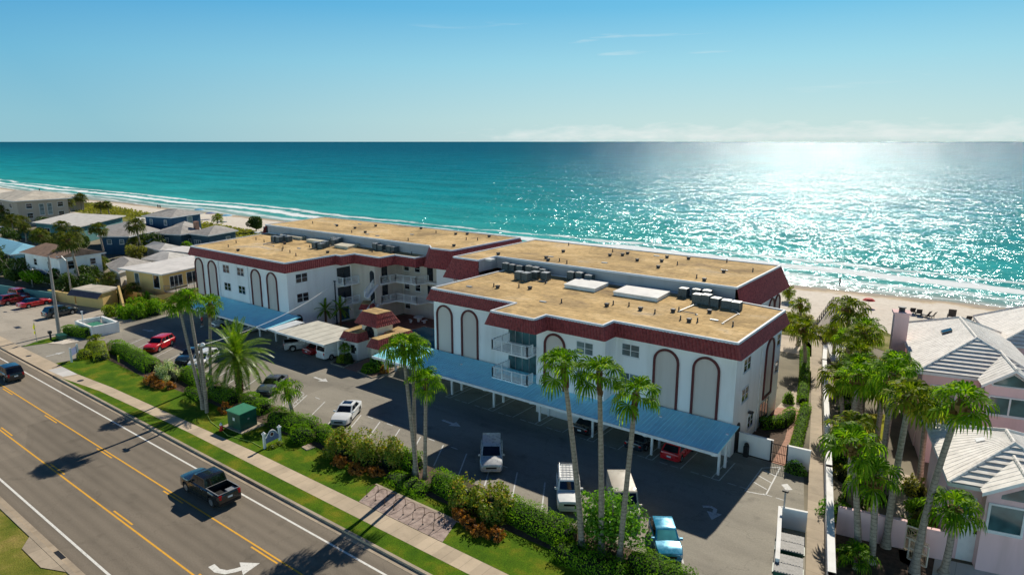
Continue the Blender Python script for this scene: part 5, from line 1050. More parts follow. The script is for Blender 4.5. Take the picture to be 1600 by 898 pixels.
for i, (x, y, r, lb) in enumerate([(-44.2,34.0,(2.0,1.5,2.5),'large reddish oleander bush, left half, in front of the white sedan'),(-41.6,34.4,(2.0,1.6,2.9),'large oleander bush, tall middle, left of the bike pad'),(-39.5,35.2,(1.7,1.4,2.5),'oleander bush, right part next to the clipped hedge')]): bush('oleander', lb, 'shrub', (x,y,.12), r, 'oleander_leaf', 4200, .2, 'flowering oleander bushes')
for x, y, lb in ((-43.2,32.6,'dark croton below the left of the big oleander'),(-41,32.6,'dark croton below the middle of the big oleander'),(-39.3,33.2,'dark croton below the right of the big oleander')): bush('croton', lb, 'shrub', (x,y,.12), (1.1,.7,.7), 'croton_leaf', 900, .17, 'crotons below the oleander')
hedge('clipped_hedge', 'clipped hedge left of the three palms by the bike pad', [(-39.0,36.0),(-37.6,36.0)], 1.7, 1.35)
hedge('clipped_hedge', 'low hedge mat below the three palms by the bike pad', [(-37.2,33.7),(-34.6,33.6)], 1.8, .5, 'hedge_leaf')
hedge('clipped_hedge', 'tall clipped hedge right of the bike pad palms', [(-33.5,35.0),(-31.9,34.8)], 1.9, 1.35)
for x, y, r, lb in ((-30.2,34.1,(1.7,1.4,2.3),'yellow green oleander bush in front of the silver minivan, left half'),(-27.6,34.2,(1.9,1.4,2.6),'yellow green oleander bush in front of the silver minivan, right half')): bush('oleander', lb, 'shrub', (x,y,.12), r, 'oleander_leaf', 4200, .2, 'oleander bushes by the minivan')
for i, (x, y) in enumerate([(-29.4,32.5),(-28.2,32.1),(-27.0,31.9),(-25.8,32.2)]): bush('croton', ['leftmost bronze croton of the four at the bike pad corner','second bronze croton from the left at the bike pad corner','third bronze croton from the left at the bike pad corner','rightmost bronze croton of the four at the bike pad corner'][i], 'shrub', (x,y,.12), (.8,.65,.8), 'croton_leaf', 900, .17, 'bronze crotons at the bike pad')
hedge('clipped_hedge', 'broad clipped hedge in front of the white roof rack car', [(-26.2,35.2),(-22.0,34.9)], 2.2, 1.35)
hedge('clipped_hedge', 'low shaded hedge at the foot of the three tall palms', [(-20.6,33.4),(-17.4,33.5)], 2.0, 1.0, lumpy=.12)
hedge('clipped_hedge', 'clipped hedge at the nose of the blue hatchback', [(-16.2,35.2),(-13.4,34.9)], 2.0, 1.25)
hedge('clipped_hedge', 'hedge at the walled dumpster pen on the left', [(-106.0,34.6),(-102.4,35.6)], 1.6, 1.2)
YB = [(-112.5,43.2),(-109.5,43.6),(-107.4,44.6),(-110.5,46.5),(-113.5,47.3),(-107.6,47.4),(-110.4,49.2),(-115.5,49.6)]
for i, (x, y) in enumerate(YB): bush('leafy_shrub', 'bright green shrub in the thicket between the yellow building and the condo carport', 'shrub', (x,y,.0), (2.0,1.6,1.9+.3*(i % 3)), ['hedge_leaf','yellow_hedge'][i % 3 == 0], 2000, .26, 'shrub thicket by the yellow building', seed=i+50)
for x, y, r, lf, lb in [(-64.6,50.2,(.8,.7,.9),'yellow_hedge','bright clipped shrub in the left gatehouse bed'),(-63.6,50.4,(.6,.6,1.3),'tree_leaf','dark shrub in the left gatehouse bed'),(-59.2,49.9,(1.1,.9,1.0),'hedge_leaf','low green shrub in the right gatehouse bed'),(-58.9,50.8,(1.2,.8,2.1),'fig_leaf','tall leafy plant in the right gatehouse bed'),(-57.3,50.6,(.5,.5,1.0),'croton_leaf','croton at the white carport post by the gatehouse')]: shrub('garden_shrub', lb, 'shrub', (x,y,.14), r, lf, 900, .18, 'gatehouse planting')
palm('little palm in the left gatehouse bed', (-64.9,50.9), (-64.9,50.9,1.9), .8, 'a', (.07,.06), None, 0, .5)
hedge('clipped_hedge', 'long green hedge beside the concrete path and patio', [(-12.7,58.2),(-13.4,62.5),(-14.4,69)], 1.0, .7)
hedge('clipped_hedge', 'curved clipped hedge beside the right condo wall', [(-16.4,62.2),(-15.3,63.6),(-15.1,66.2)], 1.1, 1.0)
hedge('clipped_hedge', 'green hedge strip along the upper concrete path', [(-15.2,71),(-17.2,80),(-19.4,89)], 1.1, .8)
shrub('leafy_shrub', 'shrub on the patio at the condo wall', 'shrub', (-16.4,70.2,.03), (.6,.6,1.3), 'hedge_leaf', 500, .16)
shrub('leafy_shrub', 'plants in front of the white wall right of the iron gate', 'shrub', (-11.7,54.6,.05), (.9,.45,1.1), 'fig_leaf', 500, .18)
for i, (x, y, r) in enumerate([(-24.5,100,(2.8,2.2,1.2)),(-22.8,103,(2.6,2.2,1.2)),(-26.3,97.5,(2.2,2,1.4)),(-19.8,99.5,(2.0,1.8,1.3)),(-17.4,96.5,(2.0,1.8,1.4)),(-25.5,107,(3,2,1)),(-13.5,92,(2.4,2,1.8)),(-10.5,87,(2,2,1.7))]): bush('sea_grape', 'olive sea grape scrub on the dune right of the condo', 'shrub', (x,y,0), r, 'dune_leaf', 1300, .28, 'sea grape scrub on the dune', seed=i+80)
GS = [(-7.6,49.5,1.3),(-6.9,52.5,1.2),(-7.9,56,1.5),(-8.9,59,1.4),(-6.5,58,1.2),(-9.9,62.5,1.3),(-3.4,57,1.3),(-2.6,53.8,1.2),(-2.8,50.5,1.2),(-5.9,49.2,1.0),(-2.2,51.8,1.1),(-10.6,71,1.5),(-11.8,76,1.6),(-5.5,53.8,.9)]
for i, (x, y, s) in enumerate(GS): bush('garden_shrub', 'leafy shrub in the planting of the pink villa garden', 'shrub', (x,y,0), (s,s,s*1.1), ['fig_leaf','tree_leaf','dune_leaf','hedge_leaf'][i % 4], 900, .22, 'shrubs in the pink villa garden', seed=i+120)
palm('small spiky palm at the low white wall end near the picture bottom', (-5.2,43.6), (-5.2,43.6,1.2), 1.2, 'a', (.12,.1), None, 0, .6)
shrub('garden_shrub', 'shrub at the foot of the wall near the picture bottom', 'shrub', (-5.6,44.6,0), (.8,.6,.8), 'tree_leaf', 600, .18)
# dune grass: uncountable blades, one object
rg = np.random.default_rng(9); P = []
poly_ = [(-345,106,-165,109.5),(-330,113,-262,121)]
n = 9000; X = rg.uniform(-335,-120,n); Y = 105+rg.random(n)*8+np.clip((-X-165)/170,0,1)*rg.random(n)*14
Zr = np.zeros(n); P = np.stack([X,Y,Zr+.2],1); V, F = leaf_quads(P, np.tile([0,-.8,.4],(n,1)), 1.0, rg, .5, .5); V[:,2] = np.maximum(V[:,2], -.1)
o = npmesh('dune_grass', V, F, 'dune_leaf'); o['kind'] = 'stuff'
# ------------------------------------------------------------------ vehicles
CARK = dict(
 sedan=dict(L=4.75,W=1.83,H=1.45,belt=.93,hood=.92,nose=.74,tail=.96,wb=.95,wt=.15,rt=-1.0,rb=-1.75,wheel=.32,fa=1.40,ra=-1.35,tw=.74),
 suv=dict(L=4.65,W=1.88,H=1.70,belt=1.06,hood=1.04,nose=.86,tail=1.06,wb=1.0,wt=.42,rt=-1.75,rb=-2.15,wheel=.36,fa=1.40,ra=-1.32,tw=.80),
 boxy=dict(L=4.75,W=1.86,H=1.80,belt=1.10,hood=1.08,nose=.98,tail=1.1,wb=.85,wt=.5,rt=-2.1,rb=-2.25,wheel=.37,fa=1.42,ra=-1.36,tw=.84),
 minivan=dict(L=5.0,W=1.96,H=1.74,belt=1.05,hood=1.02,nose=.80,tail=1.05,wb=1.35,wt=.50,rt=-2.0,rb=-2.35,wheel=.34,fa=1.5,ra=-1.5,tw=.80),
 hatch=dict(L=4.15,W=1.78,H=1.48,belt=.93,hood=.92,nose=.72,tail=.95,wb=.90,wt=.20,rt=-1.35,rb=-1.88,wheel=.32,fa=1.28,ra=-1.25,tw=.76),
 van=dict(L=5.2,W=1.98,H=2.05,belt=1.15,hood=1.08,nose=.85,tail=1.15,wb=1.75,wt=1.0,rt=-2.35,rb=-2.5,wheel=.35,fa=1.65,ra=-1.6,tw=.88),
 pickup=dict(L=5.85,W=2.02,H=1.93,belt=1.20,hood=1.18,nose=1.05,tail=1.22,wb=1.25,wt=.65,rt=-.80,rb=-1.0,wheel=.41,fa=1.86,ra=-1.86,tw=.80,bed=(-1.10,-2.80)))
def car(kind, label, col, x, y, rz, group=None, plate=True, glassm='car_glass', wind=None, roofm=None, name='parked_car', cat='car', rack=False, sun=False):
    k = CARK[kind]; L_, W_, Hh = k['L'], k['W']/2, k['H']; wr = k['wheel']; t = thing(name, label, cat, (x,y,.022), rz, group)
    ar = wr+.07; xs = {-L_/2,-L_/2+.06,-L_/2+.22,L_/2,L_/2-.06,L_/2-.25,k['wb'],k['rb'],0,L_/2-.7}
    for a in (k['fa'],k['ra']):
        for q in (-1,-.92,-.7,-.38,0,.38,.7,.92,1): xs.add(a+q*ar)
    if 'bed' in k: xs |= {k['bed'][0],k['bed'][1]}
    xs = sorted(xs); ring = []
    for u in xs:
        e = abs(u)/(L_/2); w = W_*(1-.13*max(0,(e-.72)/.28)**2)
        zs = .24+.10*max(0,(e-.85)/.15)
        for a in (k['fa'],k['ra']):
            if abs(u-a) < ar: zs = max(zs, wr+math.sqrt(ar*ar-(u-a)**2)*.98)
        if u > k['wb']: f = (u-k['wb'])/(L_/2-k['wb']); dz = k['belt']+(k['hood']-k['belt'])*min(1,f*3) - (k['hood']-k['nose'])*max(0,(f-.35)/.65)**1.7
        elif u < k['rb']: f = (k['rb']-u)/max(.05,(L_/2+k['rb'])); dz = k['tail']-.05*f**2
        else: dz = k['belt']
        if e > .985: dz -= .10
        zs = min(zs, dz-.12); zm = zs+(dz-zs)*.55
        ring.append([(u,-w*.94,zs),(u,-w,zs+.06),(u,-w*1.0,zm),(u,-w*.975,dz-.07),(u,-w*.90,dz),(u,-w*.45,dz+.025),(u,0,dz+.035)])
    b = MB(); m = 13; V = []
    for r in ring: V += r+[(p[0],-p[1],p[2]) for p in reversed(r[:-1])]
    F = []
    for i in range(len(xs)-1):
        inbed = 'bed' in k and k['bed'][1]-.01 <= xs[i] and xs[i+1] <= k['bed'][0]+.01
        for j in range(m-1):
            if inbed and 4 <= j <= 7: continue
            F.append((i*m+j,(i+1)*m+j,(i+1)*m+j+1,i*m+j+1))
    F += [tuple(range(m)), tuple(reversed(range((len(xs)-1)*m, len(xs)*m)))]
    b.add(V, F)
    # greenhouse: painted shell with a crowned roof
    z0, z1 = k['belt']-.02, Hh-.05; wb_, wt_ = W_*.90, W_*k['tw']
    def side(s, t_): # s along (0 rear..1 front) t_ up
        xb = k['rb']+(k['wb']-k['rb'])*s; xt = k['rt']+(k['wt']-k['rt'])*s
        return (xb+(xt-xb)*t_, -(wb_+(wt_-wb_)*t_), z0+(z1-z0)*t_)
    ns = 5; rows = []
    for t_ in (0,.5,.88,1):
        rows.append([side(i/ns, t_) for i in range(ns+1)])
    def mir(p): return (p[0],-p[1],p[2])
    V = []; 
    loops = []
    for r in rows:
        o = len(V); V += r+[mir(p) for p in reversed(r)]; loops.append(o)
    n2 = 2*(ns+1); F = []
    for a in range(len(rows)-1): F += [(loops[a]+i, loops[a]+(i+1)%n2, loops[a+1]+(i+1)%n2, loops[a+1]+i) for i in range(n2)]
    # roof crown
    o = len(V); xr0, xr1 = k['rt'], k['wt']
    V += [(xr0+.08+(xr1-xr0-.16)*i/ns, -wt_*.80, z1+.035) for i in range(ns+1)]+[(xr0+.12+(xr1-xr0-.24)*i/ns, 0, z1+.06) for i in range(ns+1)]+[(xr0+.08+(xr1-xr0-.16)*i/ns, wt_*.80, z1+.035) for i in range(ns+1)]
    q = loops[-1]
    for i in range(ns):
        F += [(q+i,q+i+1,o+i+1,o+i),(o+i,o+i+1,o+ns+1+i+1,o+ns+1+i),(o+ns+1+i,o+ns+2+i,o+2*ns+3+i,o+2*ns+2+i)]
        F.append((o+2*ns+2+i,o+2*ns+3+i,q+n2-2-i,q+n2-1-i))
    F += [(q+ns,q+ns+1,o+3*ns+2,o+2*ns+1,o+ns)]; F += [(q+n2-1,q,o,o+ns+1,o+2*ns+2)]
    if roofm: 
        b.build('body', col, t, world=False, smooth=True, angle=38); b2 = MB(); b2.add(V, F); b2.build('roof', roofm, t, world=False, smooth=True, angle=35)
    else: b.add(V, F); b.build('body', col, t, world=False, smooth=True, angle=38)
    # panes, a little proud of the shell
    def pane(nm, pts, off, mt):
        p = MB(); nrm = (Vector(pts[1])-Vector(pts[0])).cross(Vector(pts[3])-Vector(pts[0])).normalized(); c = sum((Vector(a) for a in pts), Vector())/4
        if nrm.dot(Vector((c.x*off[0], c.y*off[1], .3))) < 0: nrm = -nrm
        p.poly([tuple(Vector(a)+nrm*.012) for a in pts]); p.build(nm, mt, t, world=False)
    def fr(s, t_, f=1): return side(s, t_)
    def lerp(a, c, u): return tuple(a[i]+(c[i]-a[i])*u for i in range(3))
    for nm, s in (('windscreen',1),('rear_window',0)):
        A, D = side(s,.10), side(s,.90); Bp, Cp = mir(A), mir(D)
        pane(nm, [lerp(A,Bp,.07),lerp(A,Bp,.93),lerp(D,Cp,.93),lerp(D,Cp,.07)], (1,0), wind if (wind and s == 1) else glassm)
    spl = [(.06,.36),(.40,.66),(.70,.95)] if kind in ('suv','minivan','boxy') else ([(.10,.50),(.54,.94)] if kind != 'van' else [(.74,.95)])
    for a_, c_ in spl:
        for sg in (1,-1):
            pts = [side(a_,.12),side(c_,.12),side(c_,.86),side(a_,.86)]; pts = pts if sg > 0 else [mir(p) for p in pts]
            pane('side_window', pts, (0,1), glassm)
    # wheels
    for a in (k['fa'],k['ra']):
        for sg in (-1,1):
            yy = sg*(W_-.12); b = MB(); nw = 20; prof = [(wr*.62,-.11),(wr*.93,-.115),(wr,-.07),(wr,.07),(wr*.93,.115),(wr*.62,.11)]
            V = [(a+math.cos(2*math.pi*i/nw)*r_, yy+h_, wr+math.sin(2*math.pi*i/nw)*r_) for r_, h_ in prof for i in range(nw)]
            b.add(V, [(j*nw+i,j*nw+(i+1)%nw,(j+1)*nw+(i+1)%nw,(j+1)*nw+i) for j in range(5) for i in range(nw)]); w_ = b.build('wheel', 'rubber', t, world=False, smooth=True)
            b = MB(); b.add([(a,yy+sg*.075,wr)]+[(a+math.cos(2*math.pi*i/nw)*wr*.64, yy+sg*.10, wr+math.sin(2*math.pi*i/nw)*wr*.64) for i in range(nw)], [(0,1+i,1+(i+1)%nw) for i in range(nw)])
            for i in range(5): c, s_ = math.cos(i*1.2566), math.sin(i*1.2566); b.obox((a+c*wr*.33, yy+sg*.10, wr+s_*wr*.33), (.07 if abs(c) < .6 else wr*.5, .02, .07 if abs(s_) < .6 else wr*.5))
            b.build('rim', 'rim', w_, world=False)
    b = MB(); b.box(-L_/2+.25,L_/2-.25,-W_*.84,W_*.84,.2,.46); b.build('underbody', 'black', t, world=False)
    nz = k['nose']
    for sg in (-1,1):
        b = MB(); b.obox((L_/2-.13, sg*W_*.66, nz-.12), (.22,.36,.15), sg*-.22); b.build('headlight', 'head_lens', t, world=False)
        b = MB(); b.obox((-L_/2+.07, sg*W_*.74, k['tail']-.22), (.16,.24,.17 if kind in ('sedan','hatch') else .32), sg*.15); b.build('tail_light', 'tail_lens', t, world=False)
        b = MB(); b.obox((k['wb']-.22, sg*(W_*.98+.07), k['belt']+.06), (.12,.2,.15)); b.build('mirror', col, t, world=False)
    b = MB(); b.box(L_/2-.05,L_/2+.015,-W_*.45,W_*.45,nz-.28,nz-.13); b.build('grille', 'black', t, world=False)
    b = MB(); b.box(L_/2-.20,L_/2+.06,-W_*.80,W_*.80,.30,.44); b.build('bumper', col if kind != 'pickup' else 'black', t, world=False)
    b = MB(); b.box(-L_/2-.06,-L_/2+.2,-W_*.80,W_*.80,.34,.5); b.build('bumper', col if kind != 'pickup' else 'black', t, world=False)
    if plate: b = MB(); b.box(-L_/2-.012,-L_/2+.05,-.19,.19,k['tail']-.42,k['tail']-.27); b.build('number_plate', 'plate', t, world=False)
    for sg in (-1,1):
        b = MB()
        for u in ([.2,-.85] if kind != 'pickup' else [.35,-.6]): b.box(u-.1,u+.1,sg*W_*.975-.02,sg*W_*.975+.02,k['belt']-.17,k['belt']-.13)
        b.build('door_handle', 'galv_metal', t, world=False)
    if 'bed' in k:
        b1, b0 = k['bed']; b = MB(); zf_ = .72; w = W_*.82; zt = k['tail']+.03
        b.add([(b0,-w,zf_),(b1,-w,zf_),(b1,w,zf_),(b0,w,zf_),(b0,-w,zt),(b1,-w,zt),(b1,w,zt),(b0,w,zt)], [(0,1,2,3),(0,4,5,1),(1,5,6,2),(2,6,7,3),(3,7,4,0)]); b.build('truck_bed', 'black', t, world=False)
        b = MB()
        for a0,a1,c0,c1 in ((b0,b1,-w-.06,-w),(b0,b1,w,w+.06),(b0-.05,b0,-w-.06,w+.06),(b1,b1+.05,-w-.06,w+.06)): b.box(a0,a1,c0,c1,zt-.03,zt+.012)
        b.build('bed_rail', 'galv_metal', t, world=False)
        b = MB(); b.box(b0+.05,b0+.75,-w+.05,-w+.75,zf_+.01,zf_+.38); b.build('tool_box', 'galv_metal', t, world=False)
    if sun: b = MB(); b.box(k['wt']-.95,k['wt']-.25,-.45,.45,Hh-.02,Hh+.022); b.build('sunroof', 'car_glass', t, world=False)
    if rack:
        b = MB(); x0, x1, w = k['rt']+.1, k['wt']-.15, wt_*.86; z = Hh+.12
        for s in (-w,w): b.tube([(x0,s,z),(x1,s,z)], .025, 5)
        for i in range(7): u = x0+(x1-x0)*i/6; b.tube([(u,-w,z),(u,w,z)], .022, 5)
        for s in np.linspace(-w*.6,w*.6,4): b.tube([(x0,s,z),(x1,s,z)], .012, 4)
        for u in (x0,x1):
            for s in (-w,w): b.box(u-.03,u+.03,s-.03,s+.03,Hh-.08,z)
        b.build('roof_rack', 'galv_metal', t, world=False)
    return t
ST = math.atan2(-.85,.52)     # the slanted stalls: noses towards the road
car('pickup', 'black crew cab pickup truck with an open bed driving on the road', 'paint_black', -47.35, 23.45, math.pi, name='pickup_truck', cat='pickup truck')
car('suv', 'dark blue black crossover driving at the left picture edge', 'paint_black', -91.3, 23.2, math.pi, cat='car', name='moving_car')
car('suv', 'bright red hatchback style car at the end of the clipped hedge', 'paint_red', -88.6, 39.2, ST)
car('sedan', 'dark teal car with its bonnet in shade, left of the white parked car', 'paint_navy', -80.7, 39.4, ST)
car('suv', 'white parked crossover behind the palm trunks and wood pole', 'paint_white', -77.6, 39.4, ST)
car('sedan', 'dark grey sedan parked by the date palm', 'paint_grey', -63.4, 39.6, ST)
car('sedan', 'white sedan with a dark sunroof in a slanted stall', 'paint_white', -50.6, 39.5, ST, sun=True)
car('minivan', 'silver minivan with a white bonnet at the edge of the building shadow', 'paint_silver', -33.3, 41.1, ST+.12)
car('boxy', 'boxy white off roader with a slatted roof rack', 'paint_white', -24.7, 39.9, ST+.05, rack=True)
car('van', 'cream van half hidden behind the fig tree', 'paint_beige', -20.6, 41.0, ST+.1, name='parked_van', cat='van')
car('hatch', 'bright blue hatchback with a teal sunshade in the windscreen', 'paint_blue', -16.1, 38.6, ST+.05, wind='sunshade')
# under the carports, backed in or nosed in
car('sedan', 'dark sedan under the right carport, nearest the middle', 'paint_black', -29.8, 52.2, R(90)); car('sedan', 'second dark sedan under the right carport, with a pale number plate', 'paint_navy', -24.3, 52.2, R(90)); car('hatch', 'red car under the right end of the right carport', 'paint_red', -20.9, 52.0, R(90))
car('sedan', 'pale blue car nosed out under the left carport, left of a post', 'paint_silver', -92.3, 51.0, R(-90)); car('sedan', 'second pale blue car nosed out under the left carport, right of a post', 'paint_silver', -86.3, 51.0, R(-90))
car('pickup', 'silver and red pickup under the beige carport roof', 'paint_silver', -73.2, 51.2, R(60), name='pickup_truck', cat='pickup truck'); car('sedan', 'maroon car under the beige carport beside the white van', 'paint_darkred', -70.3, 51.4, R(90)); car('van', 'small white van under the beige carport next to the gatehouse', 'paint_white', -67.4, 51.6, R(90), name='parked_van', cat='van')
# neighbour's lot
car('suv', 'black long estate car behind the concrete light pole', 'paint_navy', -118.8, 38.0, R(97)); car('sedan', 'red car with a dark soft top, second row of the left lot', 'paint_red', -129.4, 37.9, R(100), roofm='paint_navy'); car('suv', 'red crossover at the left picture edge', 'paint_darkred', -134.6, 36.5, R(100)); car('suv', 'red car at the back of the left lot by the teal wall', 'paint_darkred', -138.4, 38.6, R(10)); car('suv', 'white car far back at the left edge by the beige apartments', 'paint_white', -246.5, 66.5, R(100))
# ------------------------------------------------------------------ houses on the left
def house(label, pts, zw, wall, roof, zr=None, ridge=None, over=.5, flat=True, windows=(), name='house', cat='house', z0=0, fascia='white_trim', gable=None):
    """pts: wall outline; either a flat slab roof (zr None) or a hipped roof rising to the ridge points at height zr"""
    pts = ccw(pts); cx = sum(p[0] for p in pts)/len(pts); cy = sum(p[1] for p in pts)/len(pts)
    t = thing(name, label, cat, (cx,cy,z0)); b = MB(); b.walls(pts, z0, zw); b.build('wall', wall, t)
    O = offset(pts, over)
    if zr is None:
        b = MB(); b.prism(O, zw-.02, zw+.22); b.build('roof', roof, t)
    else:
        b = MB(); n = len(O)
        if len(ridge) == 1: b.add([(*p,zw) for p in O]+[(*ridge[0],zr)], [(i,(i+1)%n,n) for i in range(n)])
        else:
            r0, r1 = Vector(ridge[0]), Vector(ridge[1]); near = [0 if (Vector(p)-r0).length <= (Vector(p)-r1).length else 1 for p in O]
            fs = []
            for i in range(n):
                j = (i+1) % n
                fs.append((i,j,n+near[i]) if near[i] == near[j] else (i,j,n+near[j],n+near[i]))
            b.add([(*p,zw) for p in O]+[(*ridge[0],zr),(*ridge[1],zr)], fs)
        b.build('roof', roof, t)
        b = MB(); b.walls(offset(pts,over+.01), zw-.20, zw+.03); b.poly([(*p,zw-.19) for p in reversed(O)]); b.build('eaves', fascia, t)
    for i, u, z, w, h, c, r, pn in windows:
        p, q = Vector(pts[i]), Vector(pts[(i+1)%len(pts)]); c_ = p.lerp(q, u); d = (q-p).normalized(); a = math.atan2(-d.x, d.y)
        window(t, (c_.x,c_.y,z), a, w, h, c, r, pn)
    return t
h1 = house('beige three storey apartment block with a pale hipped roof at the left edge', [(-286,74.5),(-256,74.5),(-256,89),(-286,89)], 8.4, 'beige_wall', 'roof_sand', 10.6, [(-278,82),(-264,82)], 1.2, name='apartment_building', cat='building',
  windows=[(1,.22,5.8,1.6,1.5,1,2,'pane_dark'),(1,.22,2.6,1.6,1.6,1,2,'pane_dark'),(1,.46,3.4,1.3,3.6,1,3,'pane_blind'),(1,.62,3.4,1.3,3.6,1,3,'pane_blind'),(1,.84,5.8,1.6,1.5,1,2,'pane_dark'),(1,.84,2.6,1.6,1.6,1,2,'pane_dark'),(0,.5,5.8,2,1.4,2,1,'pane_dark'),(0,.8,5.8,2,1.4,2,1,'pane_dark'),(0,.8,2.8,2,1.4,2,1,'pane_dark')])
house('pale roofed beach block in the far corner behind the beige apartments', [(-330,92),(-300,92),(-300,110),(-330,110)], 5.5, 'beige_wall', 'roof_sand', 7.5, [(-322,101),(-308,101)], 1.0, name='apartment_building', cat='building')
house('long low teal house with a wide pale grey roof', [(-219,67.5),(-200,71.5),(-217,89.5),(-237,83)], 4.7, 'teal_wall', 'shingle_light', None, None, .9, windows=[(0,.25,2,2.4,1.4,2,1,'pane_dark'),(0,.6,2,2.4,1.4,2,1,'pane_dark'),(1,.2,2.2,1.8,1.4,1,1,'pane_dark')])
house('blue house with a grey hip roof between the two palms', [(-177,67.5),(-171.5,71.5),(-178,81.5),(-193,84),(-197,78)], 4.5, 'blue_siding', 'shingle_grey', 6.2, [(-189,79.5),(-178.5,74.5)], .7, windows=[(0,.3,2.6,1.0,1.0,1,2,'pane_blind'),(0,.75,2.6,1.0,1.0,1,2,'pane_blind')])
house('flat roofed wing behind the blue house with a grey deck', [(-198,86),(-190,88.5),(-203,96),(-212,92)], 4.3, 'blue_siding', 'shingle_light', None, None, .6)
house('two storey bright blue house with white window trim and corner boards', [(-190.5,84.5),(-181,86.8),(-185.2,97.2),(-194.7,94.9)], 7.1, 'blue_siding', 'shingle_grey', 8.6, [(-188.8,89.8),(-187.0,91.8)], .7, windows=[(0,.22,4.9,1.0,1.3,1,1,'pane_blind'),(0,.78,4.9,1.0,1.3,1,1,'pane_blind'),(1,.62,4.8,1.9,1.7,1,1,'pane_blind')])
house('dark blue house with a brown grey hip roof, left part', [(-172.5,78.5),(-165.5,81.3),(-167.6,87.4),(-180,92.8),(-183,88)], 4.4, 'dark_blue_siding', 'shingle_grey', 6.2, [(-177,88.5),(-169.3,84)], .7, windows=[(0,.4,2.3,1.5,1.0,2,1,'pane_blind'),(1,.5,1.8,1.6,1.0,2,1,'pane_blind')])
hd = house('dark grey blue house with a brick chimney, right part', [(-165.2,83.8),(-158.2,84.6),(-161.3,93.6),(-169,95.2)], 4.4, 'dark_blue_siding', 'shingle_grey', 5.9, [(-164.6,90.2),(-162.2,88.4)], .7, windows=[(0,.35,1.8,2.6,1.0,3,1,'pane_blind'),(1,.7,2.2,1.4,1.0,1,2,'pane_blind')])
b = MB(); b.box(-168.6,-167.5,86.4,87.4,4.4,6.9); b.build('chimney', 'brick_paver', hd)
house('small shed with a light grey gabled roof by the dark blue house', [(-162.6,71.6),(-153.8,70.6),(-155.6,75.6),(-164,74.4)], 2.9, 'grey_wall', 'shingle_light', 4.0, [(-161.5,73),(-156,73)], .5)
house('low flat roofed grey carport block left of the condo', [(-151.6,70.6),(-144,72.2),(-146,77.6),(-153.6,75.6)], 3.0, 'grey_wall', 'roof_white', None, None, .4, windows=[(0,.3,.6,.6,1.6,1,1,'pane_dark'),(0,.6,.6,.6,1.6,1,1,'pane_dark')])
house('light blue house with white trim at the left edge', [(-192,46.5),(-167,46.5),(-167,52.5),(-192,52.5)], 3.9, 'light_blue_wall', 'light_blue_wall', 5.5, [(-188,49.5),(-170,49.5)], .8, windows=[(0,.62,1.6,1.2,1.6,2,1,'pane_dark'),(0,.8,1.6,1.2,1.6,2,1,'pane_dark')])
h7 = house('two storey white house with a brown shingle roof', [(-156,45.4),(-142.2,46.6),(-143.0,54.2),(-156.8,53)], 5.6, 'white_wall', 'shingle_brown', 7.0, [(-155.8,49.2),(-142.2,50.4)], .7, windows=[(1,.25,3.3,1.2,1.5,1,2,'pane_dark'),(1,.78,3.6,1.0,1.1,1,2,'pane_dark'),(0,.3,3.4,1.2,1.2,1,2,'pane_dark'),(0,.7,3.2,1.2,1.3,1,2,'pane_dark')])
house('low house with a pale grey gable roof behind the white house', [(-137.0,53.6),(-132.6,53.0),(-138.6,61),(-146.6,60.2),(-143,55.4)], 3.2, 'cream_wall', 'shingle_grey', 4.4, [(-142.5,58),(-136.3,56.5)], .5)
house('grey roofed cottage left of the yellow building', [(-143.6,62.6),(-137,64.0),(-141,70),(-147,68.5)], 3.2, 'grey_wall', 'shingle_light', 4.3, [(-143.6,66.5),(-140.6,66.3)], .5)
hy = house('yellow two storey motel with a flat white roof and raised wooden deck', [(-126.0,51.4),(-115.6,53.0),(-117.6,60.2),(-128.5,65.6)], 4.7, 'yellow_wall', 'roof_white', None, None, .9, windows=[(0,.3,2.3,1.2,1.9,1,1,'pane_blind'),(0,.82,2.1,1.6,2.2,1,1,'pane_dark'),(1,.35,2.1,2.6,1.9,3,1,'pane_dark'),(1,.82,1.9,2.4,2.2,2,1,'pane_dark')], cat='building')
b = MB(); b.prism([(-115.5,53.0),(-112.6,53.6),(-114.6,60.6),(-117.5,60.2)], 1.5, 1.75); dk = b.build('deck', 'weathered_wood', hy); railing(dk, [(-115.4,52.9),(-112.7,53.6),(-114.6,60.6)], 1.75, 1.0, .5, 'weathered_wood')
b = MB(); b.walls([(-126,51.4),(-123.2,48.4),(-112.6,50.2),(-112.6,53.5)], 0, 1.9, closed=False); b.build('terrace_wall', 'yellow_wall', hy)
hs_ = house('little yellow shop with a dark purple awning', [(-124.4,42.4),(-117.8,44.0),(-119.6,47.0),(-125.6,45.4)], 2.7, 'yellow_wall', 'roof_sand', None, None, .3, name='shop', cat='shop')
b = MB(); b.add([(-124.8,42.2,2.9),(-117.4,44.0,2.9),(-117.0,43.0,2.1),(-124.4,41.2,2.1),(-117.0,43.0,1.95),(-124.4,41.2,1.95)], [(0,1,2,3),(3,2,4,5)]); b.build('awning', 'awning_purple', hs_)
sw = thing('stair_wall', 'sloping cream wall running down beside the yellow shop', 'wall', (-117,46,0)); b = MB(); b.add([(-119.6,47.2,3.2),(-113.5,45.2,.9),(-113.5,45.2,0),(-119.6,47.2,0),(-119.5,47.5,3.2),(-113.4,45.5,.9),(-113.4,45.5,0),(-119.5,47.5,0)], [(0,1,2,3),(7,6,5,4),(0,4,5,1),(1,5,6,2),(0,3,7,4)]); b.build('wall_panel', 'yellow_wall', sw)
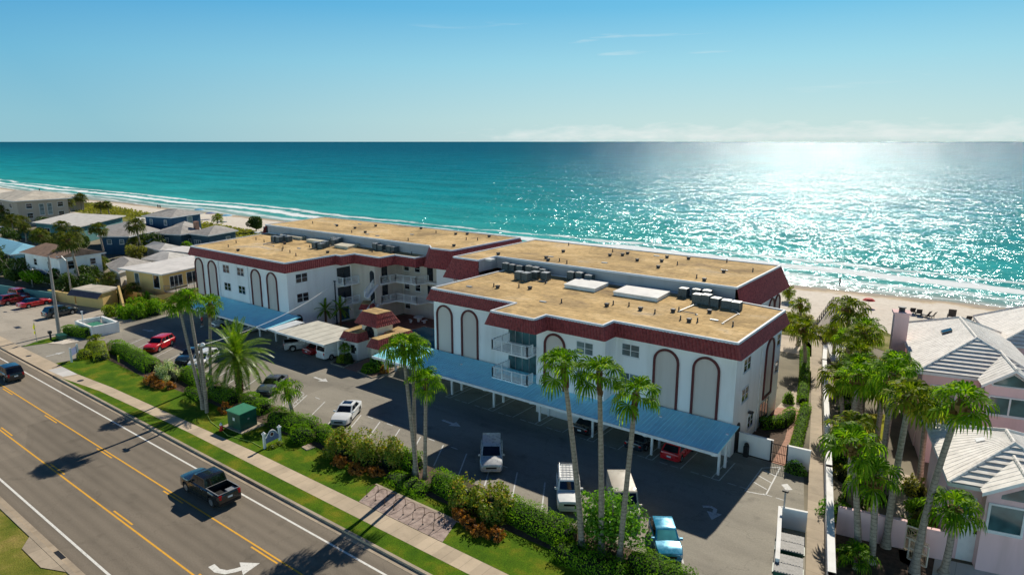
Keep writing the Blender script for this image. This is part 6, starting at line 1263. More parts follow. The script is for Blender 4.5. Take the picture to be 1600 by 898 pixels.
def wall_thing(label, path, h, w, m, name='garden_wall', cat='wall', cap=None):
    t = thing(name, label, cat, (*path[0],0)); b = MB(); c = MB()
    for p, q in zip(path[:-1], path[1:]):
        a = math.atan2(q[1]-p[1], q[0]-p[0]); L_ = math.hypot(q[0]-p[0], q[1]-p[1])
        b.obox(((p[0]+q[0])/2,(p[1]+q[1])/2,h/2-.02), (L_+w*.98,w,h), a); c.obox(((p[0]+q[0])/2,(p[1]+q[1])/2,h+.03), (L_+w*1.2,w*1.35,.09), a)
    b.build('wall_panel', m, t); c.build('coping', cap or m, t); return t
wall_thing('teal garden wall behind the red cars', [(-150,36.5),(-140,38.6),(-130,40.9)], 1.6, .2, 'teal_wall'); wall_thing('low cream wall left of the yellow shop', [(-132.5,41.2),(-125.4,42.6)], 1.7, .25, 'yellow_wall')
wall_thing('long teal fence in front of the grey roofed house', [(-232,64.5),(-214,69.5),(-203,72)], 1.9, .12, 'teal_wall', 'fence', 'fence'); wall_thing('short white fence beside the yellow motel', [(-137.5,53.2),(-131.2,54.6)], 1.3, .12, 'white_trim', 'fence', 'fence')
wall_thing('white walled pen around the green bins at the lot entrance', [(-106.6,39.0),(-106.9,36.0),(-101.4,36.0),(-101.4,39.4),(-106.6,39.4)], 1.5, .22, 'white_wall', 'bin_enclosure', 'enclosure')
b = MB(); b.box(-105.8,-103.2,36.8,38.4,.02,1.1); o = b.build('garbage_bin', 'green_top'); tag(o, 'green bin inside the white walled pen at the lot entrance', 'bin')

# ------------------------------------------------------------------ pink villas on the right (turned 13 degrees off the street grid)
TH = R(13); U = Vector((math.cos(TH), math.sin(TH))); Vv = Vector((-math.sin(TH), math.cos(TH)))
def rf(O): return lambda u, v, z: (O[0]+U.x*u+Vv.x*v, O[1]+U.y*u+Vv.y*v, z)
def seam_roof(b, s, f, quad, along, step=.42, h=.016):
    """tiled plane quad (eave0, eave1, ridge1, ridge0) with raised courses across or battens up the slope"""
    A, B_, C_, D_ = [Vector(p) for p in quad]; b.poly([A,B_,C_,D_] if (C_-D_).length > .05 else [A,B_,C_])
    n = (B_-A).cross(D_-A).normalized(); n = n if n.z > 0 else -n
    if along == 'up':
        L_ = (B_-A).length; k = max(2, round(L_/step))
        for i in range(1, k):
            u = i/k; p, q = A.lerp(B_,u), D_.lerp(C_,u); w = (B_-A).normalized()*.022
            b.add([p-w,p+w,p+w+n*h,p-w+n*h,q-w,q+w,q+w+n*h,q-w+n*h], [(3,2,6,7),(0,3,7,4),(2,1,5,6),(0,1,2,3)])
    else:
        L_ = (D_-A).length; k = max(2, round(L_/step))
        for i in range(1, k):
            u = i/k; p, q = A.lerp(D_,u), B_.lerp(C_,u); w = (D_-A).normalized()*.05
            b.add([p-w,q-w,q-w+n*h,p-w+n*h,p+w,q+w], [(0,1,2,3),(3,2,5,4)])
def ridge_caps(root, segs, m='villa_tile'):
    b = MB()
    for p, q in segs:
        p, q = Vector(p), Vector(q); L_ = (q-p).length; n = max(2, round(L_/.42))
        for i in range(n): a = p.lerp(q, i/n); c = p.lerp(q, (i+1)/n); b.tube([a+Vector((0,0,.03)), c+Vector((0,0,.05))], [.13,.10], 6)
    b.build('ridge_cap', m, root, smooth=True)
mat('villa_tile', (.86,.81,.74), .7, .14, 1.5, geo=True); mat('villa_riser_shade', (.27,.28,.29), .9, .1, 2); mat('villa_tile_blue', (.36,.42,.47), .7, .12, 2)
def villa(label, O, wu, wv, zw, ridge, zr, over=.5, name='villa'):
    F = rf(O); t = thing(name, label, 'house', (O[0]+U.x*wu/2+Vv.x*wv/2, O[1]+U.y*wu/2+Vv.y*wv/2, 0)); b = MB(); c = [(over,over),(wu-over,over),(wu-over,wv-over),(over,wv-over)]
    b.walls([F(u,v,0)[:2] for u, v in c], 0, zw); b.build('wall', 'pink_wall', t)
    e = [F(0,0,zw),F(wu,0,zw),F(wu,wv,zw),F(0,wv,zw)]; (ru,v0),(_,v1) = ridge; r0, r1 = F(ru,v0,zr), F(ru,v1,zr)
    b = MB(); seam_roof(b,0,0,[e[3],e[0],r0,r1],'up',.62); seam_roof(b,0,0,[e[1],e[2],r1,r0],'up',.62); seam_roof(b,0,0,[e[0],e[1],r0,r0],'across'); seam_roof(b,0,0,[e[2],e[3],r1,r1],'across')
    # courses on the front hip as steps, with shadow lines coloured onto the risers
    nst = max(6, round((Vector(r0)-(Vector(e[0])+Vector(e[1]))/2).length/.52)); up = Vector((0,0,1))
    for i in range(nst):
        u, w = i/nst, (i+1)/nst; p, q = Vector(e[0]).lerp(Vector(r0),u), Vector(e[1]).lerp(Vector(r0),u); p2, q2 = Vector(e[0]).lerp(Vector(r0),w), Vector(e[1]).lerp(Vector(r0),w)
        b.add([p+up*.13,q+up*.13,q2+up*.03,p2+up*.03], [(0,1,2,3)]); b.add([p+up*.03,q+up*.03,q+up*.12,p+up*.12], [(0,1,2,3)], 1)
    b.build('roof', ['villa_tile','villa_riser_shade'], t); ridge_caps(t, [(e[0],r0),(e[1],r0),(e[2],r1),(e[3],r1),(r0,r1)])
    b = MB(); b.walls([p[:2] for p in e], zw-.22, zw+.02); b.poly([(p[0],p[1],zw-.21) for p in reversed(e)]); b.build('eaves', 'white_trim', t)
    return t, F
def gable(t, F, u0, u1, v0, vb, ze, zp, glazed=True, wall0=0):
    um = (u0+u1)/2; A, B_, P_ = F(u0,v0,ze), F(u1,v0,ze), F(um,v0,zp); A2, B2, P2 = F(u0,vb,ze), F(u1,vb,ze), F(um,vb,zp)
    b = MB(); seam_roof(b,0,0,[A2,A,P_,P2],'up',.55); seam_roof(b,0,0,[B_,B2,P2,P_],'up',.55); b.build('gable_roof', 'villa_tile', t); ridge_caps(t, [(P_,P2)])
    i = .35; b = MB(); b.poly([F(u0+i,v0+.4,wall0),F(u1-i,v0+.4,wall0),F(u1-i,v0+.4,ze-.05),F(um,v0+.4,zp-.30),F(u0+i,v0+.4,ze-.05)]); b.poly([F(u0+i,v0+.4,wall0),F(u0+i,v0+3,wall0),F(u0+i,v0+3,ze-.1),F(u0+i,v0+.4,ze-.05)]); b.build('gable_wall', 'pink_wall', t)
    b = MB()
    for p, q in ((A,P_),(P_,B_)):
        p, q = Vector(p), Vector(q); dz = Vector((0,0,.24)); b.poly([p-dz,q-dz,q,p])
    b.build('barge_board', 'white_trim', t)
vb_, F = villa('large pink villa with a pale tiled hip roof and tall chimney', (-4.95,66.0), 9.8, 17.2, 7.2, [(4.9,4.5),(4.9,12.4)], 9.6)
gable(vb_, F, 4.4, 8.8, -1.8, 3.6, 7.2, 8.8)
aF = R(-90)+TH
b = MB(); b.poly([F(5.3,-1.43,7.25),F(7.9,-1.43,7.25),F(7.9,-1.43,7.45),F(6.6,-1.43,8.25),F(5.3,-1.43,7.4)]); b.build('gable_window', 'pane_teal', vb_)
b = MB(); [b.tube([F(*p),F(*q)], .07, 4) for p, q in (((5.2,-1.42,7.2),(8,-1.42,7.2)),((5.2,-1.42,7.2),(5.2,-1.42,7.45)),((5.2,-1.42,7.42),(6.6,-1.42,8.32)),((6.6,-1.42,8.32),(8,-1.42,7.5)))]; b.build('gable_window_frame', 'white_trim', vb_)
window(vb_, F(6.6,-1.42,4.75), aF, 2.8, 1.45, 2, 1, 'pane_teal', 'white_trim', .12); window(vb_, F(2.2,.48,4.6), aF, 1.8, 1.3, 2, 1, 'pane_teal', 'white_trim', .12); window(vb_, F(.48,9,4.5), R(180)+TH, 1.4, 1.3, 1, 1, 'pane_teal')
b = MB(); b.prism([F(-1.15,9.6,0)[:2],F(.15,9.6,0)[:2],F(.15,10.9,0)[:2],F(-1.15,10.9,0)[:2]], 0, 10.0); b.prism([F(-1.3,9.45,0)[:2],F(.3,9.45,0)[:2],F(.3,11.05,0)[:2],F(-1.3,11.05,0)[:2]], 10.0, 10.2); ch = b.build('chimney', 'pink_wall', vb_)
b = MB(); b.cyl(F(-.5,10.2,0), .28, 10.2, 10.6, 10); b.cyl(F(-.5,10.2,0), .38, 10.6, 10.68, 10); b.build('chimney_pot', 'dark_metal', ch)
b = MB(); b.add([F(2.9,8.4,8.5),F(3.7,8.4,8.9),F(3.7,9.3,8.9),F(2.9,9.3,8.5),F(2.9,8.4,8.85),F(3.7,8.4,9.2),F(3.7,9.3,9.2),F(2.9,9.3,8.85)], [(4,5,6,7),(0,1,5,4),(1,2,6,5),(2,3,7,6),(3,0,4,7)]); b.build('skylight', 'pane_dark', vb_)
b = MB(); b.add([F(.3,-3.2,3.4),F(4.4,-3.2,3.4),F(4.4,.5,4.6),F(.3,.5,4.6)], [(0,1,2,3)]); seam_roof(b,0,0,[F(.3,-3.2,3.41),F(4.4,-3.2,3.41),F(4.4,.5,4.61),F(.3,.5,4.61)],'across',.5); b.build('porch_roof', 'villa_tile_blue', vb_)
b = MB(); b.walls([F(.6,-2.8,0)[:2],F(4.2,-2.8,0)[:2],F(4.2,.4,0)[:2],F(.6,.4,0)[:2]], 0, 3.45); b.build('porch_wall', 'pink_wall', vb_)
vf, F = villa('lower pink house with a garage and pale tiled roof at the right picture edge', (-1.1,48.2), 8.2, 9.9, 5.5, [(4.1,3.76),(4.1,6.0)], 7.4)
gable(vf, F, 1.7, 6.1, -.75, 3.0, 5.55, 6.85)
window(vf, F(1.15,.48,3.3), aF, 1.05, 1.15, 1, 2, 'pane_teal', 'white_trim', .12); window(vf, F(3.2,-.37,3.0), aF, 1.7, 1.7, 1, 1, 'pane_teal', 'white_trim', .14)
b = MB(); b.poly([F(2.8,-.36,5.2),F(5.0,-.36,5.2),F(5.0,-.36,5.45),F(3.9,-.36,6.1),F(2.8,-.36,5.45)]); b.build('gable_window', 'pane_teal', vf)
b = MB(); b.poly([F(1.1,.46,.02),F(6.4,.46,.02),F(6.4,.46,2.55),F(1.1,.46,2.55)]); gd = b.build('garage_door', 'white_trim', vf)
for u in (2.1,2.85,3.6,4.35):
    b = MB(); b.poly([F(u+x_,.445,2.05+z_) for x_, z_ in [(-.26,0),(.26,0)]+[(.26*math.cos(math.pi*i/8),.30*math.sin(math.pi*i/8)) for i in range(9)]]); b.build('arched_pane', 'pane_dark', gd)
b = MB(); b.add([F(.9,-.05,2.75),F(6.6,-.05,2.75),F(6.6,.5,2.95),F(.9,.5,2.95),F(.9,-.05,2.62),F(6.6,-.05,2.62)], [(0,1,2,3),(0,4,5,1)]); b.build('garage_ledge', 'white_trim', vf)
window(vf, F(.48,2.2,2.8), R(180)+TH, .6, 1.2, 1, 1, 'pane_dark'); 
b = MB(); b.add([F(2.3,5.0,6.62),F(2.8,5.0,6.86),F(2.8,5.6,6.86),F(2.3,5.6,6.62)], [(0,1,2,3)]); b.build('roof_light', 'white_trim', vf)
v3, F = villa('third pale tiled villa roof at the right edge toward the beach', (.5,81.5), 9.0, 12.0, 6.9, [(4.5,3.0),(4.5,9.0)], 9.4)
# garden wall and gate
wall_thing('pink garden wall with a small name plate in front of the palms', [(-7.0,47.35),(-3.15,48.15)], 2.0, .22, 'pink_wall'); wall_thing('pink wall between the slatted gate and the garage', [(-1.75,48.05),(-.7,48.3)], 2.0, .22, 'pink_wall')
def slat_gate(label, p, q, h=1.75):
    t = thing('garden_gate', label, 'gate', (*p,.02)); a = math.atan2(q[1]-p[1], q[0]-p[0]); L_ = math.hypot(q[0]-p[0],q[1]-p[1]); b = MB()
    f_ = lambda u, z: (p[0]+math.cos(a)*u, p[1]+math.sin(a)*u, z)
    for pts in ([(0,.1),(L_,.1)],[(0,h),(L_,h)],[(0,.1),(0,h)],[(L_,.1),(L_,h)],[(0,.9),(L_,.9)]): b.tube([f_(*pts[0]),f_(*pts[1])], .05, 4)
    b.build('gate_frame', 'cream_wall', t); b = MB()
    for z0_ in (.1,.95):
        for i in range(4):
            s = i*.1; b.tube([f_(s,z0_+s*.75),f_(L_-s,z0_+s*.75),f_(L_-s,z0_+.8-s*.75),f_(s,z0_+.8-s*.75),f_(s,z0_+s*.75)], .022, 4)
        b.tube([f_(0,z0_),f_(L_,z0_+.8)], .022, 4); b.tube([f_(L_,z0_),f_(0,z0_+.8)], .022, 4)
    b.build('gate_lattice', 'wood_slat', t)
slat_gate('cream lattice gate standing closed in the pink garden wall', (-3.0,48.15), (-1.9,48.05)); slat_gate('cream lattice gate leaf standing in front of the pink wall', (-2.65,46.9), (-1.55,46.5), 1.5)
wall_thing('low white wall running along the right of the concrete beach path', [(-5.0,35),(-5.85,39.4),(-9.1,53.9),(-11.2,63),(-15.6,82),(-16.8,88)], 1.75, .34, 'white_wall')
wall_thing('white wall joining the condo corner to the iron gate', [(-16.75,55.75),(-14.05,55.75)], 1.85, .2, 'white_wall'); wall_thing('white wall between the iron gate and the concrete path', [(-12.65,55.6),(-11.0,55.75)], 1.8, .2, 'white_wall')
t = thing('iron_gate', 'black wrought iron gate in the white wall by the condo', 'gate', (-13.35,55.5,.03)); b = MB()
for i in range(10): u = -13.95+.135*i; b.tube([(u,55.5,.1),(u,55.5,1.85-.12*abs(i-4.5)/4.5)], .018, 4)
b.build('bars', 'black', t); b = MB()
for z in (.12,.95,1.75): b.tube([(-13.98,55.5,z),(-12.7,55.5,z)], .03, 4)
for u in (-14.0,-12.68): b.box(u-.045,u+.045,55.45,55.55,0,2.0)
b.build('gate_frame', 'black', t)
# deck and boardwalk
t = thing('boardwalk', 'grey wooden boardwalk with post rails over the dune to the beach', 'boardwalk', (-20.8,108,.0)); b = MB()
for i in range(60):
    y = 97+i*.38; x = -19.8-.075*(y-97); b.obox((x,y,.55), (1.7,.32,.06), R(4))
b.build('deck_boards', 'weathered_wood', t)
for sg in (-1,1):
    b = MB(); P_ = [(-19.8-.075*(y-97)+sg*.9, y, 1.45) for y in (97,102,107,112,119.5)]; b.tube(P_, .05, 4); b.tube([(p[0],p[1],1.0) for p in P_], .04, 4)
    for i in range(12): y = 97+i*2.04; x = -19.8-.075*(y-97)+sg*.9; b.box(x-.07,x+.07,y-.07,y+.07,0,1.5)
    b.build('handrail', 'weathered_wood', t)
t = thing('sun_deck', 'pale deck with dark patio furniture beside the top of the concrete path', 'deck', (-15.5,93,0)); b = MB(); b.prism([(-18.4,96.5),(-16.4,98),(-13.2,89),(-15.6,86.5)], 0, .25); b.build('deck_slab', 'new_slab', t)
# ------------------------------------------------------------------ street furniture and small things
def pole_light(label, p, h, arm=None, m='galv_metal', name='street_lamp', r=(.11,.07), cat='street lamp', head='galv_metal'):
    t = thing(name, label, cat, (*p,0)); b = MB(); b.tube([(*p,0),(*p,h)], list(r), 10); b.build('pole', m, t)
    if arm:
        q = arm; b = MB(); b.tube([(*p,h*.9),((p[0]+q[0])/2,(p[1]+q[1])/2,h+.15),(*q,h+.05)], .05, 6); b.build('arm', 'galv_metal', t)
        b = MB(); b.ell((q[0],q[1],h), (.42,.22,.11), 10, 6); b.build('lamp_head', head, t)
    else:
        b = MB(); b.box(p[0]-.2,p[0]+.2,p[1]-.12,p[1]+.12,h-.02,h+.1); b.build('lamp_head', head, t)
    return t
t = pole_light('leaning concrete light pole with a curved arm beside the black estate car', (-107.5,33.9), 11.2, None, 'pole_concrete', r=(.26,.14), name='light_pole'); t.rotation_euler = (R(-2.0), R(-4.5), 0)
for c in list(t.children):
    if c.name.startswith('lamp_head'): bpy.data.objects.remove(c)
b = MB(); b.tube([(-107.5,33.9,8.6),(-108.9,33.3,9.3),(-110.3,32.7,9.4)], .05, 6); b.build('arm', 'galv_metal', t); b = MB(); b.ell((-110.6,32.6,9.35), (.45,.22,.12), 10, 6); b.build('lamp_head', 'galv_metal', t)
pole_light('thin grey pole between the palms left of the awning shop', (-129.0,43.4), 7.6, (-130.6,42.6), 'pole_concrete', r=(.14,.09), name='light_pole')
pole_light('slim black light pole against the white condo wall in the courtyard', (-79.6,61.3), 6.6, None, 'dark_metal', name='light_pole', r=(.12,.10), head='dark_metal')
pole_light('short grey lamp post with a flat head in front of the dumpster pen', (-10.35,45.9), 2.75, None, 'galv_metal', name='lamp_post', cat='lamp post', r=(.07,.06), head='black')
pole_light('white globe lamp post at the walled bin pen', (-104.2,36.0), 3.3, None, 'white_metal', name='lamp_post', cat='lamp post', r=(.07,.06), head='head_lens')
t = thing('utility_pole', 'weathered wooden utility pole with a pale fitting among the palm trunks', 'utility pole', (-62.8,31.6,.1)); b = MB(); b.tube([(-62.8,31.6,0),(-62.75,31.65,7.4)], [.19,.14], 10); b.build('pole', 'trunk_grey', t)
b = MB(); b.ell((-62.5,31.75,7.35), (.28,.2,.2), 8, 5); b.box(-63.2,-62.5,31.55,31.7,7.15,7.3); b.build('floodlight', 'white_trim', t)
wr_ = MB(); A, B_ = Vector((-62.6,31.7,7.3)), Vector((-79.6,61.3,6.4)); pts = [A.lerp(B_, i/24)-Vector((0,0,1.0*4*(i/24)*(1-i/24))) for i in range(25)]; wr_.tube(pts, .022, 5); tag(wr_.build('power_cable', 'white_trim'), 'pale sagging cable from the wooden pole to the courtyard pole', 'cable')
# crossing sign
t = thing('road_sign', 'yellow diamond pedestrian sign with a small arrow plate at the sidewalk', 'road sign', (-104.9,30.3,0)); b = MB(); b.tube([(-104.9,30.3,0),(-104.9,30.3,2.9)], .04, 6); b.build('post', 'galv_metal', t)
def plate(pts, n, m, nm, parent, off):
    a = R(-37); ux, uy = math.cos(a), math.sin(a); nx, ny = math.sin(a), -math.cos(a); 
    b = MB(); b.poly([(-104.9+ux*u+nx*off, 30.3+uy*u+ny*off, z) for u, z in pts]); return b.build(nm, m, parent)
sg = plate([(0,1.75),(.5,2.25),(0,2.75),(-.5,2.25)], 0, 'sign_yellow', 'sign_plate', t, .06); s2 = plate([(-.32,1.28),(.32,1.28),(.32,1.68),(-.32,1.68)], 0, 'sign_yellow', 'sign_plate', t, .06)
plate([(-.05,2.02),(.04,2.02),(.14,2.36),(.05,2.48),(.08,2.56),(0,2.62),(-.07,2.55),(-.04,2.47),(-.15,2.3)], 0, 'black', 'walking_figure', sg, .07); plate([(-.2,1.34),(-.06,1.34),(.16,1.52),(.2,1.46),(.22,1.62),(.06,1.62),(.1,1.57),(-.2,1.4)], 0, 'black', 'arrow', s2, .07)
o = MB(); o.box(-105.1,-104.9,31.9,32.1,0,.9); o.box(-105.25,-104.8,31.8,32.2,.9,1.25); tag(o.build('mailbox', 'dark_metal'), 'dark post mailbox beside the wooden pole', 'mailbox')
o = MB(); o.box(-104.9,-103.3,32.6,33.4,0,.6); o.box(-105,-103.2,32.5,33.5,.6,.68); tag(o.build('utility_box', 'green_box'), 'low green utility box at the concrete light pole', 'utility box')
# entrance sign by the driveway
t = thing('entrance_sign', 'white post sign with a blue grey panel at the lot entrance', 'sign', (-92,30.3,.1))
for p in ((-91.4,29.7),(-92.6,30.9)): b = MB(); b.box(p[0]-.09,p[0]+.09,p[1]-.09,p[1]+.09,.1,2.0); b.build('post', 'white_trim', t)
b = MB(); b.add([(-91.45,29.7,.85),(-92.55,30.8,.85),(-92.55,30.8,1.75),(-91.45,29.7,1.75)], [(0,1,2,3)]); b.build('panel', 'sign_blue', t)
# name sign with arched top
t = thing('name_sign', 'white framed arched sign with a blue panel and round emblem on the lawn', 'sign', (-51.0,31.3,.12))
P0, P1 = Vector((-50.9,30.5,0)), Vector((-51.1,32.2,0))
for p in (P0,P1): b = MB(); b.box(p.x-.10,p.x+.10,p.y-.10,p.y+.10,.1,1.45); b.box(p.x-.15,p.x+.15,p.y-.15,p.y+.15,1.45,1.56); b.ell((p.x,p.y,1.62), (.1,.1,.09), 8, 5); b.build('post', 'white_trim', t)
d = P1-P0; arc = [(u, 1.0+.55*math.sin(math.pi*min(1,max(0,(u-.12)/.76)))) for u in np.linspace(.06,.94,15)]
b = MB(); b.poly([tuple(P0+d*.06+Vector((0,0,.5))), tuple(P0+d*.94+Vector((0,0,.5)))]+[tuple(P0+d*u+Vector((0,0,z))) for u, z in reversed(arc)]); pn = b.build('panel', 'sign_blue', t)
b = MB(); b.tube([P0+d*u+Vector((.0,0,z)) for u, z in arc], .05, 6); b.build('arched_frame', 'white_trim', t)
nx = Vector((d.y,-d.x,0)).normalized()
for sgn in (1,):
    b = MB(); c = P0+d*.5+Vector((0,0,1.16))+nx*.02; e = d.normalized(); b.add([c]+[c+e*.24*math.cos(a)+Vector((0,0,.24*math.sin(a))) for a in np.linspace(0,2*math.pi,19)[:-1]], [(0,1+i,1+(i+1)%18) for i in range(18)]); b.build('emblem', 'white_trim', pn)
    b = MB(); b.add([c+nx*.004]+[c+nx*.004+e*.17*math.cos(a)+Vector((0,0,.17*math.sin(a))) for a in np.linspace(0,2*math.pi,19)[:-1]], [(0,1+i,1+(i+1)%18) for i in range(18)]); b.build('emblem_disc', 'maroon_trim', pn)
for i in range(2):
    c = P0+d*(.35+.35*i)+Vector((.5,-.1,.12)); shrub('flower_clump', ['yellow flower clump at the left of the lawn sign','yellow flower clump at the right of the lawn sign'][i], 'plant', tuple(c), (.4,.5,.35), 'yellow_hedge', 260, .12, 'flower clumps at the lawn sign')
# green transformer, hydrant, covers, hose
t = thing('transformer_box', 'big dark green transformer box with a lighter sloped lid on a concrete pad', 'transformer', (-56.9,32.0,.1), R(3)); b = MB(); b.box(-1.0,1.0,-.9,.9,.1,1.75); b.build('cabinet', 'green_box', t, world=False); b = MB(); b.add([(-1.06,-.96,1.75),(1.06,-.96,1.75),(1.06,.96,1.85),(-1.06,.96,1.85),(-1.06,-.96,1.66),(1.06,-.96,1.66),(1.06,.96,1.76),(-1.06,.96,1.76)], [(0,1,2,3),(4,5,1,0),(5,6,2,1),(6,7,3,2),(7,4,0,3)]); b.build('lid', 'green_top', t, world=False)
b = MB(); b.box(-.15,.15,-.92,-.90,.9,1.2); b.build('warning_label', 'plate', t, world=False); b = MB(); b.box(1.0,1.02,-.1,.1,.95,1.1); b.build('handle', 'galv_metal', t, world=False); b = MB(); b.box(-1.5,1.6,-1.2,1.3,0,.1); b.build('pad', 'kerb_concrete', t, world=False)
t = thing('fire_hydrant', 'red fire hydrant with a white cap in front of the green transformer', 'hydrant', (-57.6,30.2,.12)); b = MB(); b.cyl((0,0), .16, 0, .55, 10, .13); b.cyl((0,0), .22, 0, .06, 10); b.tube([(-.26,0,.38),(.26,0,.38)], .07, 8); b.build('barrel', 'red_plastic', t, world=False, smooth=True); b = MB(); b.ell((0,0,.58), (.15,.15,.14), 10, 6); b.cyl((0,0), .05, .68, .8, 6); b.build('bonnet', 'white_trim', t, world=False, smooth=True)
b = MB(); b.tube([(-62.2,31.3,.16),(-60.2,30.6,.15),(-58,30.3,.15),(-56,29.9,.15),(-54.5,30.2,.15),(-52.8,30.5,.15),(-51.3,30.4,.15)], .035, 5); tag(b.build('garden_hose', 'hose_green'), 'green garden hose lying across the lawn to the sign', 'hose')
b = MB(); b.prism([(-48.4,32.6),(-47.5,32.5),(-47.4,33.3),(-48.4,33.3)], .1, .2); b.prism([(-48.25,32.72),(-47.6,32.65),(-47.55,33.15),(-48.25,33.18)], .2, .212); tag(b.build('valve_cover', 'kerb_concrete'), 'square concrete valve cover on the lawn below the hedge', 'utility cover')
b = MB(); b.box(-48.6,-47.3,13.06,13.36,.012,.03); tag(b.build('storm_drain', 'black'), 'dark storm drain grate in the near gutter', 'drain')
b = MB(); b.box(-.9-86,.9-86-1.62,33.2,33.35,.1,.95); tag(b.build('marker_post', 'sign_yellow'), 'short yellow post in front of the clipped hedge', 'post')
for x, y, z, s, lb in ((-98.6,27.35,.118,.32,'dark utility cover in the driveway apron at the left edge'),(-83.3,27.65,.118,.34,'dark utility cover in the sidewalk below the lawn'),(-116.0,31.4,.02,.7,'rusty drain grate in the pale left lot')):
    b = MB(); b.cyl((x,y), s, z, z+.012, 18) if s != .7 else b.box(x-.7,x+.7,y-.35,y+.35,z,z+.015); tag(b.build('manhole_cover', 'dark_metal'), lb, 'manhole cover')
# bike hoops on the paver pad
ORD = ['first','second','third','fourth','fifth','sixth','seventh','eighth']; f = None
for i in range(8):
    x = -37.1+i*1.04; lb = ORD[i]+' bike hoop from the left on the brown paver pad'
    if f is None:
        f = thing('bike_rack', lb, 'bike rack', (x,31.0,.13), R(-12), 'bike hoops on the paver pad'); b = MB(); b.tube([(0,-.5,0),(0,-.5,.45)]+[(0,-.5*math.cos(a),.45+.32*math.sin(a)) for a in np.linspace(.3,math.pi-.3,7)]+[(0,.5,.45),(0,.5,0)], .02, 6); b.build('hoop', 'trunk_brown', f, world=False, smooth=True)
        b = MB(); [b.cyl((0,s), .09, 0, .015, 8) for s in (-.5,.5)]; b.build('base_plate', 'dark_metal', f, world=False)
    else: copy_tree(f, (x,31.0-.03*i,.13), R(-12+random.uniform(-4,4)), 1, lb)
# dumpsters in the lower right corner
wall_thing('white slatted pen wall left of the dumpsters', [(-10.55,45.7),(-9.0,39.5)], 1.5, .2, 'white_wall', 'bin_enclosure', 'enclosure'); wall_thing('white pen wall behind the dumpsters', [(-10.4,45.8),(-8.9,46.15)], 1.5, .16, 'white_wall', 'bin_enclosure', 'enclosure')
def dumpster(label, x, y, rz):
    t = thing('dumpster', label, 'dumpster', (x,y,.03), rz, 'dumpsters in the white pen'); b = MB(); b.loft([(-.72,-.85,.12),(.72,-.85,.12),(.72,.85,.12),(-.72,.85,.12)],[(-.82,-1.0,1.2),(.82,-1.0,1.2),(.82,1.0,1.2),(-.82,1.0,1.2)]); [b.box(s*.86-.05,s*.86+.05,-.5,.5,.7,.85) for s in (-1,1)]; b.build('bin_body', 'green_box', t, world=False)
    for s in (-1,1):
        b = MB(); 
        b.box(-.84,.84,min(s*.02,s*1.02),max(s*.02,s*1.02),1.21,1.26)
        for i in range(9): u = -.78+i*.17; b.box(u,u+.08,min(s*.05,s*.98),max(s*.05,s*.98),1.26,1.30)
        b.build('lid', 'dumpster_lid', t, world=False)
    for sx in (-.6,.6):
        for sy in (-.75,.75): b = MB(); b.cyl((sx,sy), .08, 0, .14, 8); b.build('caster', 'rubber', t, world=False)
    return t
dumpster('green dumpster with a grey ribbed lid at the back of the white pen', -8.9, 42.1, R(13)); dumpster('green dumpster with a grey ribbed lid nearest the picture bottom', -8.35, 39.6, R(13))
o = MB(); o.box(-16.2,-15.8,55.0,55.35,.03,1.0); o.ell((-16.0,55.2,1.1), (.22,.2,.22), 8, 5); tag(o.build('trash_can', 'black', smooth=True), 'black trash can by the arched condo side door', 'trash can')
# stone patio table in the courtyard
t = thing('patio_table', 'white stone patio table with benches in the shaded courtyard', 'table', (-70.6,69.6,.05)); b = MB(); b.cyl((0,0), .75, .72, .80, 16); b.build('tabletop', 'white_trim', t, world=False); b = MB(); b.cyl((0,0), .2, 0, .72, 10, .28); b.build('pedestal', 'white_trim', t, world=False)
for a in (0,2.1,4.2): b = MB(); b.obox((1.25*math.cos(a),1.25*math.sin(a),.42), (.35,1.0,.08), a); b.obox((1.25*math.cos(a),1.25*math.sin(a),.19), (.25,.3,.38), a); b.build('bench', 'white_trim', t, world=False)

# ------------------------------------------------------------------ beach: loungers, umbrellas, people
def lounger(label, x, y, rz, first=[None]):
    g = 'beach chairs along the sand'
    if first[0] is None:
        t = thing('beach_chair', label, 'beach chair', (x,y,-.15), rz, g); first[0] = t
        b = MB(); b.add([(-.4,-.2,.42),(.4,-.2,.42),(.4,.75,.38),(-.4,.75,.38)], [(0,1,2,3)]); b.box(-.4,.4,-.2,.75,.33,.40); b.build('seat', 'sling_dark', t, world=False)
        b = MB(); b.add([(-.4,-.2,.4),(.4,-.2,.4),(.4,-.62,1.15),(-.4,-.62,1.15),(-.4,-.26,.4),(.4,-.26,.4),(.4,-.68,1.15),(-.4,-.68,1.15)], [(0,1,2,3),(7,6,5,4),(0,3,7,4),(1,5,6,2),(3,2,6,7)]); b.build('backrest', 'sling_dark', t, world=False)
        for sx in (-.4,.4):
            for sy in (-.25,.7): b = MB(); b.box(sx-.04,sx+.04,sy-.04,sy+.04,0,.42); b.build('leg', 'dark_metal', t, world=False)
        return t
    return copy_tree(first[0], (x,y,-.15), rz, 1, label)
for i, (x, y, a, lb) in enumerate([(-11.0,121.6,.3,'leftmost dark beach chair above the pink chimney'),(-10.0,121.2,.2,'second dark beach chair above the villa roof ridge'),(-8.9,120.4,1.2,'third low dark beach chair above the villa roof'),(-8.2,120.2,1.3,'fourth low dark beach chair above the villa roof'),(-5.6,121.2,.1,'tall dark beach chair alone right of the first group'),(-3.5,121.0,.4,'dark beach chair near the villa ridge end'),(-2.1,121.2,.5,'dark beach chair next to a white one, farthest right')]):
    o = lounger(lb, x, y, a)
    if i == 4: o.scale = (1.3,1.3,1.6)
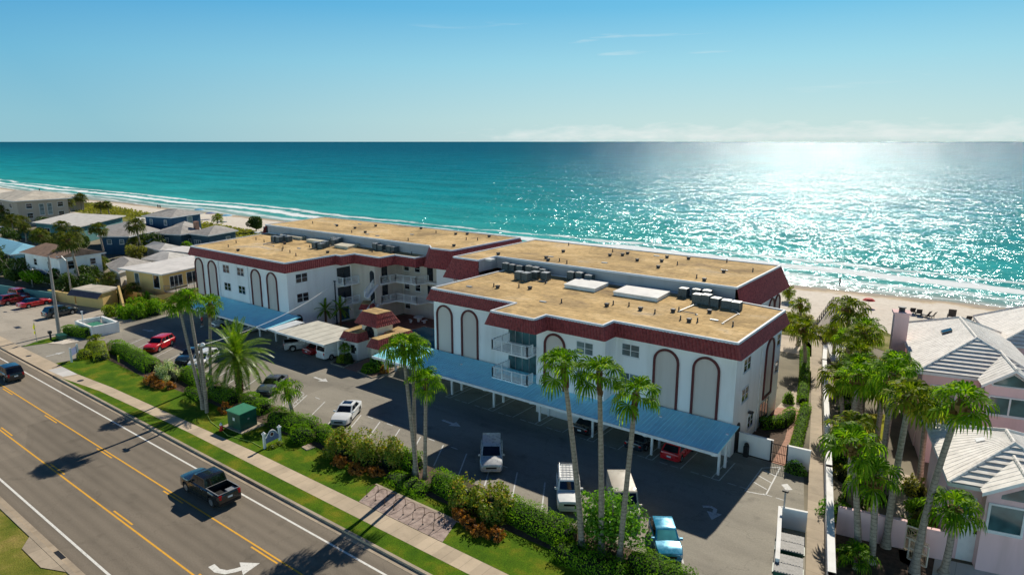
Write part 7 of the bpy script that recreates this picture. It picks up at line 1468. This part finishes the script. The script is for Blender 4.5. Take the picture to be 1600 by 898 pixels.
def umbrella(label, x, y, m, z=-.15, h=2.1, r=1.2):
    t = thing('beach_umbrella', label, 'umbrella', (x,y,z)); b = MB(); b.cyl((0,0), .03, 0, h+.3, 6); b.build('pole', 'white_metal', t, world=False); b = MB(); n = 10
    b.add([(0,0,h+.35)]+[(r*.6*math.cos(2*math.pi*i/n),r*.6*math.sin(2*math.pi*i/n),h+.2) for i in range(n)]+[(r*math.cos(2*math.pi*i/n),r*math.sin(2*math.pi*i/n),h-.12) for i in range(n)], [(0,1+i,1+(i+1)%n) for i in range(n)]+[(1+i,n+1+i,n+1+(i+1)%n,1+(i+1)%n) for i in range(n)]); b.build('canopy', m, t, world=False); return t
umbrella('red beach umbrella by the tall palm at the end of the beach path', -17.4, 122.0, 'umbrella_red', -.4, 1.6, 1.0); umbrella('light blue beach umbrella right of the small dune palm', -218.5, 124, 'umbrella_blue', r=2.0); umbrella('pale teal beach umbrella behind the blue house roof', -246, 129, 'umbrella_blue', r=2.0); umbrella('dark blue beach umbrella right of the blue house roof', -230, 124.5, 'sign_blue', r=1.8)
def person(label, x, y, z, rz, shirt, legs, h=1.72, stride=.12, arm=.1):
    t = thing('person', label, 'person', (x,y,z), rz); k = h/1.75
    J = dict(pel=(0,0,.95),waist=(0,0,1.12),chest=(0,0,1.36),neck=(0,0,1.50),head0=(0,.02,1.58),head1=(0,.03,1.70),
      shl=(-.18,0,1.43),shr=(.18,0,1.43),ell=(-.26,-.02-arm*.3,1.16),elr=(.26,-.02+arm*.3,1.16),wrl=(-.27,.08,.93),wrr=(.27,.12,.93),hal=(-.27,.12,.84),har=(.27,.16,.84),
      hpl=(-.10,0,.90),hpr=(.10,0,.90),knl=(-.11,.04+stride*.5,.50),knr=(.11,.04-stride*.5,.50),anl=(-.11,stride,.09),anr=(.11,-stride,.09),tol=(-.12,stride+.17,.035),tor=(.12,-stride+.17,.035))
    rad = dict(pel=.145,waist=.125,chest=.15,neck=.062,head0=.09,head1=.10,shl=.075,shr=.075,ell=.048,elr=.048,wrl=.034,wrr=.034,hal=.038,har=.038,hpl=.105,hpr=.105,knl=.066,knr=.066,anl=.045,anr=.045,tol=.04,tor=.04)
    E = [('pel','waist'),('waist','chest'),('chest','neck'),('neck','head0'),('head0','head1'),('chest','shl'),('shl','ell'),('ell','wrl'),('wrl','hal'),('chest','shr'),('shr','elr'),('elr','wrr'),('wrr','har'),('pel','hpl'),('hpl','knl'),('knl','anl'),('anl','tol'),('pel','hpr'),('hpr','knr'),('knr','anr'),('anr','tor')]
    ks = list(J); me = bpy.data.meshes.new('body'); me.from_pydata([tuple(c*k for c in J[q]) for q in ks], [(ks.index(a),ks.index(c)) for a, c in E], []); o = link('body', me, t)
    sk = o.modifiers.new('skin','SKIN'); 
    for i, q in enumerate(ks): me.skin_vertices[0].data[i].radius = (rad[q]*k, rad[q]*k); me.skin_vertices[0].data[i].use_root = (q == 'pel')
    ss = o.modifiers.new('sub','SUBSURF'); ss.levels = 1; ss.render_levels = 2; me.materials.append(MATS['skin'])
    b = MB(); q = lambda c, r, n=12: [(c[0]+r[0]*math.cos(2*math.pi*i/n), c[1]+r[1]*math.sin(2*math.pi*i/n), c[2]) for i in range(n)]
    A = [q((0,0,.88*k),(.19,.15)), q((0,0,1.12*k),(.165,.135)), q((0,0,1.38*k),(.22,.155)), q((0,0,1.50*k),(.10,.09))]
    for a, c in zip(A[:-1], A[1:]): b.loft(a, c, 0, False, False)
    for s in ('l','r'): b.tube([Vector(J['sh'+s])*k, Vector(J['el'+s])*k], [.088,.072], 8)
    b.build('shirt', shirt, t, world=False, smooth=True)
    b = MB()
    for s in ('l','r'): b.tube([Vector(J['hp'+s])*k+Vector((0,0,.04)), Vector(J['kn'+s])*k], [.128,.092], 10)
    b.loft(q((0,0,.83*k),(.18,.145)), q((0,0,1.0*k),(.175,.14))); b.build('shorts', legs, t, world=False, smooth=True)
    b = MB(); b.ell((0,.005,1.70*k), (.112*k,.122*k,.105*k), 12, 8); b.build('hair', 'hair_brown', t, world=False, smooth=True)
    b = MB()
    for s in ('l','r'): a = Vector(J['an'+s])*k; b.obox((a.x,a.y+.08,.045), (.1,.27,.09))
    b.build('shoe', 'white_cloth', t, world=False); return t
person('person in a red shirt and white shoes standing in the shade of the left carport', -94.6, 48.3, .02, R(160), 'shirt_red', 'shorts_dark', 1.75, .1)
person('left person of the two walking on the far beach', -289.8, 134.2, -.75, R(70), 'shorts_dark', 'shorts_dark', 1.8, .25); person('right person of the two walking on the far beach', -288.4, 134.4, -.75, R(70), 'sling_dark', 'shorts_dark', 1.7, .25)
person('lone person on the sand farther up the coast', -447, 142, -.95, R(70), 'shorts_dark', 'shorts_dark', 1.8, .2); person('person wading in the shallows right of the condo', -26, 143.5, -1.35, R(-60), 'shorts_dark', 'shorts_dark', 1.75, .2)
# far sea bird
t = thing('sea_bird', 'small dark sea bird gliding low over the horizon glare', 'bird', (62,380,33.5), R(30)); b = MB(); b.ell((0,0,0), (.18,.6,.16), 8, 6); b.add([(-.1,.2,.05),(-1.6,.0,.45),(-2.6,-.3,.25),(-1.5,-.35,.42),(-.1,-.25,.05)], [(0,1,2,3,4)]); b.add([(.1,.2,.05),(1.6,.0,.45),(2.6,-.3,.25),(1.5,-.35,.42),(.1,-.25,.05)], [(4,3,2,1,0)]); b.add([(-.08,-.5,0),(.08,-.5,0),(.2,-1,.02),(-.2,-1,.02)], [(0,1,2,3)]); b.build('body', 'dark_metal', t, world=False, smooth=True)
